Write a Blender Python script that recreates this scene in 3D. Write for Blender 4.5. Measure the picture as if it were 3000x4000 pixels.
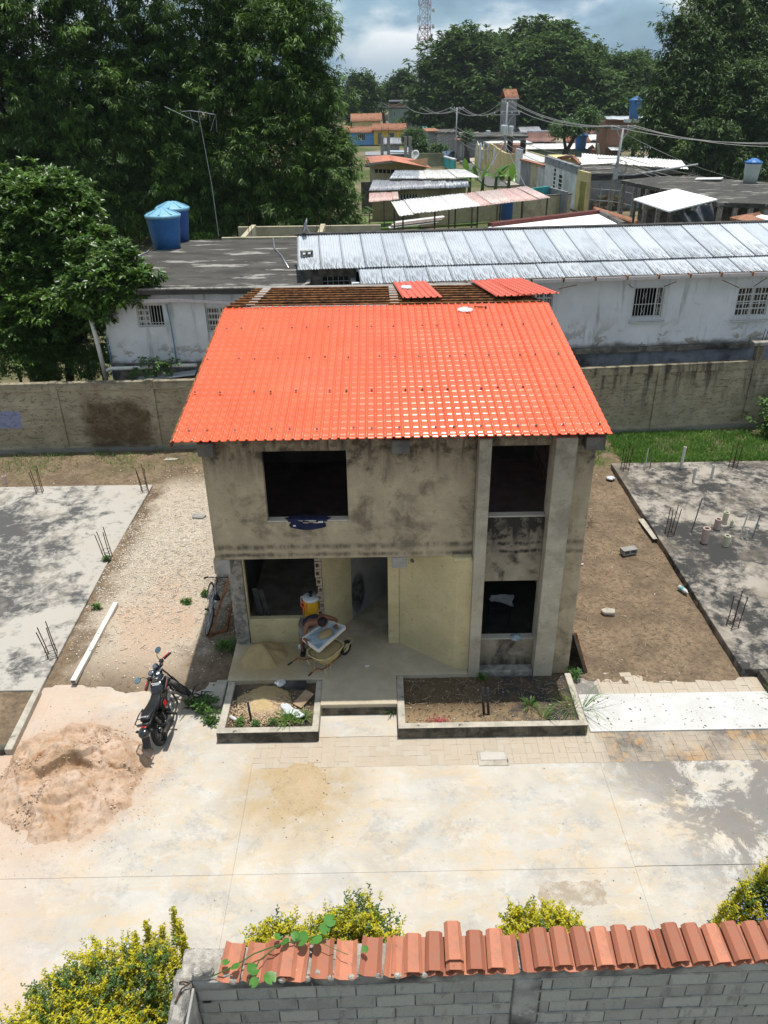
import bpy, math, random
import numpy as np
from mathutils import Vector, Matrix

for o in list(bpy.data.objects): bpy.data.objects.remove(o)
SC = bpy.context.scene
COL = SC.collection
random.seed(7); RNG = np.random.default_rng(7)
PI = math.pi

# ------------------------------------------------------------------ camera
F_PX, PITCH, YAW, ROLL = 3056.93, 0.4949, -0.0056, -0.0137
CAM = Vector((3.148, -12.7035, 10.7387))
FWD = Vector((-math.sin(YAW)*math.cos(PITCH), math.cos(YAW)*math.cos(PITCH), -math.sin(PITCH)))
_r = Vector((math.cos(YAW), math.sin(YAW), 0)); _u = _r.cross(FWD)
RT = math.cos(ROLL)*_r + math.sin(ROLL)*_u
UP = -math.sin(ROLL)*_r + math.cos(ROLL)*_u
cd = bpy.data.cameras.new('camera'); cam = bpy.data.objects.new('camera', cd); COL.objects.link(cam)
cd.sensor_fit = 'HORIZONTAL'; cd.sensor_width = 36; cd.lens = 36*F_PX/3000
cd.clip_start = .1; cd.clip_end = 20000
M3 = Matrix((RT, UP, -FWD)).transposed()
cam.matrix_world = Matrix.Translation(CAM) @ M3.to_4x4()
SC.camera = cam
SC.render.resolution_x, SC.render.resolution_y = 768, 1024

# ------------------------------------------------------------------ sun, sky, exposure
SUN_DIR = Vector((.09, .125, 1)).normalized()
EL = math.asin(SUN_DIR.z); AZ = math.atan2(SUN_DIR.x, SUN_DIR.y)
sl = bpy.data.lights.new('sun', 'SUN'); sl.energy = 2.9; sl.angle = math.radians(.53); sl.color = (1, .96, .90)
sun = bpy.data.objects.new('sun', sl); COL.objects.link(sun); sun.location = (0, 0, 60)
sun.rotation_euler = SUN_DIR.to_track_quat('Z', 'Y').to_euler()
W = bpy.data.worlds.new('World'); SC.world = W; W.use_nodes = True
wn = W.node_tree; wn.nodes.clear()
def WN(t, **k):
    n = wn.nodes.new(t)
    for a, b in k.items(): setattr(n, a, b)
    return n
sky = WN('ShaderNodeTexSky', sky_type='NISHITA'); sky.sun_disc = False
sky.sun_elevation = EL; sky.sun_rotation = AZ; sky.air_density = 1.2; sky.dust_density = 1.5; sky.altitude = 100
tc = WN('ShaderNodeTexCoord'); mp = WN('ShaderNodeMapping'); mp.inputs['Scale'].default_value = (1, 1, 2.6)
wn.links.new(tc.outputs['Generated'], mp.inputs['Vector'])
n1 = WN('ShaderNodeTexNoise'); n1.inputs['Scale'].default_value = 3.1; n1.inputs['Detail'].default_value = 9; n1.inputs['Roughness'].default_value = .55; n1.inputs['Distortion'].default_value = .25
mp2 = WN('ShaderNodeMapping'); mp2.inputs['Scale'].default_value = (1, 1, 2.2); mp2.inputs['Location'].default_value = (3.4, 1.2, .35)
wn.links.new(tc.outputs['Generated'], mp2.inputs['Vector'])
n2 = WN('ShaderNodeTexNoise'); n2.inputs['Scale'].default_value = 5.2; n2.inputs['Detail'].default_value = 8; n2.inputs['Roughness'].default_value = .5
wn.links.new(mp.outputs[0], n1.inputs['Vector']); wn.links.new(mp2.outputs[0], n2.inputs['Vector'])
r1 = WN('ShaderNodeValToRGB'); r1.color_ramp.elements[0].position = .30; r1.color_ramp.elements[1].position = .50
r1.color_ramp.elements[0].color = (0, 0, 0, 1); r1.color_ramp.elements[1].color = (1, 1, 1, 1)
r2_ = WN('ShaderNodeValToRGB'); e = r2_.color_ramp.elements
e[0].position = .40; e[0].color = (.75, 1.22, 1.70, 1); e[1].position = .57; e[1].color = (4.2, 4.35, 4.4, 1)
m_ = e.new(.48); m_.color = (1.30, 1.90, 2.45, 1)
tint = WN('ShaderNodeMix', data_type='RGBA', blend_type='MULTIPLY'); tint.inputs[0].default_value = 1
tint.inputs[7].default_value = (.34, .46, .58, 1)
wn.links.new(sky.outputs[0], tint.inputs[6])
mx = WN('ShaderNodeMix', data_type='RGBA')
wn.links.new(n1.outputs['Fac'], r1.inputs[0]); wn.links.new(n2.outputs['Fac'], r2_.inputs[0])
wn.links.new(r1.outputs[0], mx.inputs[0]); wn.links.new(tint.outputs[2], mx.inputs[6]); wn.links.new(r2_.outputs[0], mx.inputs[7])
# rain-blue air low over the horizon, all the way round
sx_ = WN('ShaderNodeSeparateXYZ'); wn.links.new(tc.outputs['Generated'], sx_.inputs[0])
mr_ = WN('ShaderNodeMapRange', interpolation_type='SMOOTHSTEP'); mr_.inputs[1].default_value = .01; mr_.inputs[2].default_value = .07; mr_.inputs[3].default_value = .8; mr_.inputs[4].default_value = 0
wn.links.new(sx_.outputs[2], mr_.inputs[0])
mh_ = WN('ShaderNodeMix', data_type='RGBA'); wn.links.new(mr_.outputs[0], mh_.inputs[0]); wn.links.new(mx.outputs[2], mh_.inputs[6]); mh_.inputs[7].default_value = (.85, 1.42, 1.95, 1)
bg = WN('ShaderNodeBackground'); bg.inputs[1].default_value = .15
wo = WN('ShaderNodeOutputWorld'); wn.links.new(mh_.outputs[2], bg.inputs[0]); wn.links.new(bg.outputs[0], wo.inputs[0])
SC.view_settings.view_transform = 'Standard'; SC.view_settings.look = 'None'; SC.view_settings.gamma = 1
SC.view_settings.exposure = 0.78
SC.view_settings.use_curve_mapping = False

# ------------------------------------------------------------------ helpers
def ray(px, py): return FWD + RT*((px-1500)/F_PX) - UP*((py-2000)/F_PX)
def G(px, py, z=0.):
    d = ray(px, py); return CAM + d*((z-CAM.z)/d.z)
def H(px, py, y):
    d = ray(px, py); return CAM + d*((y-CAM.y)/d.y)

def perm_noise(x, y, seed=0):
    xi = np.floor(x).astype(np.int64); yi = np.floor(y).astype(np.int64)
    xf = x-xi; yf = y-yi; u = xf*xf*(3-2*xf); v = yf*yf*(3-2*yf)
    def h(a, b):
        n = (a*374761393 + b*668265263 + seed*974634777) & 0x7fffffff
        n = ((n ^ (n >> 13))*1274126177) & 0x7fffffff
        return ((n ^ (n >> 16)) & 0xffff)/65535.
    return (h(xi, yi)*(1-u)+h(xi+1, yi)*u)*(1-v)+(h(xi, yi+1)*(1-u)+h(xi+1, yi+1)*u)*v
def fbm(x, y, oct=4, seed=0):
    x = np.asarray(x, float); y = np.asarray(y, float); s = 0; a = .5; t = 0
    for i in range(oct):
        s = s + a*perm_noise(x*2**i, y*2**i, seed+i); t += a; a *= .5
    return s/t

class MB:
    def __init__(s): s.v = []; s.f = []; s.sm = False
    def add(s, vs, fs):
        b = len(s.v); s.v += [tuple(p) for p in vs]; s.f += [tuple(i+b for i in f) for f in fs]; return s
    def box(s, x0, x1, y0, y1, z0, z1):
        return s.add([(x0,y0,z0),(x1,y0,z0),(x1,y1,z0),(x0,y1,z0),(x0,y0,z1),(x1,y0,z1),(x1,y1,z1),(x0,y1,z1)],
            [(0,3,2,1),(4,5,6,7),(0,1,5,4),(1,2,6,5),(2,3,7,6),(3,0,4,7)])
    def bar(s, a, b, w, h=None, upv=(0,0,1)):
        """box-section bar from a to b, w wide, h high"""
        a = Vector(a); b = Vector(b); h = w if h is None else h
        d = (b-a).normalized(); upv = Vector(upv)
        if abs(d.dot(upv)) > .98: upv = Vector((0,1,0)) if abs(d.y) < .9 else Vector((1,0,0))
        r = d.cross(upv).normalized(); u = r.cross(d)
        c = [r*w/2*i+u*h/2*j for i, j in ((-1,-1),(1,-1),(1,1),(-1,1))]
        return s.add([a+k for k in c]+[b+k for k in c], [(3,2,1,0),(4,5,6,7),(0,1,5,4),(1,2,6,5),(2,3,7,6),(3,0,4,7)])
    def tube(s, pts, r, n=6, cap=True):
        pts = [Vector(p) for p in pts]; m = len(pts)
        rs = r if isinstance(r, (list, tuple)) else [r]*m
        b = len(s.v); prev = None
        for i, p in enumerate(pts):
            d = (pts[min(i+1, m-1)]-pts[max(i-1, 0)]).normalized()
            if prev is None:
                a = Vector((0,0,1)) if abs(d.z) < .9 else Vector((1,0,0))
                x = d.cross(a).normalized()
            else:
                x = (prev-d*prev.dot(d)); x = x.normalized() if x.length > 1e-6 else d.orthogonal().normalized()
            prev = x; y = d.cross(x)
            for k in range(n):
                t = 2*PI*k/n; s.v.append(tuple(p+(x*math.cos(t)+y*math.sin(t))*rs[i]))
        for i in range(m-1):
            for k in range(n):
                k2 = (k+1) % n; s.f.append((b+i*n+k, b+i*n+k2, b+(i+1)*n+k2, b+(i+1)*n+k))
        if cap:
            s.f.append(tuple(b+k for k in reversed(range(n)))); s.f.append(tuple(b+(m-1)*n+k for k in range(n)))
        return s
    def lathe(s, prof, n=16, c=(0,0,0), axis=(0,0,1)):
        """prof: (radius, height) along axis from c"""
        ax = Vector(axis).normalized(); x = ax.orthogonal().normalized(); y = ax.cross(x); c = Vector(c)
        b = len(s.v)
        for r, h in prof:
            for k in range(n):
                t = 2*PI*k/n; s.v.append(tuple(c+ax*h+(x*math.cos(t)+y*math.sin(t))*r))
        for i in range(len(prof)-1):
            for k in range(n):
                k2 = (k+1) % n; s.f.append((b+i*n+k, b+i*n+k2, b+(i+1)*n+k2, b+(i+1)*n+k))
        s.f.append(tuple(b+k for k in reversed(range(n)))); s.f.append(tuple(b+(len(prof)-1)*n+k for k in range(n)))
        return s
    def ring(s, c, axis, R, r, n=28, m=6, sq=1.0):
        """torus"""
        ax = Vector(axis).normalized(); x = ax.orthogonal().normalized(); y = ax.cross(x); c = Vector(c); b = len(s.v)
        for i in range(n):
            t = 2*PI*i/n; d = x*math.cos(t)+y*math.sin(t)
            for k in range(m):
                q = 2*PI*k/m; s.v.append(tuple(c+d*(R+r*math.cos(q))+ax*r*sq*math.sin(q)))
        for i in range(n):
            for k in range(m):
                i2 = (i+1) % n; k2 = (k+1) % m
                s.f.append((b+i*m+k, b+i2*m+k, b+i2*m+k2, b+i*m+k2))
        return s
    def loft(s, rings, cap=True):
        b = len(s.v); n = len(rings[0])
        for r in rings: s.v += [tuple(p) for p in r]
        for i in range(len(rings)-1):
            for k in range(n):
                k2 = (k+1) % n; s.f.append((b+i*n+k, b+i*n+k2, b+(i+1)*n+k2, b+(i+1)*n+k))
        if cap: s.f.append(tuple(b+k for k in reversed(range(n)))); s.f.append(tuple(b+(len(rings)-1)*n+k for k in range(n)))
        return s
    def ball(s, c, r, n=12, m=8, sc=(1,1,1), R=None):
        c = Vector(c); b = len(s.v)
        rings = []
        for i in range(m+1):
            a = PI*i/m; ring = []
            for k in range(n):
                t = 2*PI*k/n; p = Vector((max(.02,math.sin(a))*math.cos(t)*sc[0], max(.02,math.sin(a))*math.sin(t)*sc[1], -math.cos(a)*sc[2]))*r
                if R is not None: p = R @ p
                ring.append(c+p)
            rings.append(ring)
        return s.loft(rings)
    def poly(s, pts, z0, z1):
        """extruded ground polygon (ccw)"""
        n = len(pts); vs = [(p[0],p[1],z0) for p in pts]+[(p[0],p[1],z1) for p in pts]
        return s.add(vs, [tuple(reversed(range(n))), tuple(range(n, 2*n))]+[(i,(i+1)%n,n+(i+1)%n,n+i) for i in range(n)])
    def wall(s, x0, x1, z0, z1, y0, y1, holes=()):
        """solid wall in the xz plane between y0 and y1 with rectangular holes, one closed shell"""
        xs = sorted({x0, x1, *[h[0] for h in holes], *[h[1] for h in holes]}); zs = sorted({z0, z1, *[h[2] for h in holes], *[h[3] for h in holes]})
        xs = [x for x in xs if x0 <= x <= x1]; zs = [z for z in zs if z0 <= z <= z1]
        def solid(i, j):
            if i < 0 or j < 0 or i >= len(xs)-1 or j >= len(zs)-1: return False
            cx = (xs[i]+xs[i+1])/2; cz = (zs[j]+zs[j+1])/2
            return not any(h[0] < cx < h[1] and h[2] < cz < h[3] for h in holes)
        ids = {}
        def vid(i, j, k):
            if (i,j,k) not in ids: ids[(i,j,k)] = len(s.v); s.v.append((xs[i], (y0,y1)[k], zs[j]))
            return ids[(i,j,k)]
        for i in range(len(xs)-1):
            for j in range(len(zs)-1):
                if not solid(i, j): continue
                s.f.append((vid(i,j,0),vid(i+1,j,0),vid(i+1,j+1,0),vid(i,j+1,0)))
                s.f.append((vid(i,j,1),vid(i,j+1,1),vid(i+1,j+1,1),vid(i+1,j,1)))
                if not solid(i-1,j): s.f.append((vid(i,j,0),vid(i,j+1,0),vid(i,j+1,1),vid(i,j,1)))
                if not solid(i+1,j): s.f.append((vid(i+1,j,0),vid(i+1,j,1),vid(i+1,j+1,1),vid(i+1,j+1,0)))
                if not solid(i,j-1): s.f.append((vid(i,j,0),vid(i,j,1),vid(i+1,j,1),vid(i+1,j,0)))
                if not solid(i,j+1): s.f.append((vid(i,j+1,0),vid(i+1,j+1,0),vid(i+1,j+1,1),vid(i,j+1,1)))
        return s
    def xf(s, M, start=0):
        for i in range(start, len(s.v)): s.v[i] = tuple(M @ Vector(s.v[i]))
        return s
    def build(s, name, mat, parent=None, smooth=False, bevel=0, kind=None, label=None):
        me = bpy.data.meshes.new(name)
        off = worldloc(parent) if parent else Vector((0,0,0))
        vs = np.array(s.v, float)-np.array(off)
        me.from_pydata([tuple(p) for p in vs], [], s.f); me.validate()
        return link(name, me, mat, parent, smooth, bevel, kind, label)
def worldloc(o):
    l = Vector((0,0,0))
    while o is not None:
        if abs(o.rotation_euler.z) > 1e-6: return Vector((0,0,0))      # turned things are built in their own frame
        l += o.location; o = o.parent
    return l
def link(name, me, mat, parent=None, smooth=False, bevel=0, kind=None, label=None):
    if mat: me.materials.append(mat)
    if smooth: me.shade_smooth() if hasattr(me, 'shade_smooth') else [setattr(p, 'use_smooth', True) for p in me.polygons]
    o = bpy.data.objects.new(name, me); COL.objects.link(o)
    if parent: o.parent = parent
    if bevel:
        b = o.modifiers.new('bevel', 'BEVEL'); b.width = bevel; b.segments = 2; b.limit_method = 'ANGLE'; b.angle_limit = math.radians(40)
    if kind: o['kind'] = kind
    if label: o['label'] = label
    return o
def quadmesh(name, V, Fq, mat, parent=None, smooth=False, kind=None):
    """fast mesh from numpy verts and equally sized faces"""
    me = bpy.data.meshes.new(name); V = np.asarray(V, np.float32).reshape(-1,3); Fq = np.asarray(Fq, np.int32); k = Fq.shape[1]
    if parent: V = V-np.array(worldloc(parent), np.float32)
    me.vertices.add(len(V)); me.vertices.foreach_set('co', V.ravel())
    me.loops.add(Fq.size); me.loops.foreach_set('vertex_index', Fq.ravel())
    me.polygons.add(len(Fq)); me.polygons.foreach_set('loop_start', np.arange(0, Fq.size, k, dtype=np.int32))
    if smooth: me.polygons.foreach_set('use_smooth', np.ones(len(Fq), bool))
    me.update(calc_edges=True)
    return link(name, me, mat, parent, False, 0, kind)
def gridmesh(name, X, Y, Z, mat, parent=None, kind=None, smooth=True):
    n, m = X.shape; V = np.stack([X, Y, Z], -1).reshape(-1,3); i = np.arange(n*m).reshape(n, m)
    Fq = np.stack([i[:-1,:-1], i[:-1,1:], i[1:,1:], i[1:,:-1]], -1).reshape(-1,4)
    return quadmesh(name, V, Fq, mat, parent, smooth, kind)
def thing(name, label, cat, loc=(0,0,0), rz=0, group=None):
    o = bpy.data.objects.new(name, None); COL.objects.link(o); o.location = loc; o.rotation_euler = (0,0,rz)
    o.empty_display_size = .2; tag(o, label, cat, group); return o
def tag(o, label, cat, group=None):
    o['label'] = label; o['category'] = cat
    if group: o['group'] = group
    return o
def struct(o): o['kind'] = 'structure'; return o
def copy_tree(o, loc, rz=0, label=None, parent=None, scale=None):
    c = o.copy(); COL.objects.link(c); c.parent = parent
    if parent is None:
        c.location = loc; c.rotation_euler = (0,0,rz)
        if label: c['label'] = label
        if scale: c.scale = scale
    for ch in list(o.children): copy_tree(ch, None, parent=c)
    return c

# ------------------------------------------------------------------ material kit
class NT:
    def __init__(s, name, rough=.85, spec=.3, metal=0, col=None, coat=0):
        s.m = bpy.data.materials.new(name); s.m.use_nodes = True; s.t = s.m.node_tree; s.t.nodes.clear()
        s.b = s.n('ShaderNodeBsdfPrincipled'); s.o = s.n('ShaderNodeOutputMaterial'); s.l(s.b.outputs[0], s.o.inputs[0])
        s.set('Roughness', rough); s.set('Specular IOR Level', spec); s.set('Metallic', metal)
        if coat: s.set('Coat Weight', coat); s.set('Coat Roughness', .08)
        if col is not None: s.set('Base Color', (*col, 1))
        s._pos = s._obj = None
    def n(s, t, **k):
        x = s.t.nodes.new(t)
        for a, b in k.items(): setattr(x, a, b)
        return x
    def l(s, a, b): s.t.links.new(a, b)
    def put(s, sock, v):
        if hasattr(v, 'is_linked'): s.l(v, sock)
        elif isinstance(v, (tuple, list)) and len(v) == 3 and sock.type == 'RGBA': sock.default_value = (*v, 1)
        else: sock.default_value = v
    def set(s, k, v): s.put(s.b.inputs[k], v); return s
    @property
    def pos(s):
        if s._pos is None: s._pos = s.n('ShaderNodeNewGeometry').outputs['Position']
        return s._pos
    @property
    def obj(s):
        if s._obj is None: s._obj = s.n('ShaderNodeTexCoord').outputs['Object']
        return s._obj
    @property
    def island(s): return s.n('ShaderNodeNewGeometry').outputs['Random Per Island']
    @property
    def rnd(s): return s.n('ShaderNodeObjectInfo').outputs['Random']
    def scale(s, v, sc, loc=(0,0,0)):
        m = s.n('ShaderNodeMapping'); m.inputs['Scale'].default_value = sc; m.inputs['Location'].default_value = loc; s.l(v, m.inputs[0]); return m.outputs[0]
    def noise(s, v, scale, detail=4, rough=.55, dist=0):
        x = s.n('ShaderNodeTexNoise'); s.l(v, x.inputs['Vector'])
        for k, q in (('Scale',scale),('Detail',detail),('Roughness',rough),('Distortion',dist)): x.inputs[k].default_value = q
        return x.outputs['Fac']
    def voro(s, v, scale, feat='F1', out='Distance'):
        x = s.n('ShaderNodeTexVoronoi', feature=feat); s.l(v, x.inputs['Vector']); x.inputs['Scale'].default_value = scale; return x.outputs[out]
    def ramp(s, f, *st):
        x = s.n('ShaderNodeValToRGB'); s.put(x.inputs[0], f); e = x.color_ramp.elements
        while len(e) < len(st): e.new(.5)
        for el, (p, c) in zip(e, st):
            el.position = p; el.color = (*c, 1) if isinstance(c, (tuple, list)) else (c, c, c, 1)
        return x.outputs[0]
    def mix(s, f, a, b, mode='MIX'):
        x = s.n('ShaderNodeMix', data_type='RGBA', blend_type=mode); s.put(x.inputs[0], f); s.put(x.inputs[6], a); s.put(x.inputs[7], b); return x.outputs[2]
    def math(s, op, a, b=None, c=None, clamp=False):
        x = s.n('ShaderNodeMath', operation=op, use_clamp=clamp); s.put(x.inputs[0], a)
        if b is not None: s.put(x.inputs[1], b)
        if c is not None: s.put(x.inputs[2], c)
        return x.outputs[0]
    def xyz(s, v):
        x = s.n('ShaderNodeSeparateXYZ'); s.l(v, x.inputs[0]); return x.outputs
    def smooth(s, v, a, b):
        """0 below a, 1 above b (or reversed when a > b)"""
        x = s.n('ShaderNodeMapRange', interpolation_type='SMOOTHSTEP'); s.put(x.inputs[0], v)
        lo, hi, p, q = (a, b, 0, 1) if a < b else (b, a, 1, 0)
        for i, k in enumerate((lo, hi, p, q)): x.inputs[1+i].default_value = k
        return x.outputs[0]
    def bump(s, h, st=.4, d=.02, nrm=None):
        x = s.n('ShaderNodeBump'); x.inputs['Strength'].default_value = st; x.inputs['Distance'].default_value = d
        s.put(x.inputs['Height'], h)
        if nrm is not None: s.l(nrm, x.inputs['Normal'])
        s.l(x.outputs[0], s.b.inputs['Normal']); return x.outputs[0]

def grain(name, c1, c2, scale=6, rough=.9, bump=.3, bscale=60, bd=.01, spec=.25, c3=None, metal=0, mid=(.4,.6), spots=None):
    """two-tone grainy surface with fine relief"""
    t = NT(name, rough, spec, metal); v = t.obj
    a = t.noise(v, scale, 6, .6, .3); col = t.ramp(a, (mid[0], c1), (mid[1], c2))
    if c3: col = t.mix(t.ramp(t.noise(v, scale*.27, 4, .6), (.52, 0.), (.66, 1.)), col, c3)
    fine = t.noise(v, bscale, 3, .7)
    col = t.mix(.35, col, t.ramp(fine, (.3, .35), (.7, 1.)), 'MULTIPLY')
    if spots: col = t.mix(t.ramp(t.noise(v, spots[1], 3, .5), (.66, 0.), (.70, 1.)), col, spots[0])
    t.set('Base Color', col)
    if bump: t.bump(t.math('ADD', fine, a), bump, bd)
    return t.m
def plain(name, c, rough=.5, spec=.5, metal=0, coat=0, var=.25, scale=9):
    t = NT(name, rough, spec, metal, coat=coat); a = t.noise(t.obj, scale, 5, .6)
    t.set('Base Color', t.mix(var, c, t.ramp(a, (.35, tuple(x*.45 for x in c)), (.65, tuple(min(1, x*1.15) for x in c)))))
    t.set('Roughness', t.ramp(a, (.3, max(.03, rough-.12)), (.7, min(1, rough+.12))))
    return t.m
def M(): pass
# ================================================================== MATERIALS
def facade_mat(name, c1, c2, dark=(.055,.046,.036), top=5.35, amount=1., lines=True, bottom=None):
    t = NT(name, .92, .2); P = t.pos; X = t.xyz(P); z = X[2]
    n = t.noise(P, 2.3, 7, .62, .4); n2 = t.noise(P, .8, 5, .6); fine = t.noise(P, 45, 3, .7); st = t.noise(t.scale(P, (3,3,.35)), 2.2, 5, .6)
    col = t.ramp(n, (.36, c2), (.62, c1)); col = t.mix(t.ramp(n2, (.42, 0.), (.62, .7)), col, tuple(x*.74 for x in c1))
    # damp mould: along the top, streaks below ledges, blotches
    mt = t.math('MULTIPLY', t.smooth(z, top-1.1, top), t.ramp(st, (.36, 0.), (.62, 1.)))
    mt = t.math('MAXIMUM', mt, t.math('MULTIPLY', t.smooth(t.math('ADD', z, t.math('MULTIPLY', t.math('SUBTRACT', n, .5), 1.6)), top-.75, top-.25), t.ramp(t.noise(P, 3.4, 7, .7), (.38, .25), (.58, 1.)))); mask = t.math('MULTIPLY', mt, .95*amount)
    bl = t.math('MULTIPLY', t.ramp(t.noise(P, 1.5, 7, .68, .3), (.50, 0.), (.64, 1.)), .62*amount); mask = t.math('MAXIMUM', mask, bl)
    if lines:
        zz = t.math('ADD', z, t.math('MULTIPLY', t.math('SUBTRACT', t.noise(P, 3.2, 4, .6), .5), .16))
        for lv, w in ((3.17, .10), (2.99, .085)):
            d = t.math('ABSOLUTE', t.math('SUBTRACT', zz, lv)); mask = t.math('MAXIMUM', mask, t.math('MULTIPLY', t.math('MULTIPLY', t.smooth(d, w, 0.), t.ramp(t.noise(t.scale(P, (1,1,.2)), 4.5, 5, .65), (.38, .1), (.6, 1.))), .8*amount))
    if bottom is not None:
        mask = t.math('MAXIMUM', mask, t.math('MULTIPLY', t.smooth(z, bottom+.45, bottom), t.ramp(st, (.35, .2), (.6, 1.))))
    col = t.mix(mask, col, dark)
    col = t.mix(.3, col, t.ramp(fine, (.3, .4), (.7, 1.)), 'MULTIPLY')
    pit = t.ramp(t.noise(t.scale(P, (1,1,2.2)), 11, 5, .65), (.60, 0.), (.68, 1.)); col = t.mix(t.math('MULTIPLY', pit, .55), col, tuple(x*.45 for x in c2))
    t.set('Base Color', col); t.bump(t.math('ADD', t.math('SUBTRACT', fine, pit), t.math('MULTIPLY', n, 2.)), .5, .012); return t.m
M_FAC = facade_mat('facade_plaster', (.52,.435,.305), (.38,.31,.215))
M_PIL = facade_mat('pillar_plaster', (.50,.45,.355), (.40,.355,.275), amount=.55, lines=False)
M_SILLW = facade_mat('stained_sill_plaster', (.42,.36,.27), (.25,.215,.16), dark=(.035,.032,.028), top=3.75, amount=1.5, bottom=.2)
M_YEL = facade_mat('yellow_plaster', (.68,.585,.345), (.59,.50,.285), amount=.16, lines=False)
M_INT = facade_mat('shade_darkened_plaster', (.13,.12,.10), (.085,.08,.07), amount=.8, lines=False)  # room shade put into the colour, darker than bare concrete
M_REV = grain('pale_render', (.50,.46,.38), (.58,.54,.45), 4, .9, .25)
M_CONC = grain('grey_concrete', (.27,.26,.24), (.36,.34,.31), 3, .92, .5, 70)
M_CONC2 = grain('rough_concrete', (.20,.19,.17), (.42,.39,.34), 7, .95, .9, 40, .03, spots=((.08,.075,.07), 6))
M_DARKC = grain('dark_concrete', (.10,.095,.088), (.17,.16,.145), 3, .95, .5, 60, c3=(.05,.048,.045))
M_PORCH = grain('porch_cement', (.44,.37,.265), (.37,.32,.235), 1.4, .9, .25, 50, c3=(.46,.375,.22))
_t = NT('sandy_porch_cement', .93, .2); _P = _t.pos; _X = _t.xyz(_P); _n = _t.noise(_P, 1.6, 7, .65); _f = _t.noise(_P, 55, 3, .7)
_c = _t.ramp(_n, (.36, (.42,.36,.26)), (.64, (.52,.45,.335))); _r = _t.math('SQRT', _t.math('ADD', _t.math('POWER', _t.math('SUBTRACT', _X[0], .75), 2.), _t.math('POWER', _t.math('MULTIPLY', _t.math('SUBTRACT', _X[1], .25), 1.2), 2.)))
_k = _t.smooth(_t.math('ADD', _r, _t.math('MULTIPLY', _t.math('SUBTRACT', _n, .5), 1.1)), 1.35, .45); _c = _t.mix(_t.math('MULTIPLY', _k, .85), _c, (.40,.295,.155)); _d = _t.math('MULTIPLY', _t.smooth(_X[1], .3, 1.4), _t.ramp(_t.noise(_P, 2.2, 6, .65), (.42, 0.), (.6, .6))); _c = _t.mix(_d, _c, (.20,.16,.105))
_t.set('Base Color', _t.mix(.25, _c, _t.ramp(_f, (.3, .4), (.7, 1.)), 'MULTIPLY')); _t.bump(_f, .3, .006); M_PORCH = _t.m
M_PORCH2 = grain('grey_porch_cement', (.31,.30,.27), (.36,.345,.30), 2, .9, .2, 60)

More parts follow.
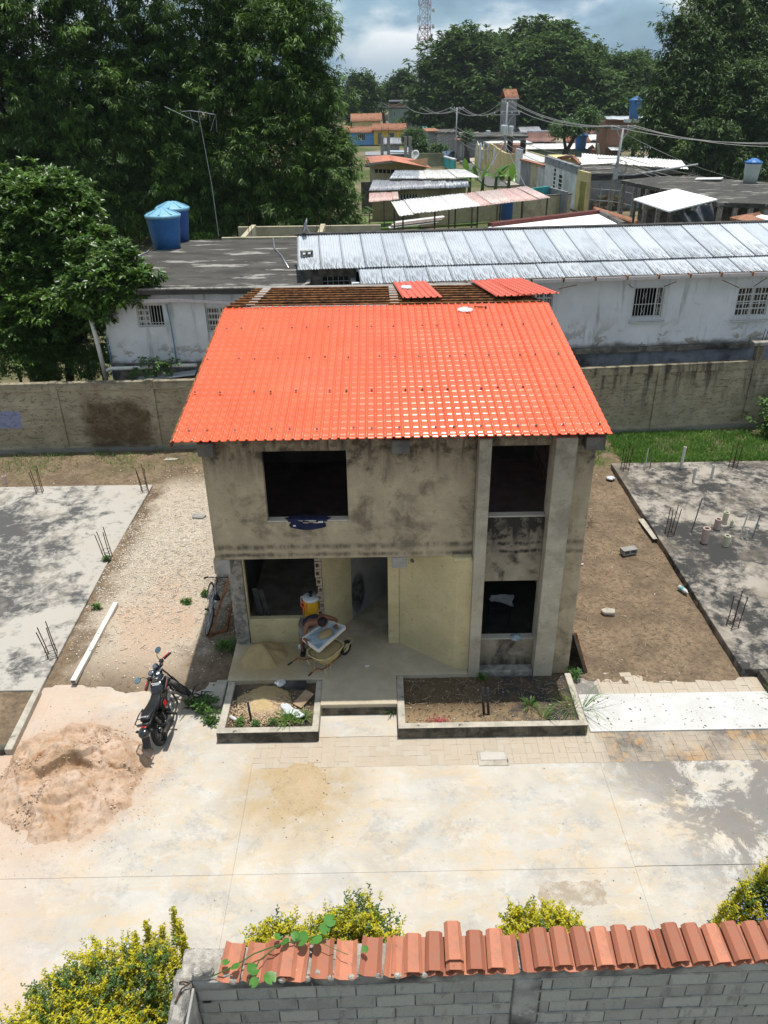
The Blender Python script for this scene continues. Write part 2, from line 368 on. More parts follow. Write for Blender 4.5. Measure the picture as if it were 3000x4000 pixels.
def pavement_mat(name, base=((.50,.475,.43), (.62,.585,.525)), dust=1., mould=0., pink=True):
    t = NT(name, .9, .25); P = t.pos; X = t.xyz(P)
    a = t.noise(P, 1.1, 7, .62, .5); col = t.ramp(a, (.36, base[0]), (.62, base[1]))
    g = t.ramp(t.noise(t.scale(P, (1,1.4,1), (7,3,0)), .75, 8, .68, .3), (.50, 0.), (.68, 1.)); col = t.mix(t.math('MULTIPLY', g, .6), col, (.31,.31,.30))
    d = t.ramp(t.noise(t.scale(P, (.8,1.5,1), (2,9,0)), .8, 9, .72, .6), (.36, 0.), (.68, 1.)); col = t.mix(t.math('MULTIPLY', d, .5*dust), col, (.56,.44,.295))
    tr_ = t.ramp(t.noise(t.scale(P, (.35,2.4,1), (1,4,0)), 1.6, 6, .7, .5), (.52, 0.), (.66, .45)); col = t.mix(tr_, col, (.50,.40,.27))
    og_ = t.math('MULTIPLY', t.ramp(t.noise(t.scale(P, (1,1.25,1), (11,2,0)), 1.25, 10, .78, .5), (.50, 0.), (.57, 1.)), t.ramp(t.noise(P, 14, 4, .7), (.36, .2), (.56, 1.))); col = t.mix(t.math('MULTIPLY', og_, .45*dust), col, (.57,.415,.235))
    gg_ = t.math('MULTIPLY', t.ramp(t.noise(t.scale(P, (1,1.3,1), (3,17,0)), 1.05, 10, .8, .4), (.53, 0.), (.585, 1.)), t.ramp(t.noise(P, 17, 4, .7), (.38, .15), (.56, 1.))); col = t.mix(t.math('MULTIPLY', gg_, .46), col, (.27,.275,.275))
    wt_ = t.ramp(t.noise(t.scale(P, (1,1.2,1), (8,8,0)), 1.7, 10, .8, .3), (.53, 0.), (.60, .42)); col = t.mix(wt_, col, (.56,.545,.51))
    pt_ = t.math('MULTIPLY', t.math('LESS_THAN', t.math('ABSOLUTE', t.math('SUBTRACT', t.math('ADD', X[0], t.math('MULTIPLY', t.math('SUBTRACT', t.noise(P, 6, 5, .7), .5), .3)), 5.95)), .50), t.math('LESS_THAN', t.math('ABSOLUTE', t.math('ADD', t.math('ADD', X[1], t.math('MULTIPLY', t.math('SUBTRACT', t.noise(P, 7, 5, .7), .5), .2)), 5.05)), .20))
    col = t.mix(t.math('MULTIPLY', pt_, t.ramp(t.noise(P, 5, 6, .75), (.40, .1), (.55, .75))), col, (.30,.235,.165))
    if pink:
        k = t.smooth(t.math('ADD', X[0], t.math('MULTIPLY', t.noise(P, .9, 5, .6), 3.)), .8, -2.2); col = t.mix(t.math('MULTIPLY', k, .72), col, (.51,.385,.295))
        rg_ = t.math('SQRT', t.math('ADD', t.math('POWER', t.math('ADD', X[0], 2.35), 2.), t.math('POWER', t.math('ADD', X[1], 2.6), 2.)))
        k2 = t.smooth(t.math('ADD', rg_, t.math('MULTIPLY', t.math('SUBTRACT', t.noise(P, 1.7, 7, .7), .5), 1.6)), 1.9, 1.2); col = t.mix(t.math('MULTIPLY', k2, .5), col, (.44,.29,.19))
        m1 = t.smooth(t.math('ADD', t.math('POWER', t.math('MULTIPLY', t.math('SUBTRACT', X[0], 1.6), .8), 2.), t.math('POWER', t.math('MULTIPLY', t.math('ADD', X[1], 2.9), .8), 2.)), 1.5, .1)
        col = t.mix(t.math('MULTIPLY', m1, t.ramp(t.noise(P, 2.5, 7, .7), (.35, .35), (.6, 1.))), col, (.405,.30,.17))
    # black mould growing in from the right-hand side
    mk = t.math('MULTIPLY', t.smooth(t.math('ADD', X[0], t.math('MULTIPLY', X[1], .5)), 4.9, 7.0), t.ramp(t.noise(P, .95, 10, .80, .4), (.45, 0.), (.51, 1.)))
    col = t.mix(t.math('MULTIPLY', mk, .8 if mould == 0 else mould), col, (.15,.14,.13))
    sp = t.ramp(t.noise(P, 9, 4, .7), (.66, 0.), (.72, .5)); col = t.mix(sp, col, (.30,.25,.2))
    fine = t.noise(P, 70, 3, .7); col = t.mix(.22, col, t.ramp(fine, (.3, .45), (.7, 1.)), 'MULTIPLY')
    t.set('Base Color', col); t.bump(t.math('ADD', fine, t.math('MULTIPLY', a, 2.)), .3, .008); return t.m
M_PAVE = pavement_mat('dusty_cement_paving', ((.41,.393,.358), (.505,.485,.445)))
M_WSLAB = grain('white_cement', (.53,.52,.495), (.60,.59,.56), 2, .9, .2, 70, spots=((.28,.23,.18), 9))
M_SLABL = None
def slab_mat(name, light, dark, lo, hi, tan, edge=False):
    t = NT(name, .93, .2); P = t.pos; a = t.noise(P, .55, 9, .7, .4); b = t.noise(P, 4, 6, .7, .4); fine = t.noise(P, 60, 3, .7)
    m = t.math('ADD', a, t.math('MULTIPLY', t.math('SUBTRACT', b, .5), .55)); X = t.xyz(P); m = t.math('ADD', m, t.math('SUBTRACT', t.math('MULTIPLY', t.math('MULTIPLY', t.smooth(X[0], -4.2, -6.2), t.smooth(t.math('ABSOLUTE', t.math('SUBTRACT', X[1], 4.6)), 4.6, 2.2)), .17), .09)) if edge else m; col = t.ramp(m, (lo, light), (hi, dark))
    col = t.mix(t.ramp(t.noise(t.scale(P,(1,1,1),(4,4,0)), .5, 6, .65), (.5, 0.), (.66, .8)), col, tan)
    col = t.mix(.3, col, t.ramp(fine, (.3, .4), (.7, 1.)), 'MULTIPLY'); t.set('Base Color', col); t.bump(t.math('ADD', fine, b), .4, .01); return t.m
M_SLABL = slab_mat('weathered_pale_slab', (.44,.41,.36), (.095,.093,.09), .43, .58, (.44,.395,.325), True)
M_SLABR = slab_mat('black_moulded_slab', (.36,.32,.27), (.05,.049,.047), .40, .55, (.24,.20,.155))
def dirt_mat():
    t = NT('yard_earth', .96, .15); P = t.pos; X = t.xyz(P); a = t.noise(P, 1.3, 8, .68, .3); b = t.noise(P, 9, 6, .7); fine = t.noise(P, 48, 4, .75)
    col = t.ramp(a, (.36, (.155,.112,.073)), (.6, (.27,.195,.125)))
    col = t.mix(t.ramp(b, (.45, 0.), (.65, .75)), col, (.10,.072,.048))
    # pale gravel and pink dust on the left lot
    gx = t.math('ADD', X[0], t.math('MULTIPLY', t.math('SUBTRACT', t.noise(P, .8, 6, .65), .5), 3.2))
    k = t.math('MULTIPLY', t.smooth(gx, .2, -1.1), t.smooth(X[1], -.6, 1.3)); k = t.math('MULTIPLY', k, t.smooth(X[1], 10.2, 8.6)); k = t.math('MULTIPLY', k, t.smooth(t.math('ABSOLUTE', t.math('ADD', gx, 2.05)), 1.75, .95))
    col = t.mix(t.math('MULTIPLY', k, t.ramp(b, (.34, .7), (.6, 1.))), col, (.53,.45,.35))
    pk = t.math('MULTIPLY', t.smooth(t.math('ABSOLUTE', t.math('ADD', gx, 1.9)), 1.1, .2), t.smooth(t.math('ABSOLUTE', t.math('SUBTRACT', X[1], 2.2)), 2.4, .8))
    col = t.mix(t.math('MULTIPLY', pk, .75), col, (.52,.365,.255))
    gr = t.math('MULTIPLY', t.math('MULTIPLY', t.smooth(X[1], 8.6, 10.4), t.math('ADD', .3, t.math('MULTIPLY', .7, t.smooth(X[0], 4, 9)))), t.ramp(t.noise(P, .8, 6, .65), (.46, 0.), (.58, .8))); col = t.mix(gr, col, (.085,.115,.03))
    peb = t.ramp(t.voro(P, 16), (.05, 1.), (.16, 0.)); col = t.mix(t.math('MULTIPLY', peb, .55), col, (.46,.40,.31))
    col = t.mix(.45, col, t.ramp(fine, (.3, .3), (.7, 1.)), 'MULTIPLY'); t.set('Base Color', col); t.bump(t.math('ADD', fine, t.math('ADD', b, peb)), .7, .014); return t.m
M_DIRT = dirt_mat()
M_SOIL = grain('planter_soil', (.115,.082,.05), (.21,.155,.095), 4, .97, .9, 45, .03, c3=(.06,.052,.045))
def ground_mat():
    t = NT('far_ground', .97, .1); P = t.pos; a = t.noise(P, .05, 9, .65); b = t.noise(P, .9, 6, .7)
    col = t.ramp(a, (.42, (.075,.10,.03)), (.58, (.21,.17,.11))); col = t.mix(t.ramp(b, (.4, 0.), (.65, .5)), col, (.05,.06,.025)); t.set('Base Color', col); t.bump(b, .4, .05); return t.m
def sand_mat(name, a_, b_, c_, w=.5, damp=None):
    t = NT(name, .97, .1); P = t.pos; a = t.noise(P, 1.3, 9, .72, .6); fine = t.noise(P, 75, 3, .8); st = t.noise(t.scale(P,(2,2,.7)), 6, 5, .65)
    col = t.ramp(a, (.38, b_), (.60, a_)); col = t.mix(t.ramp(st, (.52, 0.), (.68, w)), col, c_); col = t.mix(.35, col, t.ramp(fine, (.3, .45), (.7, 1.)), 'MULTIPLY')
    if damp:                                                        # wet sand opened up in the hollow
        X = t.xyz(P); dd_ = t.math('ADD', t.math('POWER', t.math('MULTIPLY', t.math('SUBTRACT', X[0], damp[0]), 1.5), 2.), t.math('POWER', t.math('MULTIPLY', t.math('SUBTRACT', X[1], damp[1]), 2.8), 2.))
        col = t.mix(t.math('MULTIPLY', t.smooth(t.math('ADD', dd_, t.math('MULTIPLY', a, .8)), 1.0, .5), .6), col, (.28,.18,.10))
    t.set('Base Color', col); t.bump(t.math('ADD', fine, t.math('MULTIPLY', st, 2.)), .55, .010); return t.m
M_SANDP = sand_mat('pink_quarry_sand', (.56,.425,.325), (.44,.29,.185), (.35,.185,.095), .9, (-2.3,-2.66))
M_SANDT = sand_mat('tan_sand', (.47,.345,.175), (.41,.295,.145), (.50,.39,.24))
M_SANDL = sand_mat('pale_tan_sand', (.47,.36,.225), (.41,.31,.185), (.50,.40,.28))
M_GRAV = NT('pale_gravel', .9, .3); _i = M_GRAV.island
M_GRAV.set('Base Color', M_GRAV.ramp(_i, (0., (.36,.30,.23)), (.35, (.55,.48,.38)), (.75, (.64,.58,.49)), (1., (.48,.46,.43)))); M_GRAV = M_GRAV.m
M_PEB = NT('earth_pebbles', .92, .2); M_PEB.set('Base Color', M_PEB.ramp(M_PEB.island, (0., (.10,.07,.045)), (.5, (.22,.165,.11)), (.86, (.34,.27,.19)), (1., (.62,.56,.47)))); M_PEB = M_PEB.m
M_STRAW = NT('dry_stalks', .9, .2); M_STRAW.set('Base Color', M_STRAW.ramp(M_STRAW.island, (0., (.20,.145,.09)), (.6, (.34,.27,.18)), (1., (.50,.44,.33)))); M_STRAW = M_STRAW.m
def paver_mat():
    t = NT('dusty_paver', .92, .2); P = t.pos; X = t.xyz(P); r = t.rnd; a = t.noise(P, 1.2, 7, .65, .4); fine = t.noise(P, 60, 3, .7)
    col = t.mix(t.ramp(r, (.2, 0.), (.9, .8)), (.43,.365,.285), (.475,.42,.345)); col = t.mix(t.ramp(a, (.42, 0.), (.60, 1.)), col, (.465,.385,.295))
    rt = t.math('MULTIPLY', t.smooth(X[0], 7.0, 7.4), t.ramp(t.noise(P, .9, 7, .7), (.42, .25), (.6, 1.))); rt = t.math('MULTIPLY', rt, t.smooth(X[1], -1.2, -1.5))
    col = t.mix(rt, col, t.mix(t.ramp(t.noise(P, 2.4, 6, .7), (.40, 0.), (.52, 1.)), (.37,.235,.12), (.14,.125,.11)))
    col = t.mix(.3, col, t.ramp(fine, (.3, .4), (.7, 1.)), 'MULTIPLY'); t.set('Base Color', col); t.bump(fine, .3, .006); return t.m
M_PAVER = paver_mat()
M_KERBF = facade_mat('mossy_kerb', (.30,.27,.22), (.17,.155,.125), dark=(.03,.03,.024), top=.40, amount=.95, lines=False)
M_KERBT = grain('kerb_top', (.50,.45,.37), (.38,.345,.28), 5, .95, .5, 60, spots=((.11,.105,.09), 5))

# ================================================================== GROUND
struct(MB().box(-3000, 3000, -400, 6000, -1.2, -.16).build('ground', ground_mat()))
# yard earth with a low spread of gravel on the left
xs = np.linspace(-16, 22, 318); ys = np.linspace(-1.25, 12.9, 120); X_, Y_ = np.meshgrid(xs, ys)
def yard_h(x, y):
    g = .26*np.exp(-(((x+2.1)/1.5)**2+((y-4.9)/2.2)**2)) + .10*np.exp(-(((x+2.0)/1.1)**2+((y-1.6)/1.6)**2))
    z = .012+.05*(fbm(x*1.1, y*1.1, 4, 3)-.5)+.05*(fbm(x*5, y*5, 3, 5)-.5) + g
    z = z + .05*np.exp(-((x+3.2)/.45)**2)*np.exp(-((y-.9)/1.1)**2)*fbm(x*6, y*6, 3, 9)*2
    e = np.clip((y+.30+.9*(fbm(x*1.6, y*.8+2, 5, 11)-.5))/.25, -1, 1)      # ragged front edge sinks under the paving
    z = np.where(y < .3, np.where(e < 0, -.06+.05*(1+e), z*np.clip(e, 0, 1)), z)
    far = np.clip((y-9.3)/2, 0, 1)*np.clip((x+20)/10, 0, 1)*.06
    return z+far
struct(gridmesh('yard_earth', X_, Y_, yard_h(X_, Y_), M_DIRT))
# paving: base plus slabs with open joints
pv = struct(MB().box(-16, 16, -8.6, -.12, -.15, -.012).build('pavement', M_PAVE))
for x0, x1, y0, y1 in ((-16,-3.5445,-4.6285,-.1), (-16,-3.5445,-8.6,-4.6315), (-3.5415,.7535,-4.6285,-.1), (-3.5415,.7535,-8.6,-4.6315), (.7565,3.41,-1.715,-1.0),
                       (.7565,7.0385,-4.6285,-2.465), (.7565,7.0385,-8.6,-4.6315), (7.0415,15.6,-4.606,-2.465), (7.0415,15.6,-8.6,-4.615)):
    MB().box(x0, x1, y0, y1, -.03, .006*random.random()).build('slab', M_PAVE, pv)
MB().poly([(.76,-1.0),(.0,-1.0),(.0,-1.715),(.76,-1.715)][::-1], -.03, -.004).build('slab', M_PAVE, pv)
ws = struct(MB().box(7.06, 10.85, -1.705, -.67, -.03, .016).build('cement_apron', M_WSLAB, bevel=.006))
M_PBED = grain('paver_joint_dust', (.43,.365,.285), (.47,.41,.33), 3, .95)
struct(MB().box(.7, 15.6, -2.46, -1.72, -.14, -.009).build('paver_bed', M_PBED))
ps = bpy.data.objects['paver_bed']
pmesh = {}
for hz in (0, 1):
    w, h = ((.2455,.1215), (.1215,.2455))[hz]
    b = MB().box(-w/2, w/2, -h/2, h/2, -.03, 0); me = bpy.data.meshes.new('paver'); me.from_pydata(b.v, [], b.f); me.materials.append(M_PAVER); pmesh[hz] = me
def pavers(parent, x0, x1, y0, y1, skip=0):
    c = .25; nx = int((x1-x0)/c); ny = int(round((y1-y0)/c))
    for i in range(nx):
        for j in range(ny):
            hz = (i+j) % 2
            for k in (0, 1):
                if random.random() < skip: continue
                cx = x0+(i+.5)*c; cy = y0+(j+.5)*(y1-y0)/ny
                if hz == 0: cy += (k-.5)*.124
                else: cx += (k-.5)*.124
                o = bpy.data.objects.new('paver', pmesh[hz]); COL.objects.link(o); o.parent = parent
                o.location = (cx, cy, random.uniform(-.003, .002)); o.rotation_euler = (random.uniform(-.012,.012), random.uniform(-.012,.012), random.uniform(-.02,.02))
pavers(ps, .75, 12.7, -2.46, -1.72)
struct(MB().box(7.5, 10.85, -.66, -.02, -.14, -.009).build('paver_bed', M_PBED)); pavers(bpy.data.objects['paver_bed.001'], 7.55, 10.85, -.66, -.03, .06)
# inspection lid in the paving
lid = thing('inspection_cover', 'rectangular concrete inspection cover set among the pavers before the right planter', 'cover', (5.12,-2.32,0))
MB().box(4.85, 5.40, -2.50, -2.14, -.02, .018).build('frame', M_KERBT, lid, bevel=.01)
MB().box(4.90, 5.35, -2.38, -2.19, .019, .03).build('lid', M_PAVE, lid, bevel=.006)
# foundation slabs of the two neighbouring lots
struct(MB().poly([(-16,-.35),(-3.82,-.35),(-3.9,4.5),(-3.86,9.05),(-16,9.05)], -.1, .10).build('concrete_slab', M_SLABL, bevel=.02))
s2 = struct(MB().poly([(10.52,-.2),(22,-.2),(22,9.85),(10.52,9.85)], -.1, .20).build('concrete_slab', M_SLABR, bevel=.02))
kb = thing('kerb', 'low mossy kerb edging the black slab at the right, nearest the white apron', 'kerb', (10.95,-1.2,0))
MB().box(10.86, 11.0, -1.72, -.205, -.05, .17).build('kerbstone', M_KERBF, kb, bevel=.012)
# bed at the left edge of the frame
lb = thing('planting_bed', 'bare earth bed with worn concrete kerb at the left edge of the yard', 'planter', (-5,-1.2,0))
MB().poly([(-3.92,-.36),(-3.79,-.36),(-3.70,-2.02),(-3.85,-2.02)], -.05, .14).build('kerb', M_KERBT, lb, bevel=.015)
MB().box(-16, -3.855, -2.03, -1.88, -.05, .137).build('kerb', M_KERBF, lb, bevel=.015)
xa, ya = np.meshgrid(np.linspace(-16, -3.87, 100), np.linspace(-1.87, -.36, 24))
gridmesh('soil', xa, ya, .07+.05*(fbm(xa*4, ya*4, 4, 21)-.5), M_DIRT, lb)

# ------------------------------------------------------------------ loose stones
OV = np.array([(1,0,0),(-1,0,0),(0,1,0),(0,-1,0),(0,0,1),(0,0,-1)], float)
OF = np.array([(0,2,4),(2,1,4),(1,3,4),(3,0,4),(2,0,5),(1,2,5),(3,1,5),(0,3,5)])
def stones(name, P, S, mat, parent=None, flat=.6):
    n = len(P); V = OV[None]*(1+RNG.uniform(-.4,.4,(n,6,1)))
    a = RNG.uniform(0, 2*PI, n); c, s = np.cos(a)[:,None], np.sin(a)[:,None]
    x = V[...,0]*c-V[...,1]*s*.8; y = V[...,0]*s+V[...,1]*c*.8; V = np.stack([x, y, V[...,2]*flat], -1)*S[:,None,None]+P[:,None,:]
    Fq = OF[None]+(np.arange(n)*6)[:,None,None]
    return quadmesh(name, V, Fq.reshape(-1,3), mat, parent, kind='stuff')
def twigs(name, P, L, mat, parent=None, w=.004):
    n = len(P); a = RNG.uniform(0, 2*PI, n); el = RNG.uniform(-.15,.35,n); d = np.stack([np.cos(a)*np.cos(el), np.sin(a)*np.cos(el), np.sin(el)], -1)*L[:,None]
    s = np.stack([-np.sin(a), np.cos(a), 0*a], -1)*w; u = np.array([0,0,w*1.4])[None]
    V = np.stack([P-d/2-s, P-d/2+s, P-d/2+u, P+d/2-s, P+d/2+s, P+d/2+u], 1)
    T = np.array([(0,1,4),(0,4,3),(1,2,5),(1,5,4),(2,0,3),(2,3,5)]); Fq = T[None]+(np.arange(n)*6)[:,None,None]
    return quadmesh(name, V, Fq.reshape(-1,3), mat, parent, kind='stuff')
def scat(n, x0, x1, y0, y1, dens, hf):
    P = []
    while len(P) < n:
        x = RNG.uniform(x0, x1, n); y = RNG.uniform(y0, y1, n); k = RNG.uniform(0, 1, n) < dens(x, y)
        P += list(zip(x[k], y[k]))
    P = np.array(P[:n]); return np.column_stack([P, hf(P[:,0], P[:,1])])
gd = lambda x, y: np.exp(-(((x+2.2)/1.45)**2+((y-5.2)/2.9)**2))*np.where(x < -.15, 1, 0)*(.4+fbm(x*2, y*2, 3, 4))
P = scat(14000, -5, -.1, -.3, 10.5, gd, yard_h); tag(stones('gravel', P, RNG.uniform(.012,.034,len(P)), M_GRAV), 'pale crushed gravel spread beside the unfinished house', 'gravel')
dd = lambda x, y: np.where((x > 7.05) & (x < 10.5) & (y > -.2), 1, np.where((x < -.1) & (y > -.3) & (y < 9), .28, np.where(y > 9, .6, 0)))*(.35+fbm(x*2, y*2, 3, 6))
P = scat(9000, -12, 14, -.35, 11.5, dd, yard_h); tag(stones('pebbles', P, RNG.choice([.008,.012,.018,.035], len(P), p=[.45,.35,.17,.03]), M_PEB), 'small pebbles and crumbs of earth scattered over the bare soil', 'pebbles')
P = scat(3200, -12, 14, -.35, 11.5, dd, yard_h); P[:,2] += .008; tag(twigs('dry_litter', P, RNG.uniform(.04,.2,len(P)), M_STRAW), 'dry straw and twigs littering the bare soil', 'litter')
pd = lambda x, y: np.where(x > 5.5, 1., .35)*(y < -.9)
P = scat(900, -3, 12, -7.2, -.9, pd, lambda x, y: 0*x+.006); tag(stones('grit', P, RNG.choice([.005,.008,.014], len(P), p=[.6,.34,.06]), M_PEB), 'grit and crumbs lying on the paving', 'grit')
P = scat(110, 7.1, 10.8, -1.68, -.7, lambda x, y: 0*x+1, lambda x, y: 0*x+.02); tag(stones('clods', P, RNG.choice([.01,.018,.03], len(P), p=[.6,.3,.1]), M_PEB), 'brown clods scattered on the white cement apron', 'clods')

# ------------------------------------------------------------------ sand heaps
def heap(name, cx, cy, rx, ry, hf, mat, label, cat, n=110, m=46, z0=0.):
    t = np.linspace(0, 2*PI, n); r = np.linspace(0, 1, m)**.8; R_, T_ = np.meshgrid(r, t)
    edge = 1+.30*(fbm(3+2.2*np.cos(T_), 3+2.2*np.sin(T_), 4, int(abs(cx*10)))-.5)*2
    x = cx+rx*R_*edge*np.cos(T_); y = cy+ry*R_*edge*np.sin(T_); z = z0+hf(x, y, R_)
    z = np.where(R_ > .985, z0-.03, z); z = z-.035*np.clip((R_-.45)/.55, 0, 1)*(.4+1.3*fbm(x*5, y*5, 4, 19)); o = gridmesh(name, x, y, z, mat); return tag(o, label, cat)
def hf1(x, y, r):
    h = .56*np.clip(1-r, 0, 1)**1.0*np.clip(1.25-.25*r, 0, 1.2)
    rim = .16*np.exp(-((np.hypot((x+2.5)/1.0, (y+2.35)/.75)-1)/.28)**2)*(y > -2.6)
    th = np.arctan2(y+2.62, x+2.45)
    wx = x+.16*(fbm(x*4, y*4, 3, 36)-.5); wy_ = y+.16*(fbm(x*4+9, y*4, 3, 37)-.5)
    def scarp(x0, w, yc, dep, run):                                 # a shovel cut: upright face, then a floor that climbs out again
        q = yc+.13*np.sin((wx-x0)*5.5)-wy_; return dep*np.clip(q/.05, 0, 1)*np.exp(-np.clip(q, 0, 9)**2/run**2)*np.exp(-((wx-x0)/w)**6)
    dug = scarp(-2.50, .58, -2.66, .22, .34)+scarp(-2.12, .30, -2.42, .16, .26)+scarp(-3.0, .34, -2.35, .08, .2)+scarp(-2.2, .45, -3.25, .06, .18)
    arc = .09*np.exp(-((np.hypot((x+2.6)/1.15, (y+2.55)/.80)-1)/.10)**2)*(y > -2.75)+.05*np.exp(-((np.hypot((x+2.4)/.75, (y+2.9)/.60)-1)/.09)**2)
    foot = -.05*np.clip(fbm(x*4.2, y*4.2, 2, 38)-.60, 0, 1)*9*(r > .35)
    lump = arc+foot*.5+.20*(fbm(x*3, y*3, 5, 31)-.5)+.10*(fbm(x*9, y*9, 4, 32)-.5)
    clod = .05*np.clip(fbm(x*5, y*5, 3, 35)-.55, 0, 1)*4*(r > .45)
    return (h+rim*.6-dug+lump*(.5+.5*(1-r))+clod)*np.clip((1-r)*7, 0, 1)+.004
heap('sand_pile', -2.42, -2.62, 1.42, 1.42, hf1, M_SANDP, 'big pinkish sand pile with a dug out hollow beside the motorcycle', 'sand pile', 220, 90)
def crumbs_on(n, cx, cy, rx, ry, hf, mat, name, lab, sizes):
    r = np.sqrt(RNG.uniform(0,1,n)); a = RNG.uniform(0,2*PI,n); x = cx+rx*r*np.cos(a)*.97; y = cy+ry*r*np.sin(a)*.97
    z = hf(x, y, r)-.035*np.clip((r-.45)/.55, 0, 1)*(.4+1.3*fbm(x*5, y*5, 4, 19)); k = z > 0; P = np.column_stack([x,y,z])[k]
    return tag(stones(name, P, RNG.choice(sizes, len(P), p=[.6,.32,.08]), mat), lab, 'grit')
M_SGR = NT('sand_lumps', .95, .15); M_SGR.set('Base Color', M_SGR.ramp(M_SGR.island, (0., (.36,.215,.125)), (.5, (.52,.37,.26)), (1., (.62,.49,.39)))); M_SGR = M_SGR.m
crumbs_on(4200, -2.42, -2.62, 1.42, 1.42, hf1, M_SGR, 'sand_lumps', 'lumps and grains lying on the big pinkish sand pile', [.008,.014,.028])
heap('sand_patch', 1.72, -2.95, .62, .78, lambda x, y, r: (.085*(1-r)**1.2+.03*(fbm(x*6, y*6, 4, 41)-.4))*np.clip((1-r)*6, 0, 1)+.004, M_SANDL, 'low spread of tan sand lying on the paving before the step', 'sand pile')
P = scat(450, .6, 2.9, -4.1, -1.9, lambda x, y: np.exp(-(((x-1.75)/.62)**2+((y+2.95)/.7)**2)), lambda x, y: .012+.06*np.exp(-(((x-1.72)/.4)**2+((y+2.95)/.5)**2)))
tag(stones('sand_grains', P, RNG.choice([.005,.009,.016], len(P), p=[.6,.33,.07]), M_GRAV), 'loose grains around the low tan sand spread', 'grit')
P = scat(1300, -4.6, -.6, -4.8, -.6, lambda x, y: np.exp(-(((x+2.4)/1.3)**2+((y+2.7)/1.2)**2))*(np.hypot(x+2.42, y+2.62) > 1.25), lambda x, y: 0*x+.012)
tag(stones('sand_crumbs', P, RNG.choice([.005,.009,.016], len(P), p=[.6,.33,.07]), M_GRAV), 'pink crumbs and clods strewn around the big sand pile', 'grit')
# ================================================================== THE UNFINISHED HOUSE
M_ROOF = NT('orange_roof_sheet', .3, .55); _a = M_ROOF.noise(M_ROOF.pos, 1.1, 6, .65)
M_ROOF.set('Base Color', M_ROOF.mix(M_ROOF.ramp(M_ROOF.noise(M_ROOF.pos, 14, 5, .7), (.58, 0.), (.78, .15)), M_ROOF.ramp(_a, (.3, (.70,.098,.030)), (.7, (.76,.122,.042))), (.50,.22,.13)))
M_ROOF.set('Roughness', M_ROOF.ramp(_a, (.3, .15), (.7, .22))); M_ROOF = M_ROOF.m
M_ROOF2 = plain('dusty_orange_sheet', (.60,.115,.07), .5, .4, var=.2)
M_RUST = grain('rusty_steel', (.15,.055,.02), (.36,.155,.055), 9, .85, .4, 60, .01, c3=(.055,.028,.018))
M_BLOCKP = grain('broken_clay_block', (.36,.27,.21), (.45,.37,.30), 12, .95, .7, 60, .02)
house = thing('unfinished_house', 'two storey unfinished grey concrete house with a bright orange tiled sheet roof', 'house')
W1 = (1.063, 2.559, 3.70, 5.13)
MB().wall(0, 4.884, 2.903, 5.37, 0, .15, [W1]).build('upper_wall', M_FAC, house, bevel=.012)
MB().box(1.066, 2.556, .004, .165, 3.702, 3.73).build('window_sill', M_REV, house, bevel=.006)
MB().box(5.109, 6.211, 0, .15, .18, .90).build('sill_wall', M_SILLW, house, bevel=.012)
MB().box(5.109, 6.211, .004, .17, .902, .926).build('window_sill', M_REV, house, bevel=.006)
MB().box(5.109, 6.211, 0, .15, 2.3155, 3.725).build('spandrel', M_SILLW, house, bevel=.012)
MB().box(5.109, 6.211, .004, .17, 3.728, 3.752).build('window_sill', M_REV, house, bevel=.006)
MB().box(5.109, 6.211, 0, .15, 5.17, 5.37).build('lintel', M_FAC, house, bevel=.012)
MB().box(4.886, 5.107, -.273, .2, .05, 5.42).build('pillar', M_PIL, house, bevel=.015)
MB().box(6.213, 6.591, -.273, .2, .05, 5.42).build('pillar', M_PIL, house, bevel=.015)
MB().box(6.593, 7.0, 0, .15, .0, 5.37).build('end_wall', M_FAC, house, bevel=.015)
MB().box(5.11, 6.21, -.22, -.002, .05, .27).build('footing', M_CONC2, house, bevel=.02)
roofz = lambda y: 5.50+(y+.37)*(6.32-5.50)/(5.62+.37) if y <= 5.62 else 6.32-(y-5.62)*math.tan(math.radians(6))
def side(x0, x1, zlo, name, mat, y0=.153, y1=8.9):
    b = MB(); prof = [(y0, zlo), (y1, zlo), (y1, roofz(y1)-.2), (5.62, roofz(5.62)-.2), (y0, roofz(y0)-.2)]
    b.add([(x0,y,z) for y, z in prof]+[(x1,y,z) for y, z in prof], [(4,3,2,1,0),(5,6,7,8,9)]+[(i,(i+1)%5,5+(i+1)%5,5+i) for i in range(5)])
    return b.build(name, mat, house)
side(0, .15, 2.903, 'side_wall', M_FAC); side(6.85, 6.998, 0, 'side_wall', M_FAC)
MB().box(.0, 7.0, 8.902, 9.05, 0, 5.78).build('rear_wall', M_FAC, house)
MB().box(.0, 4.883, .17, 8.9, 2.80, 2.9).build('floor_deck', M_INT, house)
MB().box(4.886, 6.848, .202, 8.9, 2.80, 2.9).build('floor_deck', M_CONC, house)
MB().box(.152, 6.848, 4.4, 4.55, 2.902, 6.09).build('partition', M_INT, house)  # unseen wall added to block sun from the open rear slope
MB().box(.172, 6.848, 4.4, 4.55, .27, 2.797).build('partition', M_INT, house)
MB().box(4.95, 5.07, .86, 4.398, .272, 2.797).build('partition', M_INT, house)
MB().box(.02, .17, 1.102, 8.9, 0, 2.797).build('side_wall', M_INT, house)
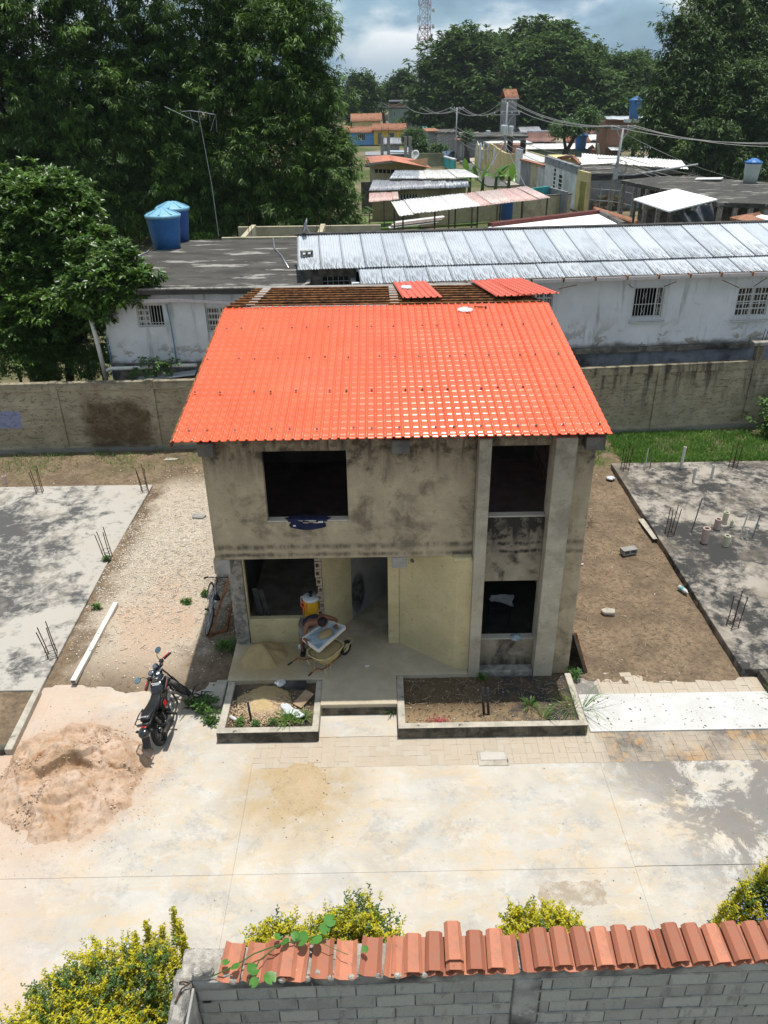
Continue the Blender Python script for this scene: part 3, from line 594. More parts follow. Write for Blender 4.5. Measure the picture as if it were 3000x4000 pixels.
# beams that carry the overhanging upper storey
MB().box(-.045, .262, -.004, 1.2, 2.585, 2.899).build('beam_end', M_CONC, house, bevel=.012)
MB().box(3.36, 3.645, -.004, .95, 2.655, 2.899).build('beam_end', M_CONC, house, bevel=.012)
for x0, x1 in ((.0, .275), (3.36, 3.68), (6.74, 7.075)):
    MB().box(x0, x1, -.27, -.003, 5.165, 5.42).build('rafter_end', M_DARKC, house, bevel=.02)
MB().box(.02, .312, .81, 1.10, .0, 2.583).build('column', M_CONC2, house, bevel=.015)
MB().box(3.282, 3.515, .76, .95, .1, 2.653).build('column', M_YEL, house, bevel=.012)
# low left window, broken door jamb
MB().box(.314, 1.93, .85, .99, .0, .888).build('sill_wall', M_YEL, house, bevel=.02)
z = .892; k = 0
while z < 2.70:
    h = min(.2, 2.715-z); x0 = 1.795+random.uniform(-.02,.05); q = random.uniform(0,.03)
    hx = (x0+.025, x0+.085, z+.06, z+h-.06)
    MB().wall(x0, 1.925, z+.004, z+h-.006, .862+q, .985, [hx] if h > .15 else []).build('block', M_BLOCKP, house, bevel=.008); z += h; k += 1
MB().box(.314, .345, .87, .99, .89, 2.583).build('jamb', M_YEL, house)
def wallpoly(pts, th, z0, z1, name, mat):
    """plaster wall along a plan polyline, thickness to the left of travel"""
    b = MB(); L = []
    for i, p in enumerate(pts):
        p = Vector(p); d = Vector((0,0))
        if i: d += (p-Vector(pts[i-1])).normalized()
        if i < len(pts)-1: d += (Vector(pts[i+1])-p).normalized()
        d.normalize(); L.append(p+Vector((-d.y, d.x))*th)
    b.poly([tuple(p) for p in pts]+[tuple(p) for p in reversed(L)], z0, z1); return b.build(name, mat, house)
wallpoly([(1.928,.98),(2.49,1.67)], .11, .2, 2.797, 'entry_wall', M_YEL)
M_SOOT = NT('sooty_grey_plaster', .92, .2); _p = M_SOOT.pos; _x = M_SOOT.xyz(_p)
_d = M_SOOT.math('ADD', M_SOOT.math('POWER', M_SOOT.math('MULTIPLY', M_SOOT.math('SUBTRACT', _x[0], 2.62), 5.5), 2.), M_SOOT.math('POWER', M_SOOT.math('MULTIPLY', M_SOOT.math('SUBTRACT', _x[2], .85), 1.7), 2.))
_m = M_SOOT.math('MULTIPLY', M_SOOT.smooth(_d, 1.1, .35), M_SOOT.ramp(M_SOOT.noise(_p, 5, 6, .7), (.3, .4), (.6, 1.)))
M_SOOT.set('Base Color', M_SOOT.mix(_m, M_SOOT.ramp(M_SOOT.noise(_p, 2, 6, .6), (.35, (.24,.24,.225)), (.65, (.36,.35,.315))), (.03,.03,.03))); M_SOOT = M_SOOT.m
wallpoly([(2.492,1.672),(3.3,2.75)], .11, .2, 2.797, 'entry_wall', M_SOOT)
wallpoly([(3.518,.78),(4.60,-.085),(4.884,-.14)], .12, .05, 2.90, 'yellow_wall', M_YEL)
MB().box(4.52, 4.884, -.16, -.003, 2.86, 2.96).build('mortar_lip', M_YEL, house, bevel=.03)
vp = Vector((3.518,.78)); vd = Vector((1.082,-.865)).normalized(); vc = vp+vd*.33
MB().lathe([(.03,0),(.045,.004),(.045,.012),(.028,.012)], 12, (vc.x-.0, vc.y-.0, 2.46), (-.62,-.78,0)).build('conduit_hole', M_DARKC, house)
# porch and interior floors
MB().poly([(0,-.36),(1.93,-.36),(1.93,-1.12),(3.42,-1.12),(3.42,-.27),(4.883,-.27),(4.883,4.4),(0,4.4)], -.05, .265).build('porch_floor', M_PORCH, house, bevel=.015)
MB().box(4.888, 6.848, .205, 4.4, .0, .264).build('interior_floor', M_INT, house)
MB().box(1.96, 3.40, -1.132, -1.122, -.03, .18).build('step_riser', M_KERBF, house)
MB().box(-.26, -.03, -.9, -.15, -.05, .12).build('edge_block', M_KERBT, house, bevel=.03)
# ---- roof of stepped sheets (160 mm waves, 219 mm steps)
def sheet_mesh(name, waves, L, mat, step=.219, pitch=.1585):
    prof = [(0,.0),(.05,.003),(.11,.018),(.17,.028),(.23,.031),(.29,.028),(.35,.018),(.40,.002),(.44,0),(.47,0),(.97,0)]
    xs = [(w+p)*pitch for w in range(waves) for p, _ in prof]+[waves*pitch]; hs = [h for w in range(waves) for _, h in prof]+[0]
    rows = [(0,.020)]; n = int(L/step)
    for k in range(1, n+1):
        y = k*step
        if y > L-.06: break
        rows += [(y-.070, .0012), (y-.064, .0), (y-.058,.0028), (y-.003,.0205), (y+.003,.021)]
    rows.append((L, .004)); ys = np.array([r[0] for r in rows]); oz = np.array([r[1] for r in rows])
    X, Y = np.meshgrid(xs, ys); Z = np.array(hs)[None]+oz[:,None]
    n_, m_ = X.shape; V = np.stack([X,Y,Z],-1).reshape(-1,3); i = np.arange(n_*m_).reshape(n_,m_)
    Fq = np.stack([i[:-1,:-1],i[:-1,1:],i[1:,1:],i[1:,:-1]],-1).reshape(-1,4)
    o = quadmesh(name, V, Fq, mat, None, True); me = o.data; bpy.data.objects.remove(o)
    return me
smesh = sheet_mesh('roof_sheet', 6, 6.06, M_ROOF)
RS = math.atan2(6.32-5.50, 5.99)
for i in range(8):
    o = bpy.data.objects.new('roof_sheet', smesh); COL.objects.link(o); o.parent = house
    o.location = (-.40+i*.9415, -.37+random.uniform(-.008,.008), 5.475+.0035*(i % 2)+i*.004); o.rotation_euler = (RS, 0, random.uniform(-.0006,.0006))
    s_ = o.modifiers.new('thick', 'SOLIDIFY'); s_.thickness = .004
# fixing screws
sb = MB(); ca, sa = math.cos(RS), math.sin(RS)
for r, s0 in enumerate((.33, 1.75, 3.2, 4.75)):
    for i in range(16):
        s = s0+random.uniform(-.02,.02); x = -.30+i*.4755+(.1585 if (i+r) % 3 == 0 else 0)
        sb.lathe([(.022,0),(.024,.012),(.010,.016),(.009,.03)], 8, (x, -.37+s*ca-.034*sa, 5.475+s*sa+.05), (0,-sa,ca))
sb.build('fixing_screw', M_DARKC, house, kind='stuff')
MB().bar((-.41,-.36,5.44), (-.41,5.6,6.26), .03, .09).build('barge_board', M_RUST, house)
# ---- bare rear slope: rusty purlins on concrete rafters
zr = lambda y: roofz(y)
for j in range(8):
    y = 5.84+j*.49; x0 = -.40+.09*j*.3
    MB().bar((x0, y, zr(y)-.02), (7.02, y, zr(y)-.02), .05, .085).build('purlin', M_RUST, house)
for x in (.0, 3.46, 6.76):
    MB().bar((x+.11, 5.66, zr(5.62)-.11), (x+.13, 9.5, zr(9.5)-.045), .22, .15).build('rafter', M_CONC, house, bevel=.01)
MB().box(-.2, 7.02, 9.42, 9.62, zr(9.5)-.2, zr(9.5)+.03).build('ring_beam', M_CONC, house, bevel=.01)
MB().box(.2, 3.4, 5.70, 5.78, 6.2, 6.3).build('ridge_beam', M_CONC, house, bevel=.01)
s3 = sheet_mesh('loose_sheet', 6, 3.65, M_ROOF2)
for i, (x, y, rz) in enumerate(((3.78,6.12,.05),(6.0,6.02,.06),(6.62,6.1,.09))):
    o = bpy.data.objects.new('loose_sheet', s3); COL.objects.link(o); o.parent = house
    o.location = (x, y, zr(y)+.075+.02*i); o.rotation_euler = (-math.radians(6), 0, rz); o.modifiers.new('thick', 'SOLIDIFY').thickness = .004
# ================================================================== THINGS ON AND IN THE HOUSE
M_NAVY = grain('navy_cotton', (.012,.014,.045), (.022,.025,.07), 8, .9, .3, 90)
M_CLOTH = grain('white_cloth', (.55,.57,.60), (.68,.70,.72), 6, .9, .2, 60)
M_BAG = NT('thin_plastic', .25, .5, col=(.72,.70,.70)); M_BAG.set('Transmission Weight', .35); M_BAG = M_BAG.m
M_BLACKP = plain('black_plastic', (.014,.014,.016), .38, .5)
M_DARKST = plain('dark_steel', (.03,.03,.032), .5, .5)
def drape(name, pts_fn, n, m, mat, label, cat, th=.008, group=None):
    u, v = np.meshgrid(np.linspace(0,1,n), np.linspace(0,1,m)); P = pts_fn(u, v)
    o = gridmesh(name, P[0], P[1], P[2], mat); s_ = o.modifiers.new('thick','SOLIDIFY'); s_.thickness = th; return tag(o, label, cat, group)
def shirt(u, v):
    half = .37*(1-.18*np.abs(v-.45))*(1+.10*np.sin(v*9))*np.where((v > .25) & (v < .6), 1.12, .92)
    x = 1.80+(u-.5)*2*half+.03*(fbm(u*3, v*3, 3, 51)-.5)
    s = v*.34-.13                                           # runs from inside the sill out and down the wall
    y = np.where(s < .0, -s*1.0+.03, .03-np.clip(s*3, 0, 1)*.055); z = 3.742-np.clip(s-.03, 0, 1)*1.0*(.82+.3*np.sin(u*PI))
    w = .022*(fbm(u*5, v*6, 4, 52)); return x, y-w*.9*(s > 0), z+w*.8*(s < .03)
sh = drape('shirt', shirt, 40, 30, M_NAVY, 'navy blue shirt draped over the sill of the upper left window', 'shirt')
MB().box(2.0, 2.09, -.045, -.038, 3.70, 3.735).build('patch', M_CLOTH, sh); MB().box(1.53, 1.58, -.046, -.038, 3.63, 3.66).build('patch', M_CLOTH, sh)
def crumple(name, c, r, mat, label, cat, seed, flat=.35, n=26, group=None):
    t = np.linspace(0, 2*PI, n); p = np.linspace(0, PI, n//2); T, Pp = np.meshgrid(t, p)
    R = r*(.55+.9*fbm(3+1.6*np.cos(T)*np.sin(Pp)+np.cos(Pp), 3+1.6*np.sin(T)*np.sin(Pp), 4, seed))
    return tag(gridmesh(name, c[0]+R*np.cos(T)*np.sin(Pp), c[1]+R*np.sin(T)*np.sin(Pp), np.maximum(c[2]+R*np.cos(Pp)*flat, c[2]-r*.2), mat), label, cat, group)
def on_roof(px, py):
    d = ray(px, py); n = Vector((0,-sa,ca)); p0 = Vector((0,-.37,5.515)); return CAM+d*((p0-CAM).dot(n)/d.dot(n))
p = on_roof(1815, 1213); crumple('plastic_bag', p, .17, M_BAG, 'clear crumpled plastic bag lying on the orange roof near the ridge', 'bag', 61)
p = H(1570, 1152, 8.2); p = Vector((3.93, 8.0, zr(8.0)+.13)); crumple('plastic_bag', p, .15, M_BAG, 'clear plastic bag on the loose sheet of the rear slope', 'bag', 62)
a, b = on_roof(1852, 1200), on_roof(1898, 1203)
hm = thing('hammer', 'small hammer lying on the orange roof just below the ridge', 'hammer', a)
d = (b-a).normalized(); q = Vector((-d.y, d.x, 0))
MB().bar(a+Vector((0,0,.015)), b+Vector((0,0,.02)), .03).build('handle', M_RUST, hm, bevel=.004); MB().bar(b-q*.07+Vector((0,0,.03)), b+q*.06+Vector((0,0,.03)), .035).build('head', M_DARKST, hm, bevel=.006)
crumple('paper_bag', (5.86, .02, .94), .12, grain('blue_grey_paper', (.25,.33,.42), (.48,.52,.55), 14, .8), 'crumpled blue and grey paper on the sill of the lower right window', 'paper', 63)
# board leaning on the right-hand side wall
lbd = thing('leaning_board', 'dark worn board leaning against the right side wall of the house', 'board', (7.2,.1,0))
MB().bar((7.36,.55,.02), (7.02,.55,1.02), .04, 1.15, (0,1,0)).build('board', M_DARKC, lbd, bevel=.006)
MB().bar((7.385,.0,.02), (7.045,.0,1.06), .04, .05).build('batten', M_RUST, lbd)
# chair with a cloth inside the lower right room
ch = thing('chair', 'dark metal chair with a white cloth hung over it inside the lower right window', 'chair', (5.75,1.5,.265))
for x, y in ((5.55,1.35),(5.95,1.35)): MB().tube([(x,y,.265),(x,y,1.08)], .016).build('leg', M_DARKST, ch)
for x, y in ((5.55,1.75),(5.95,1.75)): MB().tube([(x,y,.265),(x,y,.72)], .016).build('leg', M_DARKST, ch)
MB().box(5.53,5.97,1.33,1.77,.70,.735).build('seat', M_DARKST, ch, bevel=.01); MB().bar((5.55,1.35,1.06),(5.95,1.35,1.06), .03).build('back_rail', M_DARKST, ch)
drape('cloth', lambda u, v: (5.5+u*.5+.02*np.sin(v*8), 1.325-.015*np.sin(u*9)-.02*v, 1.09-v*(.14+.16*np.abs(u-.15)*1.2)), 20, 14, M_CLOTH, 'white cloth hanging on the dark chair inside the house', 'cloth')
for i, (xa, xb) in enumerate(((.42,.60),(.52,.78))):
    tag(MB().bar((xb,1.15,.27), (xa,1.35+.1*i,1.35-.1*i), .11, .025, (0,1,0)).build('plank', M_DARKC, bevel=.004), ('taller plank leaning inside the lower left window opening','shorter plank leaning inside the lower left window opening')[i], 'plank', 'planks leaning inside the house')
# ================================================================== PLANTERS
def planter(name, label, x0, x1, y0, y1, z, parts):
    t = thing(name, label, 'planter', ((x0+x1)/2, (y0+y1)/2, 0))
    k = .14
    MB().box(x0, x1, y0, y0+k, -.05, z).build('kerb', M_KERBF, t, bevel=.015)
    MB().box(x0, x0+k, y0+k+.002, y1, -.05, z-.002).build('kerb', M_KERBT if parts != 'r' else M_KERBT, t, bevel=.015)
    MB().box(x1-k*.9, x1, y0+k+.002, y1, -.05, z-.004).build('kerb', M_KERBT, t, bevel=.015)
    MB().box(x0+.002, x1-.002, y0+.002, y0+k-.002, z-.001, z+.006).build('kerb_cap', M_KERBT, t)
    xa, ya = np.meshgrid(np.linspace(x0+k-.01, x1-k*.9+.01, 60), np.linspace(y0+k-.01, y1, 44))
    hh = .17+.05*(fbm(xa*5, ya*5, 4, 71)-.5)+.03*(fbm(xa*16, ya*16, 3, 72)-.5)
    return t, xa, ya, hh
t, xa, ya, hh = planter('planter', 'left concrete edged planter filled with sand and gravel beside the step', .03, 1.93, -1.82, -.37, .245, 'l')
gridmesh('soil', xa, ya, hh, M_SOIL, t)
heap('planter_sand', .80, -.95, .66, .55, lambda x, y, r: (.18*(1-r)**1.0+.05*(fbm(x*7, y*7, 4, 73)-.4))*np.clip((1-r)*5, 0, 1), M_SANDT, 'tan sand and gravel heap inside the left planter', 'sand pile', 80, 30, .18)
P = scat(3200, .18, 1.75, -1.6, -.5, lambda x, y: np.exp(-(((x-.85)/.5)**2+((y+1.2)/.3)**2)), lambda x, y: .195+.15*np.clip(1-np.hypot((x-.8)/.66, (y+.95)/.55), 0, 1))
M_GRAVT = NT('tan_gravel', .92, .2); M_GRAVT.set('Base Color', M_GRAVT.ramp(M_GRAVT.island, (0., (.40,.28,.16)), (.5, (.52,.385,.25)), (1., (.60,.48,.35)))); M_GRAVT = M_GRAVT.m
tag(stones('planter_gravel', P, RNG.uniform(.008,.02,len(P)), M_GRAVT), 'pale gravel lying in front of the sand in the left planter', 'gravel')
t, xa, ya, hh = planter('planter', 'long right planter with bare brown soil and charred patch before the yellow wall', 3.42, 6.97, -1.78, -.275, .245, 'r')
ms = NT('charred_planter_soil', .97, .1); _p = ms.pos; _x = ms.xyz(_p); _n = ms.noise(_p, 6, 7, .7)
_cm = ms.math('MULTIPLY', ms.smooth(ms.math('ADD', _x[0], _n), 5.3, 6.2), ms.ramp(ms.noise(_p, 2.2, 7, .7), (.38, 0.), (.55, 1.)))
_tn = ms.math('MULTIPLY', ms.smooth(ms.math('ADD', _x[1], ms.math('MULTIPLY', _n, .5)), -.8, -1.25), .8)
_c = ms.mix(_tn, ms.ramp(_n, (.35, (.10,.068,.04)), (.65, (.19,.135,.08))), (.35,.25,.145)); _c = ms.mix(_cm, _c, (.055,.052,.05))
ms.set('Base Color', ms.mix(.4, _c, ms.ramp(ms.noise(_p, 50, 4, .75), (.3, .35), (.7, 1.)), 'MULTIPLY')); ms.bump(ms.math('ADD', _n, ms.noise(_p, 50, 3, .7)), .8, .02)
gridmesh('soil', xa, ya, hh, ms.m, t)
P = scat(1700, 3.6, 6.8, -1.6, -.3, lambda x, y: .4+.6*fbm(x*3, y*3, 3, 8), lambda x, y: 0*x+.185); tag(stones('planter_pebbles', P, RNG.choice([.006,.012,.022], len(P), p=[.5,.4,.1]), M_PEB), 'pebbles on the soil of the long right planter', 'pebbles')
P = scat(150, 3.6, 6.8, -1.6, -.3, lambda x, y: np.where(x < 5.4, 1, .4), lambda x, y: 0*x+.20); tag(twigs('planter_litter', P, RNG.uniform(.05,.28,len(P)), M_STRAW, w=.004), 'dry twigs and straw on the soil of the long right planter', 'litter')
P = np.column_stack([RNG.normal(4.17,.11,90), RNG.normal(-1.53,.06,90), np.full(90,.205)]); M_BERRY = plain('red_berries', (.42,.06,.07), .5)
tag(stones('fallen_berries', P, np.full(90,.016), M_BERRY, flat=1), 'small red berries fallen near the front of the right planter', 'berries')
for i, (x, lab) in enumerate(((5.06,'left of two black pipes standing in the right planter'),(5.15,'right of two black pipes standing in the right planter'))):
    tag(MB().tube([(x+.02,-1.36,.12),(x-.01,-1.33,.45),(x-.03,-1.31,.80)], .026, 10).build('black_pipe', M_BLACKP, smooth=True), lab, 'pipe', 'black pipes in the right planter')
tag(MB().tube([(.63,-1.44,.15),(.60,-1.42,.62)], .022, 8).build('black_pipe', M_BLACKP, smooth=True), 'single short black pipe leaning in the left planter', 'pipe')
M_CARD = grain('damp_cardboard', (.30,.20,.13), (.38,.27,.18), 5, .9)
tag(MB().bar((1.47,-1.10,.23),(1.70,-.78,.30), .22, .012).build('cardboard', M_CARD, bevel=.003), 'brown cardboard scrap leaning in the left planter beside the white bag', 'cardboard')
def bagfn(u, v): return 1.18+.42*u+.05*np.sin(v*5)+.04*(fbm(u*4, v*4, 3, 76)-.5), -1.40+.34*v*(1-.5*u)+.05*np.sin(u*6), .225+.06*fbm(u*4, v*4, 4, 77)*np.sin(u*PI)**.4*2
drape('white_sack', bagfn, 24, 20, M_CLOTH, 'crumpled white sack lying in the left planter', 'sack', .006)
crumple('plastic_bag', (1.08,-.44,.25), .11, M_BAG, 'small clear plastic bag at the back edge of the left planter', 'bag', 66)
tag(MB().box(1.16,1.60,-.58,-.40,.17,.27).build('concrete_block', M_DARKC, bevel=.01), 'dark concrete block set at the back edge of the left planter', 'block')
tag(MB().lathe([(.03,0),(.036,.01),(.036,.13),(.014,.17),(.014,.19)], 12, (.22,-1.36,.23), (.75,-.45,-.12)).build('bottle', M_BAG, smooth=True), 'crushed clear plastic bottle at the left corner of the left planter', 'bottle')
# ================================================================== PORCH WORK: SAND, COOLER, SHOVEL, BARROW, SIEVE, MAN
M_YELP = plain('yellow_plastic', (.66,.36,.015), .45, .5, var=.15)
M_WHP = plain('white_plastic', (.66,.67,.66), .45, .5, var=.2)
M_ORGP = plain('orange_plastic', (.75,.10,.03), .45, .5, var=.1)
M_WOOD = grain('worn_wood', (.22,.15,.085), (.34,.25,.15), 8, .8)
M_GALV = plain('galvanised_steel', (.42,.44,.47), .38, .5, .75, var=.4)
M_RUBBER = grain('black_rubber', (.016,.016,.016), (.035,.033,.03), 20, .85, .3, 80)
heap('porch_sand', .66, .42, .56, .50, lambda x, y, r: (.30*(1-r)**1.1-.08*np.exp(-(((x-.80)/.16)**2+((y-.48)/.1)**2))+.03*(fbm(x*7, y*7, 4, 81)-.4))*np.clip((1-r)*6, 0, 1)+.003, M_SANDT, 'tan sand heap on the porch floor below the low left window', 'sand pile', 90, 36, .265)
P = scat(1500, .1, 2.4, -.4, .85, lambda x, y: np.exp(-(((x-.7)/.7)**2+((y-.35)/.5)**2)), lambda x, y: 0*x+.268); tag(stones('porch_grit', P, RNG.choice([.004,.007,.012], len(P), p=[.6,.34,.06]), M_SANDT), 'grains of sand scattered over the porch floor', 'grit')
ck = thing('water_cooler', 'yellow drink cooler with white lid on the window ledge behind the man', 'cooler', (1.66,.95,.89))
c0 = (1.66, .96, .89)
MB().lathe([(.150,0),(.158,.02),(.168,.42),(.166,.43)], 28, c0).build('body', M_YELP, ck, smooth=True)
MB().lathe([(.172,.428),(.178,.44),(.178,.475),(.165,.488),(.05,.492)], 28, c0).build('lid', M_WHP, ck, smooth=True)
MB().lathe([(.036,.49),(.034,.54),(.045,.56),(.045,.59)], 10, c0).build('lid_knob', M_BLACKP, ck)
for s in (-1, 1): MB().tube([(c0[0]+s*.165,.96,1.24),(c0[0]+s*.215,.96,1.22),(c0[0]+s*.205,.96,1.38),(c0[0]+s*.17,.96,1.37)], .010).build('handle', M_WHP, ck)
sv = thing('shovel', 'shovel with orange D-grip and wooden shaft leaning on the ledge beside the cooler', 'shovel', (1.46,.62,.27))
A = Vector((1.45,.60,.36)); B = Vector((1.515,.80,1.20)); d = (B-A).normalized()
MB().tube([A, A+d*.28], .020, 8).build('ferrule', M_BLACKP, sv); MB().tube([A+d*.28, B-d*.06], .017, 8).build('shaft', M_WOOD, sv)
h = MB(); pr = Vector((1,0,0)); h.tube([B-d*.10, B-d*.02], .022, 8); h.tube([B-d*.02, B+pr*.06+d*.06, B+pr*.06+d*.12], .013); h.tube([B-d*.02, B-pr*.06+d*.06, B-pr*.06+d*.12], .013); h.tube([B-pr*.07+d*.12, B+pr*.07+d*.12], .016); h.build('grip', M_ORGP, sv)
rings = [[A+d*s+pr*(w*math.cos(t))+Vector((0,-.35,-.1))*(.06*abs(math.cos(t))**2*-.4)+Vector((0,.012*math.sin(t),0)) for t in [2*PI*k/10 for k in range(10)]] for s, w in ((.05,.03),(.02,.10),(-.10,.115),(-.18,.09),(-.24,.02))]
MB().loft(rings).build('blade', M_GALV, sv, smooth=True)
# wheelbarrow: local frame, wheel towards +y
wb = thing('wheelbarrow', 'yellow wheelbarrow full of sifted sand standing on the porch before the bending man', 'wheelbarrow', (2.0,-.07,.265), -.66); wb.scale = (.88,.88,.94)
M_YBAR = NT('chipped_yellow_paint', .6, .4); _n = M_YBAR.noise(M_YBAR.obj, 7, 6, .7); M_YBAR.set('Base Color', M_YBAR.ramp(_n, (.42, (.60,.47,.14)), (.5, (.50,.42,.24)), (.6, (.34,.28,.2)))); M_YBAR = M_YBAR.m
def rr(w, l, z, cx=0, cy=0, n=24, p=3.2):
    out = []
    for k in range(n):
        t = 2*PI*k/n; c, s = math.cos(t), math.sin(t)
        out.append(Vector((cx+w/2*abs(c)**(2/p)*(1 if c >= 0 else -1), cy+l/2*abs(s)**(2/p)*(1 if s >= 0 else -1), z)))
    return out
tr = MB(); outer = [rr(.34,.46,.26,0,.05), rr(.46,.62,.38,0,.03), rr(.60,.84,.56), rr(.66,.90,.585), rr(.66,.90,.60), rr(.60,.84,.598), rr(.52,.74,.50), rr(.3,.4,.46)]
tr.loft(outer).build('tray', M_YBAR, wb, smooth=True)
sd = MB(); rg = []
for k, f in enumerate((1., .8, .55, .3, .05)):
    rg.append([v+Vector((0,0,.0+.035*(1-f)+.008*random.uniform(-1,1))) for v in rr(.565*f,.79*f,.565)])
sd.loft(rg).build('sand_load', M_SANDT, wb, smooth=True)
for s in (-1, 1):
    MB().tube([(s*.05,.66,.20),(s*.13,.42,.235),(s*.24,-.2,.33),(s*.29,-.46,.42),(s*.30,-.62,.55),(s*.31,-.86,.56)], .017, 8).build('handle_bar', M_RUST, wb)
    MB().tube([(s*.30,-.80,.56),(s*.31,-.93,.56)], .022, 8).build('grip', M_BLACKP, wb)
    MB().tube([(s*.23,-.10,.34),(s*.25,-.16,.01),(s*.25,-.24,.008),(s*.26,-.36,.37)], .014, 8).build('leg', M_YBAR, wb)
wh = MB().ring((0,.70,.185), (1,0,0), .145, .042, 26, 8).build('wheel', M_RUBBER, wb, smooth=True)
MB().lathe([(.11,-.02),(.12,-.015),(.12,.015),(.11,.02)], 16, (0,.70,.185), (1,0,0)).build('rim', M_YBAR, wh)
MB().tube([(-.14,.48,.24),(-.13,.72,.36),(-.08,.92,.30),(.08,.92,.30),(.13,.72,.36),(.14,.48,.24)], .012).build('front_guard', M_YBAR, wb)
# sieve held over the barrow, corners measured in space
S1, S2, S3, S4 = [Vector(q) for q in ((1.57,-.17,1.13),(1.90,-.52,1.10),(2.40,.14,1.16),(2.03,.36,1.17))]
sg = thing('sieve', 'white framed hand sieve with blue screen and sand held over the wheelbarrow', 'sieve', (1.98,-.06,.99))
M_WPW = grain('chipped_white_wood', (.58,.56,.52), (.68,.66,.62), 6, .8, .4, spots=((.25,.17,.10), 9))
c_ = [S1,S2,S3,S4]
for i in range(4): MB().bar(c_[i], c_[(i+1)%4], .032, .075).build('frame_board', M_WPW, sg, bevel=.004)
M_SCR = grain('blue_screen', (.20,.30,.40), (.38,.46,.52), 7, .55, .3, 120, c3=(.52,.55,.55))
nrm = (S2-S1).cross(S4-S1).normalized(); dn = Vector((0,0,-.015))
MB().add([p+dn for p in c_]+[p+dn-Vector((0,0,.008)) for p in c_], [(0,1,2,3),(7,6,5,4)]+[(i,4+i,4+(i+1)%4,(i+1)%4) for i in range(4)]).build('screen', M_SCR, sg)
cc = (S1+S2+S3+S4)/4+Vector((.03,.03,-.012)); ex = (S3-S2).normalized(); ey = (S4-S3).normalized()
rg = [[cc+ex*(.19*f*math.cos(t))*(1+.06*math.sin(3*t))+ey*(.13*f*math.sin(t))+Vector((0,0,.045*(1-f*f))) for t in [2*PI*k/24 for k in range(24)]] for f in (1.,.85,.6,.3,.03)]
MB().loft(rg).build('sand_load', M_SANDT, sg, smooth=True)
# ---- the man
M_SKIN = plain('brown_skin', (.20,.085,.045), .5, .4, var=.15)
M_HAIR = grain('black_hair', (.006,.006,.006), (.014,.013,.012), 30, .6, .6, 90)
M_TANK = grain('dark_blue_singlet', (.014,.016,.032), (.03,.032,.055), 9, .9)
M_SHORT = grain('grey_shorts', (.20,.19,.19), (.28,.27,.27), 9, .9)
man = thing('person', 'man in a dark singlet bending over the wheelbarrow with a sieve in his hands', 'person', (1.62,.62,.265))
def skin(name, V, E_, R_, mat, parent, root=0, sub=2, smooth=True):
    me = bpy.data.meshes.new(name); me.from_pydata([tuple(v) for v in V], E_, []); o = link(name, me, mat, None)
    sk = o.modifiers.new('skin', 'SKIN'); sk.use_smooth_shade = True
    for i, r in enumerate(R_):
        d = me.skin_vertices[0].data[i]; d.radius = r if isinstance(r, tuple) else (r, r); d.use_root = (i == root)
    if sub: o.modifiers.new('sub', 'SUBSURF').levels = sub; o.modifiers['sub'].render_levels = sub
    dg = bpy.context.evaluated_depsgraph_get(); dg.update(); m2 = bpy.data.meshes.new_from_object(o.evaluated_get(dg))
    bpy.data.objects.remove(o); m2.name = name
    off = worldloc(parent)
    for v in m2.vertices: v.co -= off
    m2.materials.clear(); r = link(name, m2, mat, parent, smooth); return r
pelv = (1.60,.56,1.00); chest = (1.78,.20,1.30); nk = (1.90,.02,1.40); hd = (1.955,-.07,1.44)
shR_ = (1.635,.08,1.30); shL_ = (2.0,.30,1.33)
V = [pelv, (1.68,.40,1.15), chest, nk, hd,                                     # 0-4 spine
     shR_, (1.585,-.06,1.03), (1.60,-.22,1.17),                                   # 5-7 right arm
     shL_, (2.22,.40,1.17), (2.215,.24,1.175),                                      # 8-10 left arm
     (1.50,.58,.93), (1.47,.42,.60), (1.47,.56,.33), (1.46,.44,.29),               # 11-14
     (1.70,.62,.93), (1.74,.46,.60), (1.74,.62,.33), (1.75,.50,.29)]
E_ = [(0,1),(1,2),(2,3),(3,4),(2,5),(5,6),(6,7),(2,8),(8,9),(9,10),(0,11),(11,12),(12,13),(13,14),(0,15),(15,16),(16,17),(17,18)]
R_ = [(.125,.105),(.118,.095),(.135,.10),(.05,.05),(.055,.06),(.058,.058),(.040,.040),(.028,.026),(.058,.058),(.040,.040),(.028,.026),(.088,.088),(.056,.056),(.038,.038),(.034,.03),(.088,.088),(.056,.056),(.038,.038),(.034,.03)]
skin('body', V, E_, R_, M_SKIN, man)
# head with face, bent down
Rh = Matrix.Rotation(math.radians(-42), 3, 'Z') @ Matrix.Rotation(math.radians(62), 3, 'X')
hc = Vector((1.985,-.10,1.47)); hb_ = MB().ball(hc, .098, 18, 14, (.80,.98,1.16), Rh)
hb_.ball(hc+Rh@Vector((0,-.10,-.02)), .018, 8, 6, (.8,1,1.3), Rh)
for s in (-1, 1): hb_.ball(hc+Rh@Vector((s*.080,.005,-.01)), .024, 8, 6, (.4,.8,1.2), Rh)
hb_.build('head', M_SKIN, man, smooth=True)
fc = MB()
for s in (-1, 1): fc.ball(hc+Rh@Vector((s*.032,-.084,.012)), .011, 8, 6, (1,.6,.7), Rh)
fc.ball(hc+Rh@Vector((0,-.088,-.055)), .018, 8, 6, (1.2,.4,.35), Rh); fc.build('face_features', M_HAIR, man)
MB().ball(hc+Rh@Vector((0,.018,.030)), .106, 18, 12, (.84,.97,1.02), Rh).build('hair', M_HAIR, man, smooth=True)
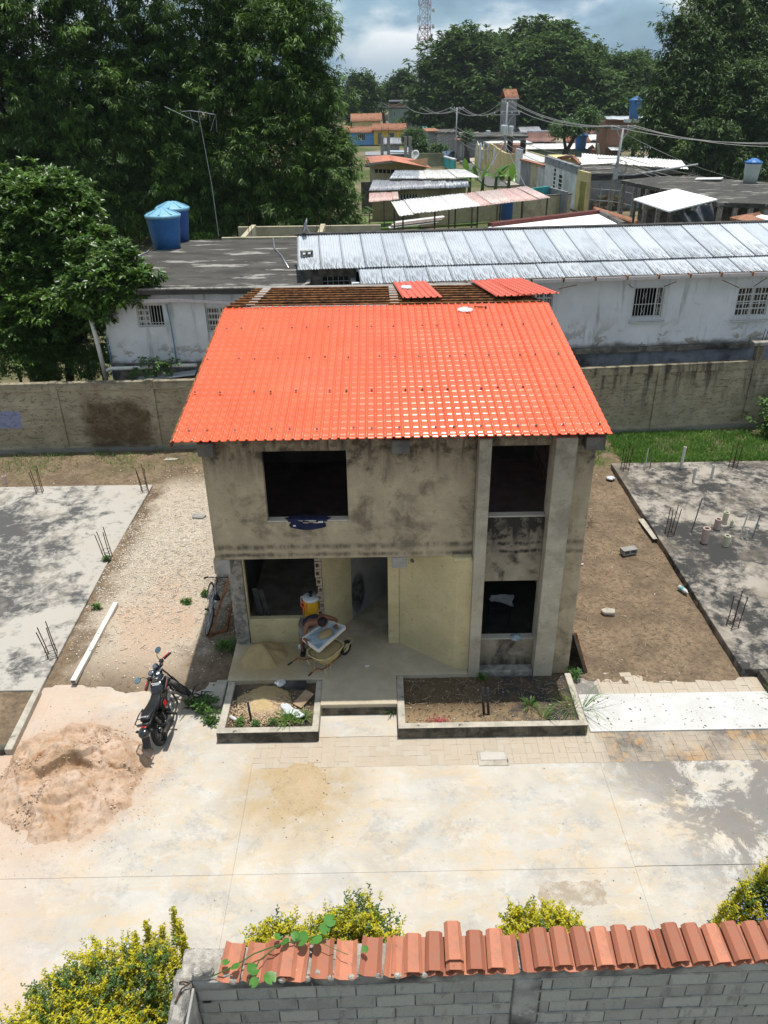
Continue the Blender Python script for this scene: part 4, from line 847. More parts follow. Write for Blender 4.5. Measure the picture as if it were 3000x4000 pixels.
def hand(w, fd, sd_, up, name='hand'):
    """wrist, finger direction, side towards thumb, palm normal"""
    w, fd, sd_, up = Vector(w), Vector(fd).normalized(), Vector(sd_).normalized(), Vector(up).normalized()
    V = [w, w+fd*.045, w+fd*.085]; E_ = [(0,1),(1,2)]; R_ = [.024,(.036,.018),(.036,.016)]
    for k, (o, L) in enumerate(((.030,.075),(.010,.085),(-.010,.078),(-.028,.060))):
        b = len(V); p = w+fd*.085+sd_*o; V += [p, p+fd*L*.5-up*.012, p+fd*L*.75-up*.042]; E_ += [(2,b),(b,b+1),(b+1,b+2)]; R_ += [.010,.009,.007]
    b = len(V); p = w+fd*.03+sd_*.036; V += [p, p+fd*.035+sd_*.022-up*.012, p+fd*.06+sd_*.02-up*.03]; E_ += [(1,b),(b,b+1),(b+1,b+2)]; R_ += [.013,.011,.008]
    skin(name, V, E_, R_, M_SKIN, man, 0, 1)
hand((1.60,-.22,1.17), (.55,-.6,-.15), (.6,.5,0), (0,0,1)); hand((2.215,.24,1.175), (.1,-.8,-.1), (-.9,-.1,0), (0,0,1))
Vt = [(1.60,.56,.97),(1.68,.40,1.15),(1.775,.21,1.30),(1.70,.13,1.335),(1.90,.26,1.35),(1.845,.10,1.36)]
skin('singlet', Vt, [(0,1),(1,2),(2,3),(2,4),(2,5)], [(.165,.145),(.160,.135),(.172,.138),(.078,.08),(.078,.08),(.085,.08)], M_TANK, man, 0)
skin('shorts', [(1.60,.57,1.0),(1.50,.58,.93),(1.475,.44,.66),(1.70,.62,.93),(1.735,.48,.66)], [(0,1),(1,2),(0,3),(3,4)], [(.145,.12),.105,.085,.105,.085], M_SHORT, man, 0)
MB().box(1.42,1.52,.33,.60,.266,.325).build('shoe', M_BLACKP, man, bevel=.02); MB().box(1.70,1.80,.38,.65,.266,.325).build('shoe', M_BLACKP, man, bevel=.02)
tag(MB().lathe([(.015,0),(.02,.01),(.02,.09),(.012,.10)], 8, (2.78,-.02,.285), (1,.25,0)).build('small_bottle', M_WHP), 'small pale bottle lying on the porch floor beside the wheelbarrow', 'bottle')

# ================================================================== MOTORCYCLE (local: heads +y, upright, then leans on its side stand)
M_MBLK = plain('gloss_black_paint', (.008,.008,.010), .16, .6, coat=.6, var=.1)
M_SEAT = grain('black_vinyl', (.012,.012,.013), (.02,.02,.021), 25, .5, .3, 90, .003)
M_ALU = plain('dull_aluminium', (.34,.34,.35), .42, .5, .8, var=.5, scale=20)
M_RED = plain('red_paint', (.55,.02,.018), .35, .5, var=.1)
M_MIR = NT('mirror_glass', .03, .5, 1., col=(.75,.82,.84)).m
M_GAU = plain('gauge_face', (.10,.12,.16), .15, .6)
M_MUF = grain('sooty_exhaust', (.03,.03,.03), (.09,.085,.08), 8, .5, .2, 60, metal=.5)
mo = thing('motorcycle', 'black street motorcycle with red stripe parked on its side stand beside the sand pile', 'motorcycle', (-.985,-1.75,0))
PB = []                                                     # parts: (builder, name, mat, smooth, bevel, parent index)
def mp_(b, name, mat, smooth=False, bevel=0, par=None): PB.append((b, name, mat, smooth, bevel, par)); return len(PB)-1
def wheel(c, axis, R, tyre, front):
    w = mp_(MB().ring(c, axis, R-tyre, tyre, 40, 10, 1.1), 'wheel', M_RUBBER, True)
    rim = MB().ring(c, axis, R-tyre*2-.008, .016, 36, 6); ax = Vector(axis).normalized(); x = ax.orthogonal().normalized(); y = ax.cross(x); c = Vector(c)
    for k in range(6):
        t = 2*PI*k/6; d = x*math.cos(t)+y*math.sin(t); rim.bar(c+d*.05, c+d*(R-tyre*2-.01), .03, .022, tuple(ax))
    rim.lathe([(.05,-.05),(.06,-.04),(.06,.04),(.05,.05)], 14, c, axis); mp_(rim, 'rim', M_MBLK, True, 0, w)
    return w
wheel((0,0,.30), (1,0,0), .30, .052, False)
# steering assembly built straight, then turned about the raked axis
head_p = Vector((0,.86,.93)); axle_f = Vector((0,1.21,.30)); sa_ = (head_p-axle_f).normalized()
ROT = Matrix.Translation(head_p) @ Matrix.Rotation(math.radians(58), 4, sa_) @ Matrix.Translation(-head_p)
n0 = len(PB)
wheel(axle_f, (1,0,0), .30, .046, True)
for s in (-1, 1):
    mp_(MB().tube([axle_f+Vector((s*.085,-.02,0)), axle_f+sa_*.30+Vector((s*.085,-.02,0))], .026, 10).tube([axle_f+sa_*.30+Vector((s*.085,-.02,0)), head_p+Vector((s*.085,.0,.04))], .018, 10), 'fork_leg', M_MBLK, True)
fb = MB(); rings = []
for k in range(13):
    t = math.radians(-40+k*15.5); rr_ = .335
    c = axle_f+Vector((0, -math.sin(t)*rr_, math.cos(t)*rr_)); d = Vector((0,-math.sin(t),math.cos(t)))
    w = .062 if k < 10 else .055
    rings.append([c+Vector((w*math.cos(q),0,0))+d*(.022*math.sin(q)) for q in [2*PI*j/10 for j in range(10)]])
mp_(fb.loft(rings), 'front_fender', M_MUF, True)
mp_(MB().loft(rings[10:]), 'mud_flap', M_RUBBER, True) if False else None
hl = Vector((0,1.02,.90)); mp_(MB().lathe([(.03,-.10),(.085,-.05),(.10,.02),(.098,.05)], 20, hl, (0,1,-.1)), 'headlight', M_MBLK, True)
mp_(MB().lathe([(.092,.05),(.06,.065),(.01,.07)], 20, hl, (0,1,-.1)), 'lens', M_MIR, True, 0, len(PB)-1)
for s in (-1, 1):
    g = mp_(MB().lathe([(.045,-.05),(.058,-.03),(.058,.022),(.052,.026)], 20, (s*.075,.965,1.035), (0,-.55,1)), 'gauge', M_MBLK, True)
    mp_(MB().lathe([(.048,.026),(.044,.030),(.01,.0305)], 20, (s*.075,.965,1.035), (0,-.55,1)), 'dial', M_GAU, True, 0, g)
    mp_(MB().tube([(0,.87,1.0),(s*.10,.87,1.01),(s*.18,.85,1.07),(s*.27,.80,1.06)], .013, 8), 'handlebar', M_MBLK, True)
    mp_(MB().tube([(s*.26,.80,1.06),(s*.40,.74,1.05)], .021, 10).lathe([(.012,0),(.015,.02)], 8, (s*.40,.74,1.05), (s*.9,-.4,0)), 'grip', M_RUBBER, True)
    mp_(MB().tube([(s*.21,.87,1.06),(s*.28,.875,1.055),(s*.41,.81,1.045)], .010, 6), 'lever', M_RED, True)
    mp_(MB().box(s*.20-.035, s*.20+.035, .80, .88, 1.03, 1.10), 'switch_pod', M_BLACKP, False, .012)
    mp_(MB().tube([(s*.20,.86,1.09),(s*.235,.885,1.18),(s*.30,.87,1.235)], .0065, 6), 'mirror_stem', M_BLACKP, True)
    mm = mp_(MB().ball((s*.335,.855,1.25), .06, 14, 10, (1.1,.35,.85), Matrix.Rotation(math.radians(-38),3,'X')), 'mirror', M_BLACKP, True)
    rg = []
    Rm = Matrix.Rotation(math.radians(-38),3,'X')
    for f in (1., .02): rg.append([Vector((s*.335,.855,1.25))+Rm@Vector((.061*f*math.cos(t)*(1+.08*math.sin(2*t)), -.0225, .048*f*math.sin(t))) for t in [2*PI*k/18 for k in range(18)]])
    mp_(MB().loft(rg), 'glass', M_MIR, False, 0, mm)
    mp_(MB().ball((s*.16,1.0,.93), .035, 10, 8, (1.3,.9,.8)).tube([(s*.05,.98,.92),(s*.15,1.0,.93)], .01), 'indicator', M_ORGP if False else M_BLACKP, True)
mp_(MB().box(-.10,.10,.83,.93,.965,.99).lathe([(.02,0),(.02,.02)], 10, (0,.87,.99)), 'top_clamp', M_ALU, False, .01)
n1 = len(PB)
for i in range(n0, n1): PB[i][0].xf(ROT)
# frame, tank, seat, engine
tk = []
for y, w, zt, zb_ in ((.40,.05,.83,.74),(.46,.115,.90,.70),(.58,.145,.965,.68),(.70,.150,.985,.69),(.80,.120,.975,.73),(.87,.06,.93,.80)):
    tk.append([Vector((w*math.copysign(abs(math.cos(t))**.7, math.cos(t)), y, (zt+zb_)/2+(zt-zb_)/2*math.copysign(abs(math.sin(t))**.75, math.sin(t)))) for t in [2*PI*k/20 for k in range(20)]])
tank = mp_(MB().loft(tk), 'fuel_tank', M_MBLK, True)
for s in (-1, 1):
    for m_, z0_, z1_, dx in ((M_RED,.80,.835,.0),(M_WHP,.84,.862,.0)):
        mp_(MB().add([(s*(.150+.003),.50,z0_-.03),(s*.155,.72,z0_+.03),(s*.135,.84,z1_+.06),(s*.140,.84,z0_+.085),(s*.156,.72,z1_+.03),(s*(.1535),.50,z0_-.022)], [(0,1,4,5),(1,2,3,4)]), 'stripe', m_, False, 0, tank)
def text(body, size, mat, parent, M_, name='lettering', ext=.002):
    c = bpy.data.curves.new(name, 'FONT'); c.body = body; c.size = size; c.extrude = ext; c.align_x = 'CENTER'; c.align_y = 'CENTER'; c.resolution_u = 2
    o = bpy.data.objects.new(name, c); COL.objects.link(o); dg = bpy.context.evaluated_depsgraph_get(); dg.update()
    me = bpy.data.meshes.new_from_object(o.evaluated_get(dg)); bpy.data.objects.remove(o); me.materials.clear(); me.materials.append(mat)
    me.transform(M_); r = bpy.data.objects.new(name, me); COL.objects.link(r); r.parent = parent; return r
mp_(MB().lathe([(.03,0),(.034,.008),(.028,.014)], 16, (0,.66,.978), (0,0,1)), 'filler_cap', M_ALU, True, 0, tank)
st = []
for y, w, zt, th in ((.44,.085,.845,.05),(.34,.105,.80,.07),(.18,.125,.795,.075),(.05,.130,.82,.08),(-.06,.125,.865,.085),(-.22,.105,.875,.08),(-.33,.07,.865,.05)):
    st.append([Vector((w*math.copysign(abs(math.cos(t))**.6, math.cos(t)), y, zt-th/2+th/2*math.copysign(abs(math.sin(t))**.6, math.sin(t)))) for t in [2*PI*k/18 for k in range(18)]])
seat = mp_(MB().loft(st), 'seat', M_SEAT, True)
tl = []
for y, w, zt, th in ((.30,.11,.755,.10),(.0,.115,.78,.10),(-.25,.09,.80,.09),(-.42,.055,.80,.05)):
    tl.append([Vector((w*math.cos(t), y, zt-th/2+th/2*math.sin(t))) for t in [2*PI*k/14 for k in range(14)]])
mp_(MB().loft(tl), 'tail_fairing', M_MBLK, True)
mp_(MB().box(-.05,.05,-.46,-.40,.72,.79), 'tail_light', M_RED, False, .012)
mp_(MB().ball((0,-.47,.70), .13, 18, 12, (.85,1.05,.72)), 'rear_fender_cover', M_MBLK, True)
mp_(MB().tube([(.125,.0,.84),(.145,-.18,.855),(.14,-.42,.86),(.05,-.47,.86),(-.05,-.47,.86),(-.14,-.42,.86),(-.145,-.18,.855),(-.125,.0,.84)], .011, 8).tube([(.13,-.30,.858),(-.13,-.30,.858)], .009), 'grab_rail', M_BLACKP, True)
mp_(MB().bar((0,-.50,.66),(0,-.60,.42), .15, .012, (0,1,0)), 'number_plate_bracket', M_BLACKP, False, .004)
for s in (-1, 1):
    mp_(MB().ball((s*.13,-.46,.72), .03, 10, 8, (1.3,.9,.8)).tube([(s*.04,-.44,.73),(s*.12,-.46,.72)], .009), 'indicator', M_BLACKP, True)
    mp_(MB().tube([(s*.12,.0,.33),(s*.115,-.13,.70)], .03, 10).ring((s*.118,-.05,.46), (0,-.3,1), .026, .008, 14, 5).ring((s*.118,-.08,.54), (0,-.3,1), .026, .008, 14, 5), 'shock_absorber', M_MUF, True)
    mp_(MB().tube([(s*.09,.0,.30),(s*.09,.48,.36)], .020, 8), 'swing_arm', M_MBLK, True)
    mp_(MB().tube([(s*.06,.36,.40),(s*.24,.36,.33)], .016, 8).tube([(s*.16,.36,.345),(s*.27,.35,.325)], .022, 8), 'foot_peg', M_RUBBER, True)
mp_(MB().tube([(0,.86,.88),(0,.80,.55),(0,.66,.30),(0,.36,.28),(0,.38,.70)], .024, 8).tube([(0,.84,.84),(.0,.38,.72),(0,-.3,.74)], .022, 8), 'frame', M_MBLK, True)
eng = MB().box(-.12,.12,.40,.70,.26,.46); mp_(eng, 'engine', M_MUF, False, .03)
cy = MB()
for k in range(7): cy.box(-.10,.10,.56+.012*k,.74+.012*k,.47+k*.026,.483+k*.026)
cy.box(-.07,.07,.60,.74,.46,.66); mp_(cy, 'cylinder', M_ALU, False, .004)
for s in (-1, 1): mp_(MB().lathe([(.085,0),(.10,.015),(.085,.035),(.03,.04)], 18, (s*.12,.52,.37), (s,0,0)), 'engine_cover', M_ALU, True)
mp_(MB().box(-.122,.122,.22,.42,.52,.72), 'side_cover', M_MBLK, False, .03); mp_(MB().box(.123,.132,.30,.42,.56,.66), 'side_badge', M_RED, False, .003)
mp_(MB().tube([(.06,.76,.50),(.09,.84,.42),(.13,.80,.25),(.15,.60,.22),(.16,.36,.24)], .020, 8), 'exhaust_pipe', M_MUF, True)
mp_(MB().lathe([(.022,0),(.045,.10),(.052,.16),(.052,.52),(.040,.56),(.025,.55)], 16, (.165,.34,.25), (.03,-1,.20)), 'muffler', M_MUF, True)
mp_(MB().tube([(-.10,.42,.28),(-.22,.44,.08),(-.30,.46,.02)], .013, 8), 'side_stand', M_BLACKP, True)
LEAN = Matrix.Translation((-.985,-1.75,0)) @ Matrix.Rotation(math.radians(-1.5), 4, 'Z') @ Matrix.Rotation(math.radians(-10.5), 4, 'Y')
built = []
for b, name, mat, smooth, bev, par in PB:
    b.xf(LEAN); built.append(b.build(name, mat, built[par] if par is not None else mo, smooth, bev))
Lm = Matrix.Translation((.985,1.75,0)) @ LEAN
text('MOBLE', .05, M_WHP, built[seat], Lm @ Matrix.Translation((0,-.275,.882)) @ Matrix.Rotation(0, 4, 'Z') @ Matrix.Rotation(math.radians(3), 4, 'X'))
def strip(n, w, h, M_, name='lettering'):
    b = MB(); x = -w/2
    for k in range(n):
        c = w/n; b.box(x+.08*c, x+.82*c, -h/2*(1-.2*(k%2)), h/2, 0, .003); b.box(x+.3*c, x+c, -h*.12, h*.12, 0, .003); x += c
    b.xf(M_); me = bpy.data.meshes.new(name); me.from_pydata(b.v,[],b.f); o = link(name, me, M_WHP, built[tank]); return o
for k, (yy, w) in enumerate(((.545,.17),(.515,.13))): strip(7, w, .018, Lm @ Matrix.Translation((.01*k,yy,.952-.012*k)) @ Matrix.Rotation(math.radians(26), 4, 'X'))
strip(9, .17, .022, Lm @ Matrix.Translation((.118,.70,.952)) @ Matrix.Rotation(math.radians(84), 4, 'Z') @ Matrix.Rotation(math.radians(-30), 4, 'X'))
b = MB().lathe([(.002,0),(.036,.001),(.036,.004),(.002,.005)], 18, (0,0,0)); b.xf(Lm @ Matrix.Translation((-.01,.80,.982))); me = bpy.data.meshes.new('emblem'); me.from_pydata(b.v,[],b.f); link('emblem', me, M_WHP, built[tank])
b = MB()
for q in ((-.045,.045,-.03,-.022),(-.045,.045,.022,.03),(-.045,-.037,-.022,.022),(.037,.045,-.022,.022)): b.box(*q, 0, .002)
b.xf(Lm @ Matrix.Translation((-.02,.615,.978)) @ Matrix.Rotation(math.radians(5), 4, 'X')); me = bpy.data.meshes.new('warning_decal'); me.from_pydata(b.v,[],b.f); link('warning_decal', me, M_RUST, built[tank])

# ================================================================== BICYCLE AND RUSTY FRAME at the left wall
bk = thing('bicycle', 'silver and black bicycle leaning on the rusty frame at the left house wall', 'bicycle', (-.80,1.57,0))
M_SILV = plain('silver_paint', (.36,.37,.40), .35, .5, .3, var=.3)
PB2 = []
def bp(b, name, mat, smooth=True, bev=0, par=None): PB2.append([b, name, mat, smooth, bev, par]); return len(PB2)-1
def bwheel(c, axis):
    w = bp(MB().ring(c, axis, .305, .021, 40, 8), 'wheel', M_RUBBER); bp(MB().ring(c, axis, .278, .011, 40, 6), 'rim', M_GALV, True, 0, w)
    s = MB(); ax = Vector(axis).normalized(); x = ax.orthogonal().normalized(); y = ax.cross(x); c = Vector(c)
    for k in range(18):
        t = 2*PI*k/18; d = x*math.cos(t)+y*math.sin(t); s.tube([c+ax*(.025 if k % 2 else -.025), c+d*.27], .0025, 3)
    s.lathe([(.02,-.04),(.025,-.03),(.025,.03),(.02,.04)], 10, c, axis); bp(s, 'spokes', M_GALV, False, 0, w)
bwheel((0,0,.326), (1,0,0))
hp = Vector((0,.84,.72)); ax_f = Vector((0,1.04,.326)); sx = (hp-ax_f).normalized()
R2_ = Matrix.Translation(hp) @ Matrix.Rotation(math.radians(14), 4, sx) @ Matrix.Translation(-hp)
i0 = len(PB2); bwheel(ax_f, (1,0,0))
bp(MB().tube([ax_f+Vector((-.05,0,0)), (-.05,.90,.62), (-.02,.86,.68)], .013, 8).tube([ax_f+Vector((.05,0,0)), (.05,.90,.62), (.02,.86,.68)], .013, 8), 'fork', M_SILV)
bp(MB().tube([(0,.86,.66),(0,.80,.90),(0,.86,.95)], .014, 8), 'stem', M_BLACKP)
bp(MB().tube([(-.30,.80,1.0),(-.20,.86,.98),(0,.87,.95),(.20,.86,.98),(.30,.80,1.0)], .011, 8), 'handlebar', M_BLACKP)
for s in (-1,1): bp(MB().tube([(s*.22,.855,.983),(s*.32,.79,1.003)], .018, 8), 'grip', M_RUBBER)
i1 = len(PB2)
for i in range(i0, i1): PB2[i][0].xf(R2_)
bb = Vector((0,.42,.29)); sc_ = Vector((0,.30,.74))
bp(MB().tube([hp-Vector((0,-.02,.02)), bb], .019, 10).tube([hp+Vector((0,-.01,.05)), sc_], .016, 10).tube([bb, sc_+Vector((0,-.03,.08))], .016, 10), 'frame', M_SILV)
for s in (-1,1): bp(MB().tube([(s*.05,0,.326), (s*.03,.40,.29)], .009, 6).tube([(s*.05,0,.326), (s*.02,.31,.70)], .008, 6), 'stay', M_SILV)
bp(MB().loft([[Vector((w*math.cos(t), y, .86+h*math.sin(t))) for t in [2*PI*k/12 for k in range(12)]] for y, w, h in ((.10,.03,.02),(.13,.085,.032),(.22,.075,.03),(.33,.028,.022),(.40,.015,.015))]), 'saddle', M_SEAT)
bp(MB().ball((0,.11,.82), .045, 10, 8, (.8,.5,.7)), 'reflector', M_WHP)
bp(MB().ring(bb+Vector((.05,0,0)), (1,0,0), .085, .008, 24, 5).tube([bb+Vector((.06,0,0)), bb+Vector((.07,.10,-.13))], .010).tube([bb+Vector((-.06,0,0)), bb+Vector((-.07,-.10,.13))], .010), 'crank', M_GALV)
for s in (-1,1): bp(MB().box(s*.11-.045, s*.11+.045, .42+s*.10-.03, .42+s*.10+.03, .29-s*.13-.01, .29-s*.13+.01), 'pedal', M_BLACKP, False, .004)
LB = Matrix.Translation((-.82,1.57,0)) @ Matrix.Rotation(math.radians(9), 4, 'Z') @ Matrix.Rotation(math.radians(22), 4, 'Y')
bl = []
for b, name, mat, sm, bev, par in PB2: b.xf(LB); bl.append(b.build(name, mat, bl[par] if par is not None else bk, sm, bev))
rf = thing('rusty_angle_iron', 'rusty angle iron frame leaning against the left house wall behind the bicycle', 'metal frame', (-.6,1.5,0))
MB().bar((-.72,1.40,.02),(-.03,2.40,1.70), .055, .012).bar((-.72,1.43,.02),(-.03,2.43,1.70), .012, .055).build('long_angle', M_RUST, rf)
MB().bar((-.66,1.48,.04),(-.36,1.60,.05), .05, .05).build('foot_angle', M_RUST, rf); MB().bar((-.36,1.60,.05),(-.005,2.5,1.5), .045, .045).build('rear_angle', M_RUST, rf)
MB().bar((-.20,2.15,1.27),(-.02,2.2,1.18), .04, .04).build('cross_angle', M_RUST, rf)
# ================================================================== REBAR STARTERS AND PIPES
RB = None
def rebar(loc, lab, grp, rz=0, lean=(0,0)):
    global RB
    if RB is None:
        RB = thing('rebar_cage', lab, 'rebar', loc, rz, grp)
        for i, (dx, dy) in enumerate(((-.085,-.085),(.085,-.085),(.085,.085),(-.085,.085))):
            b = MB().tube([(dx,dy,-.15),(dx,dy,.30),(dx+(-.03,.02,.01,-.02)[i],dy+.02,.74+.05*(i%3))], .011, 6); me = bpy.data.meshes.new('rebar_rod'); me.from_pydata(b.v,[],b.f); link('rebar_rod', me, M_RUST2, RB)
        for z in (.05,.20):
            b = MB(); c = [(-.1,-.1,z),(.1,-.1,z),(.1,.1,z),(-.1,.1,z)]
            for k in range(4): b.tube([c[k], c[(k+1)%4]], .006, 5)
            me = bpy.data.meshes.new('stirrup'); me.from_pydata(b.v,[],b.f); link('stirrup', me, M_RUST2, RB)
        o = RB
    else: o = copy_tree(RB, loc, rz, lab)
    o['group'] = grp; o.rotation_euler = (lean[0], lean[1], rz); return o
M_RUST2 = grain('dark_rebar', (.045,.032,.026), (.12,.06,.035), 20, .9)
gL, gR = 'rebar cages rising from the left slab', 'rebar cages rising from the black slab'
rebar((-7.17,8.62,.1), 'rebar cage at the far left, in front of the brown stained wall', gL, .2, (.02,-.05)); rebar((-3.98,8.6,.1), 'rebar cage at the rear right corner of the pale slab', gL, .5, (.02,-.06))
rebar((-3.95,4.75,.12), 'leaning rebar cage where the gravel meets the pale slab', gL, .1, (.03,-.10)); rebar((-3.95,.75,.1), 'rebar cage at the front corner of the pale slab beside the white steel tube', gL, .3, (.04,-.09))
rebar((10.8,9.35,.2), 'rebar cage at the rear left corner of the black slab', gR, .2, (.0,.06)); rebar((14.2,9.38,.2), 'rebar cage beside the bright grass at the back of the black slab', gR, .4, (.0,.07))
rebar((10.85,5.3,.2), 'rebar cage on the black slab edge above the loose block', gR, .1, (-.02,.10)); rebar((10.9,1.25,.2), 'frontmost rebar cage on the black slab edge', gR, .3, (0,.08))
M_PVC = plain('white_pvc', (.62,.60,.54), .5, .4, var=.2); M_PVCP = plain('pinkish_pvc', (.50,.38,.33), .55, .4); M_PVCC = plain('cream_pvc', (.55,.52,.38), .55, .4); M_PVCG = plain('grey_conduit', (.16,.16,.16), .6, .4)
def stub(x, y, h, r, mat, lab, lx=.0, ly=0, cat='pipe'):
    o = thing('pipe_stub', lab, cat, (x,y,.2), 0, 'pipes standing in the black slab')
    MB().tube([(x,y,.1),(x+lx,y+ly,.2+h)], r, 14, False).build('pipe', mat, o, smooth=True)
    a = Vector((x+lx,y+ly,.2+h)); MB().ring(a-Vector((0,0,.004)), (lx,ly,h), r*.86, r*.2, 14, 6).build('rim', mat, o); return o
stub(12.57,9.40,.72,.045,M_PVC,'tall white pipe at the back of the black slab before the grass',.03); stub(12.62,8.45,.45,.04,M_PVC,'white pipe just in front of the tall white one',.02)
stub(13.28,8.71,.42,.04,M_PVC,'white pipe standing right of the tall one on the black slab',.01); stub(11.43,9.36,.70,.014,M_PVC,'thin pale rod at the back of the black slab',.02)
stub(11.62,9.42,.42,.014,M_PVCG,'thin grey rod beside the pale rod at the back of the slab'); stub(11.64,9.22,.08,.03,M_PVC,'very short white pipe end near the back of the black slab')
stub(12.22,5.56,.30,.085,M_PVCP,'wide pinkish pipe furthest back of the drain pipes'); stub(12.54,5.87,.33,.075,M_PVCC,'wide cream pipe behind the other drain pipes',.02)
stub(12.66,5.67,.18,.042,M_PVCC,'short cream pipe between the wide drain pipes'); stub(11.62,4.86,.42,.095,M_PVCP,'widest pinkish pipe nearest the slab edge')
stub(12.10,4.67,.30,.08,M_PVCC,'wide cream pipe in front of the drain pipe group',.01); stub(12.63,5.07,.75,.018,M_PVC,'thin leaning white pipe beside the drain pipes',.09)
stub(12.78,5.04,.28,.032,M_PVC,'small upright white pipe beside the thin leaning one'); stub(12.95,5.04,.70,.014,M_PVCG,'thin grey rod right of the drain pipes',.08)
stub(13.26,5.55,.14,.05,plain('pale_green_pvc',(.40,.47,.42),.5),'short pale green pipe right of the drain pipes',.06); stub(11.45,5.36,1.05,.016,M_PVCG,'tall bare grey rod between rebar cage and drain pipes',.12)
stub(-8.44,9.2,.20,.06,M_PVCP,'short pinkish pipe at the far left edge before the wall')
bpy.data.objects['pipe_stub.016']['group'] = 'pipes on the left lot'
M_WST = grain('white_painted_steel', (.60,.575,.52), (.70,.68,.63), 8, .6, .3, spots=((.32,.27,.2), 8))
be = thing('steel_tube', 'long white rectangular steel tube lying on the earth of the left lot', 'steel tube', (-3.15,1.2,.1))
MB().bar((-3.20,-.16,.13),(-3.11,2.58,.16), .115, .085).build('tube', M_WST, be, bevel=.005); MB().bar((-3.2013,-.164,.13),(-3.2012,-.161,.13), .09, .06).build('open_end', M_DARKC, be)
def block(loc, rz, lab, mat, rx=0):
    o = thing('concrete_block', lab, 'block', loc, rz); o.rotation_euler = (rx,0,rz)
    b = MB().wall(-.2,.2,-.075,.075,-.1,.1,[(-.165,-.02,-.045,.045),(.02,.165,-.045,.045)]); me = bpy.data.meshes.new('block'); me.from_pydata(b.v,[],b.f); link('block', me, mat, o, bevel=.006); return o
block((9.58,4.62,.13), .25, 'loose hollow concrete block lying on the brown earth strip', M_CONC)
tag(MB().poly([(-2.15,6.7),(-1.85,6.66),(-1.78,6.85),(-2.0,6.95),(-2.18,6.86)], .08, .2).build('concrete_chunk', M_CONC, bevel=.015), 'flat grey concrete chunk on the gravel beside the house', 'rubble')
tag(MB().poly([(-3.98,10.9),(-3.55,10.92),(-3.5,11.05),(-3.9,11.1)], .03, .08).build('concrete_chunk', M_KERBT, bevel=.01), 'pale flat stone lying on the grass near the back wall', 'rubble')
tag(MB().poly([(8.25,1.95),(8.5,1.93),(8.55,2.1),(8.35,2.16),(8.2,2.08)], .02, .12).build('stone', M_KERBT, bevel=.03), 'pale stone on the brown earth strip', 'stone')
bo = thing('bottle', 'clear plastic bottle with pale blue label lying by the slab kerb', 'bottle', (10.38,2.85,.1))
MB().lathe([(.045,0),(.055,.01),(.055,.24),(.02,.30),(.02,.33)], 14, (10.33,2.98,.1), (.3,-.9,.05)).build('body', M_BAG, bo, smooth=True); MB().lathe([(.057,.09),(.057,.18)], 14, (10.33,2.98,.1), (.3,-.9,.05)).build('label', plain('teal_label',(.12,.38,.36),.5), bo)
crumple('paper', (10.28,9.0,.09), .13, M_CLOTH, 'crumpled white paper by the rear corner of the black slab', 'paper', 91)
tag(MB().bar((10.42,6.35,.1),(10.48,5.2,.12), .16, .02).build('pale_board', M_KERBT), 'pale broken board lying along the kerb of the black slab', 'board')
tag(MB().bar((8.05,4.03,.03),(8.30,4.15,.05), .04, .02).build('stick', M_PVC), 'short white stick on the brown earth near the house corner', 'stick')

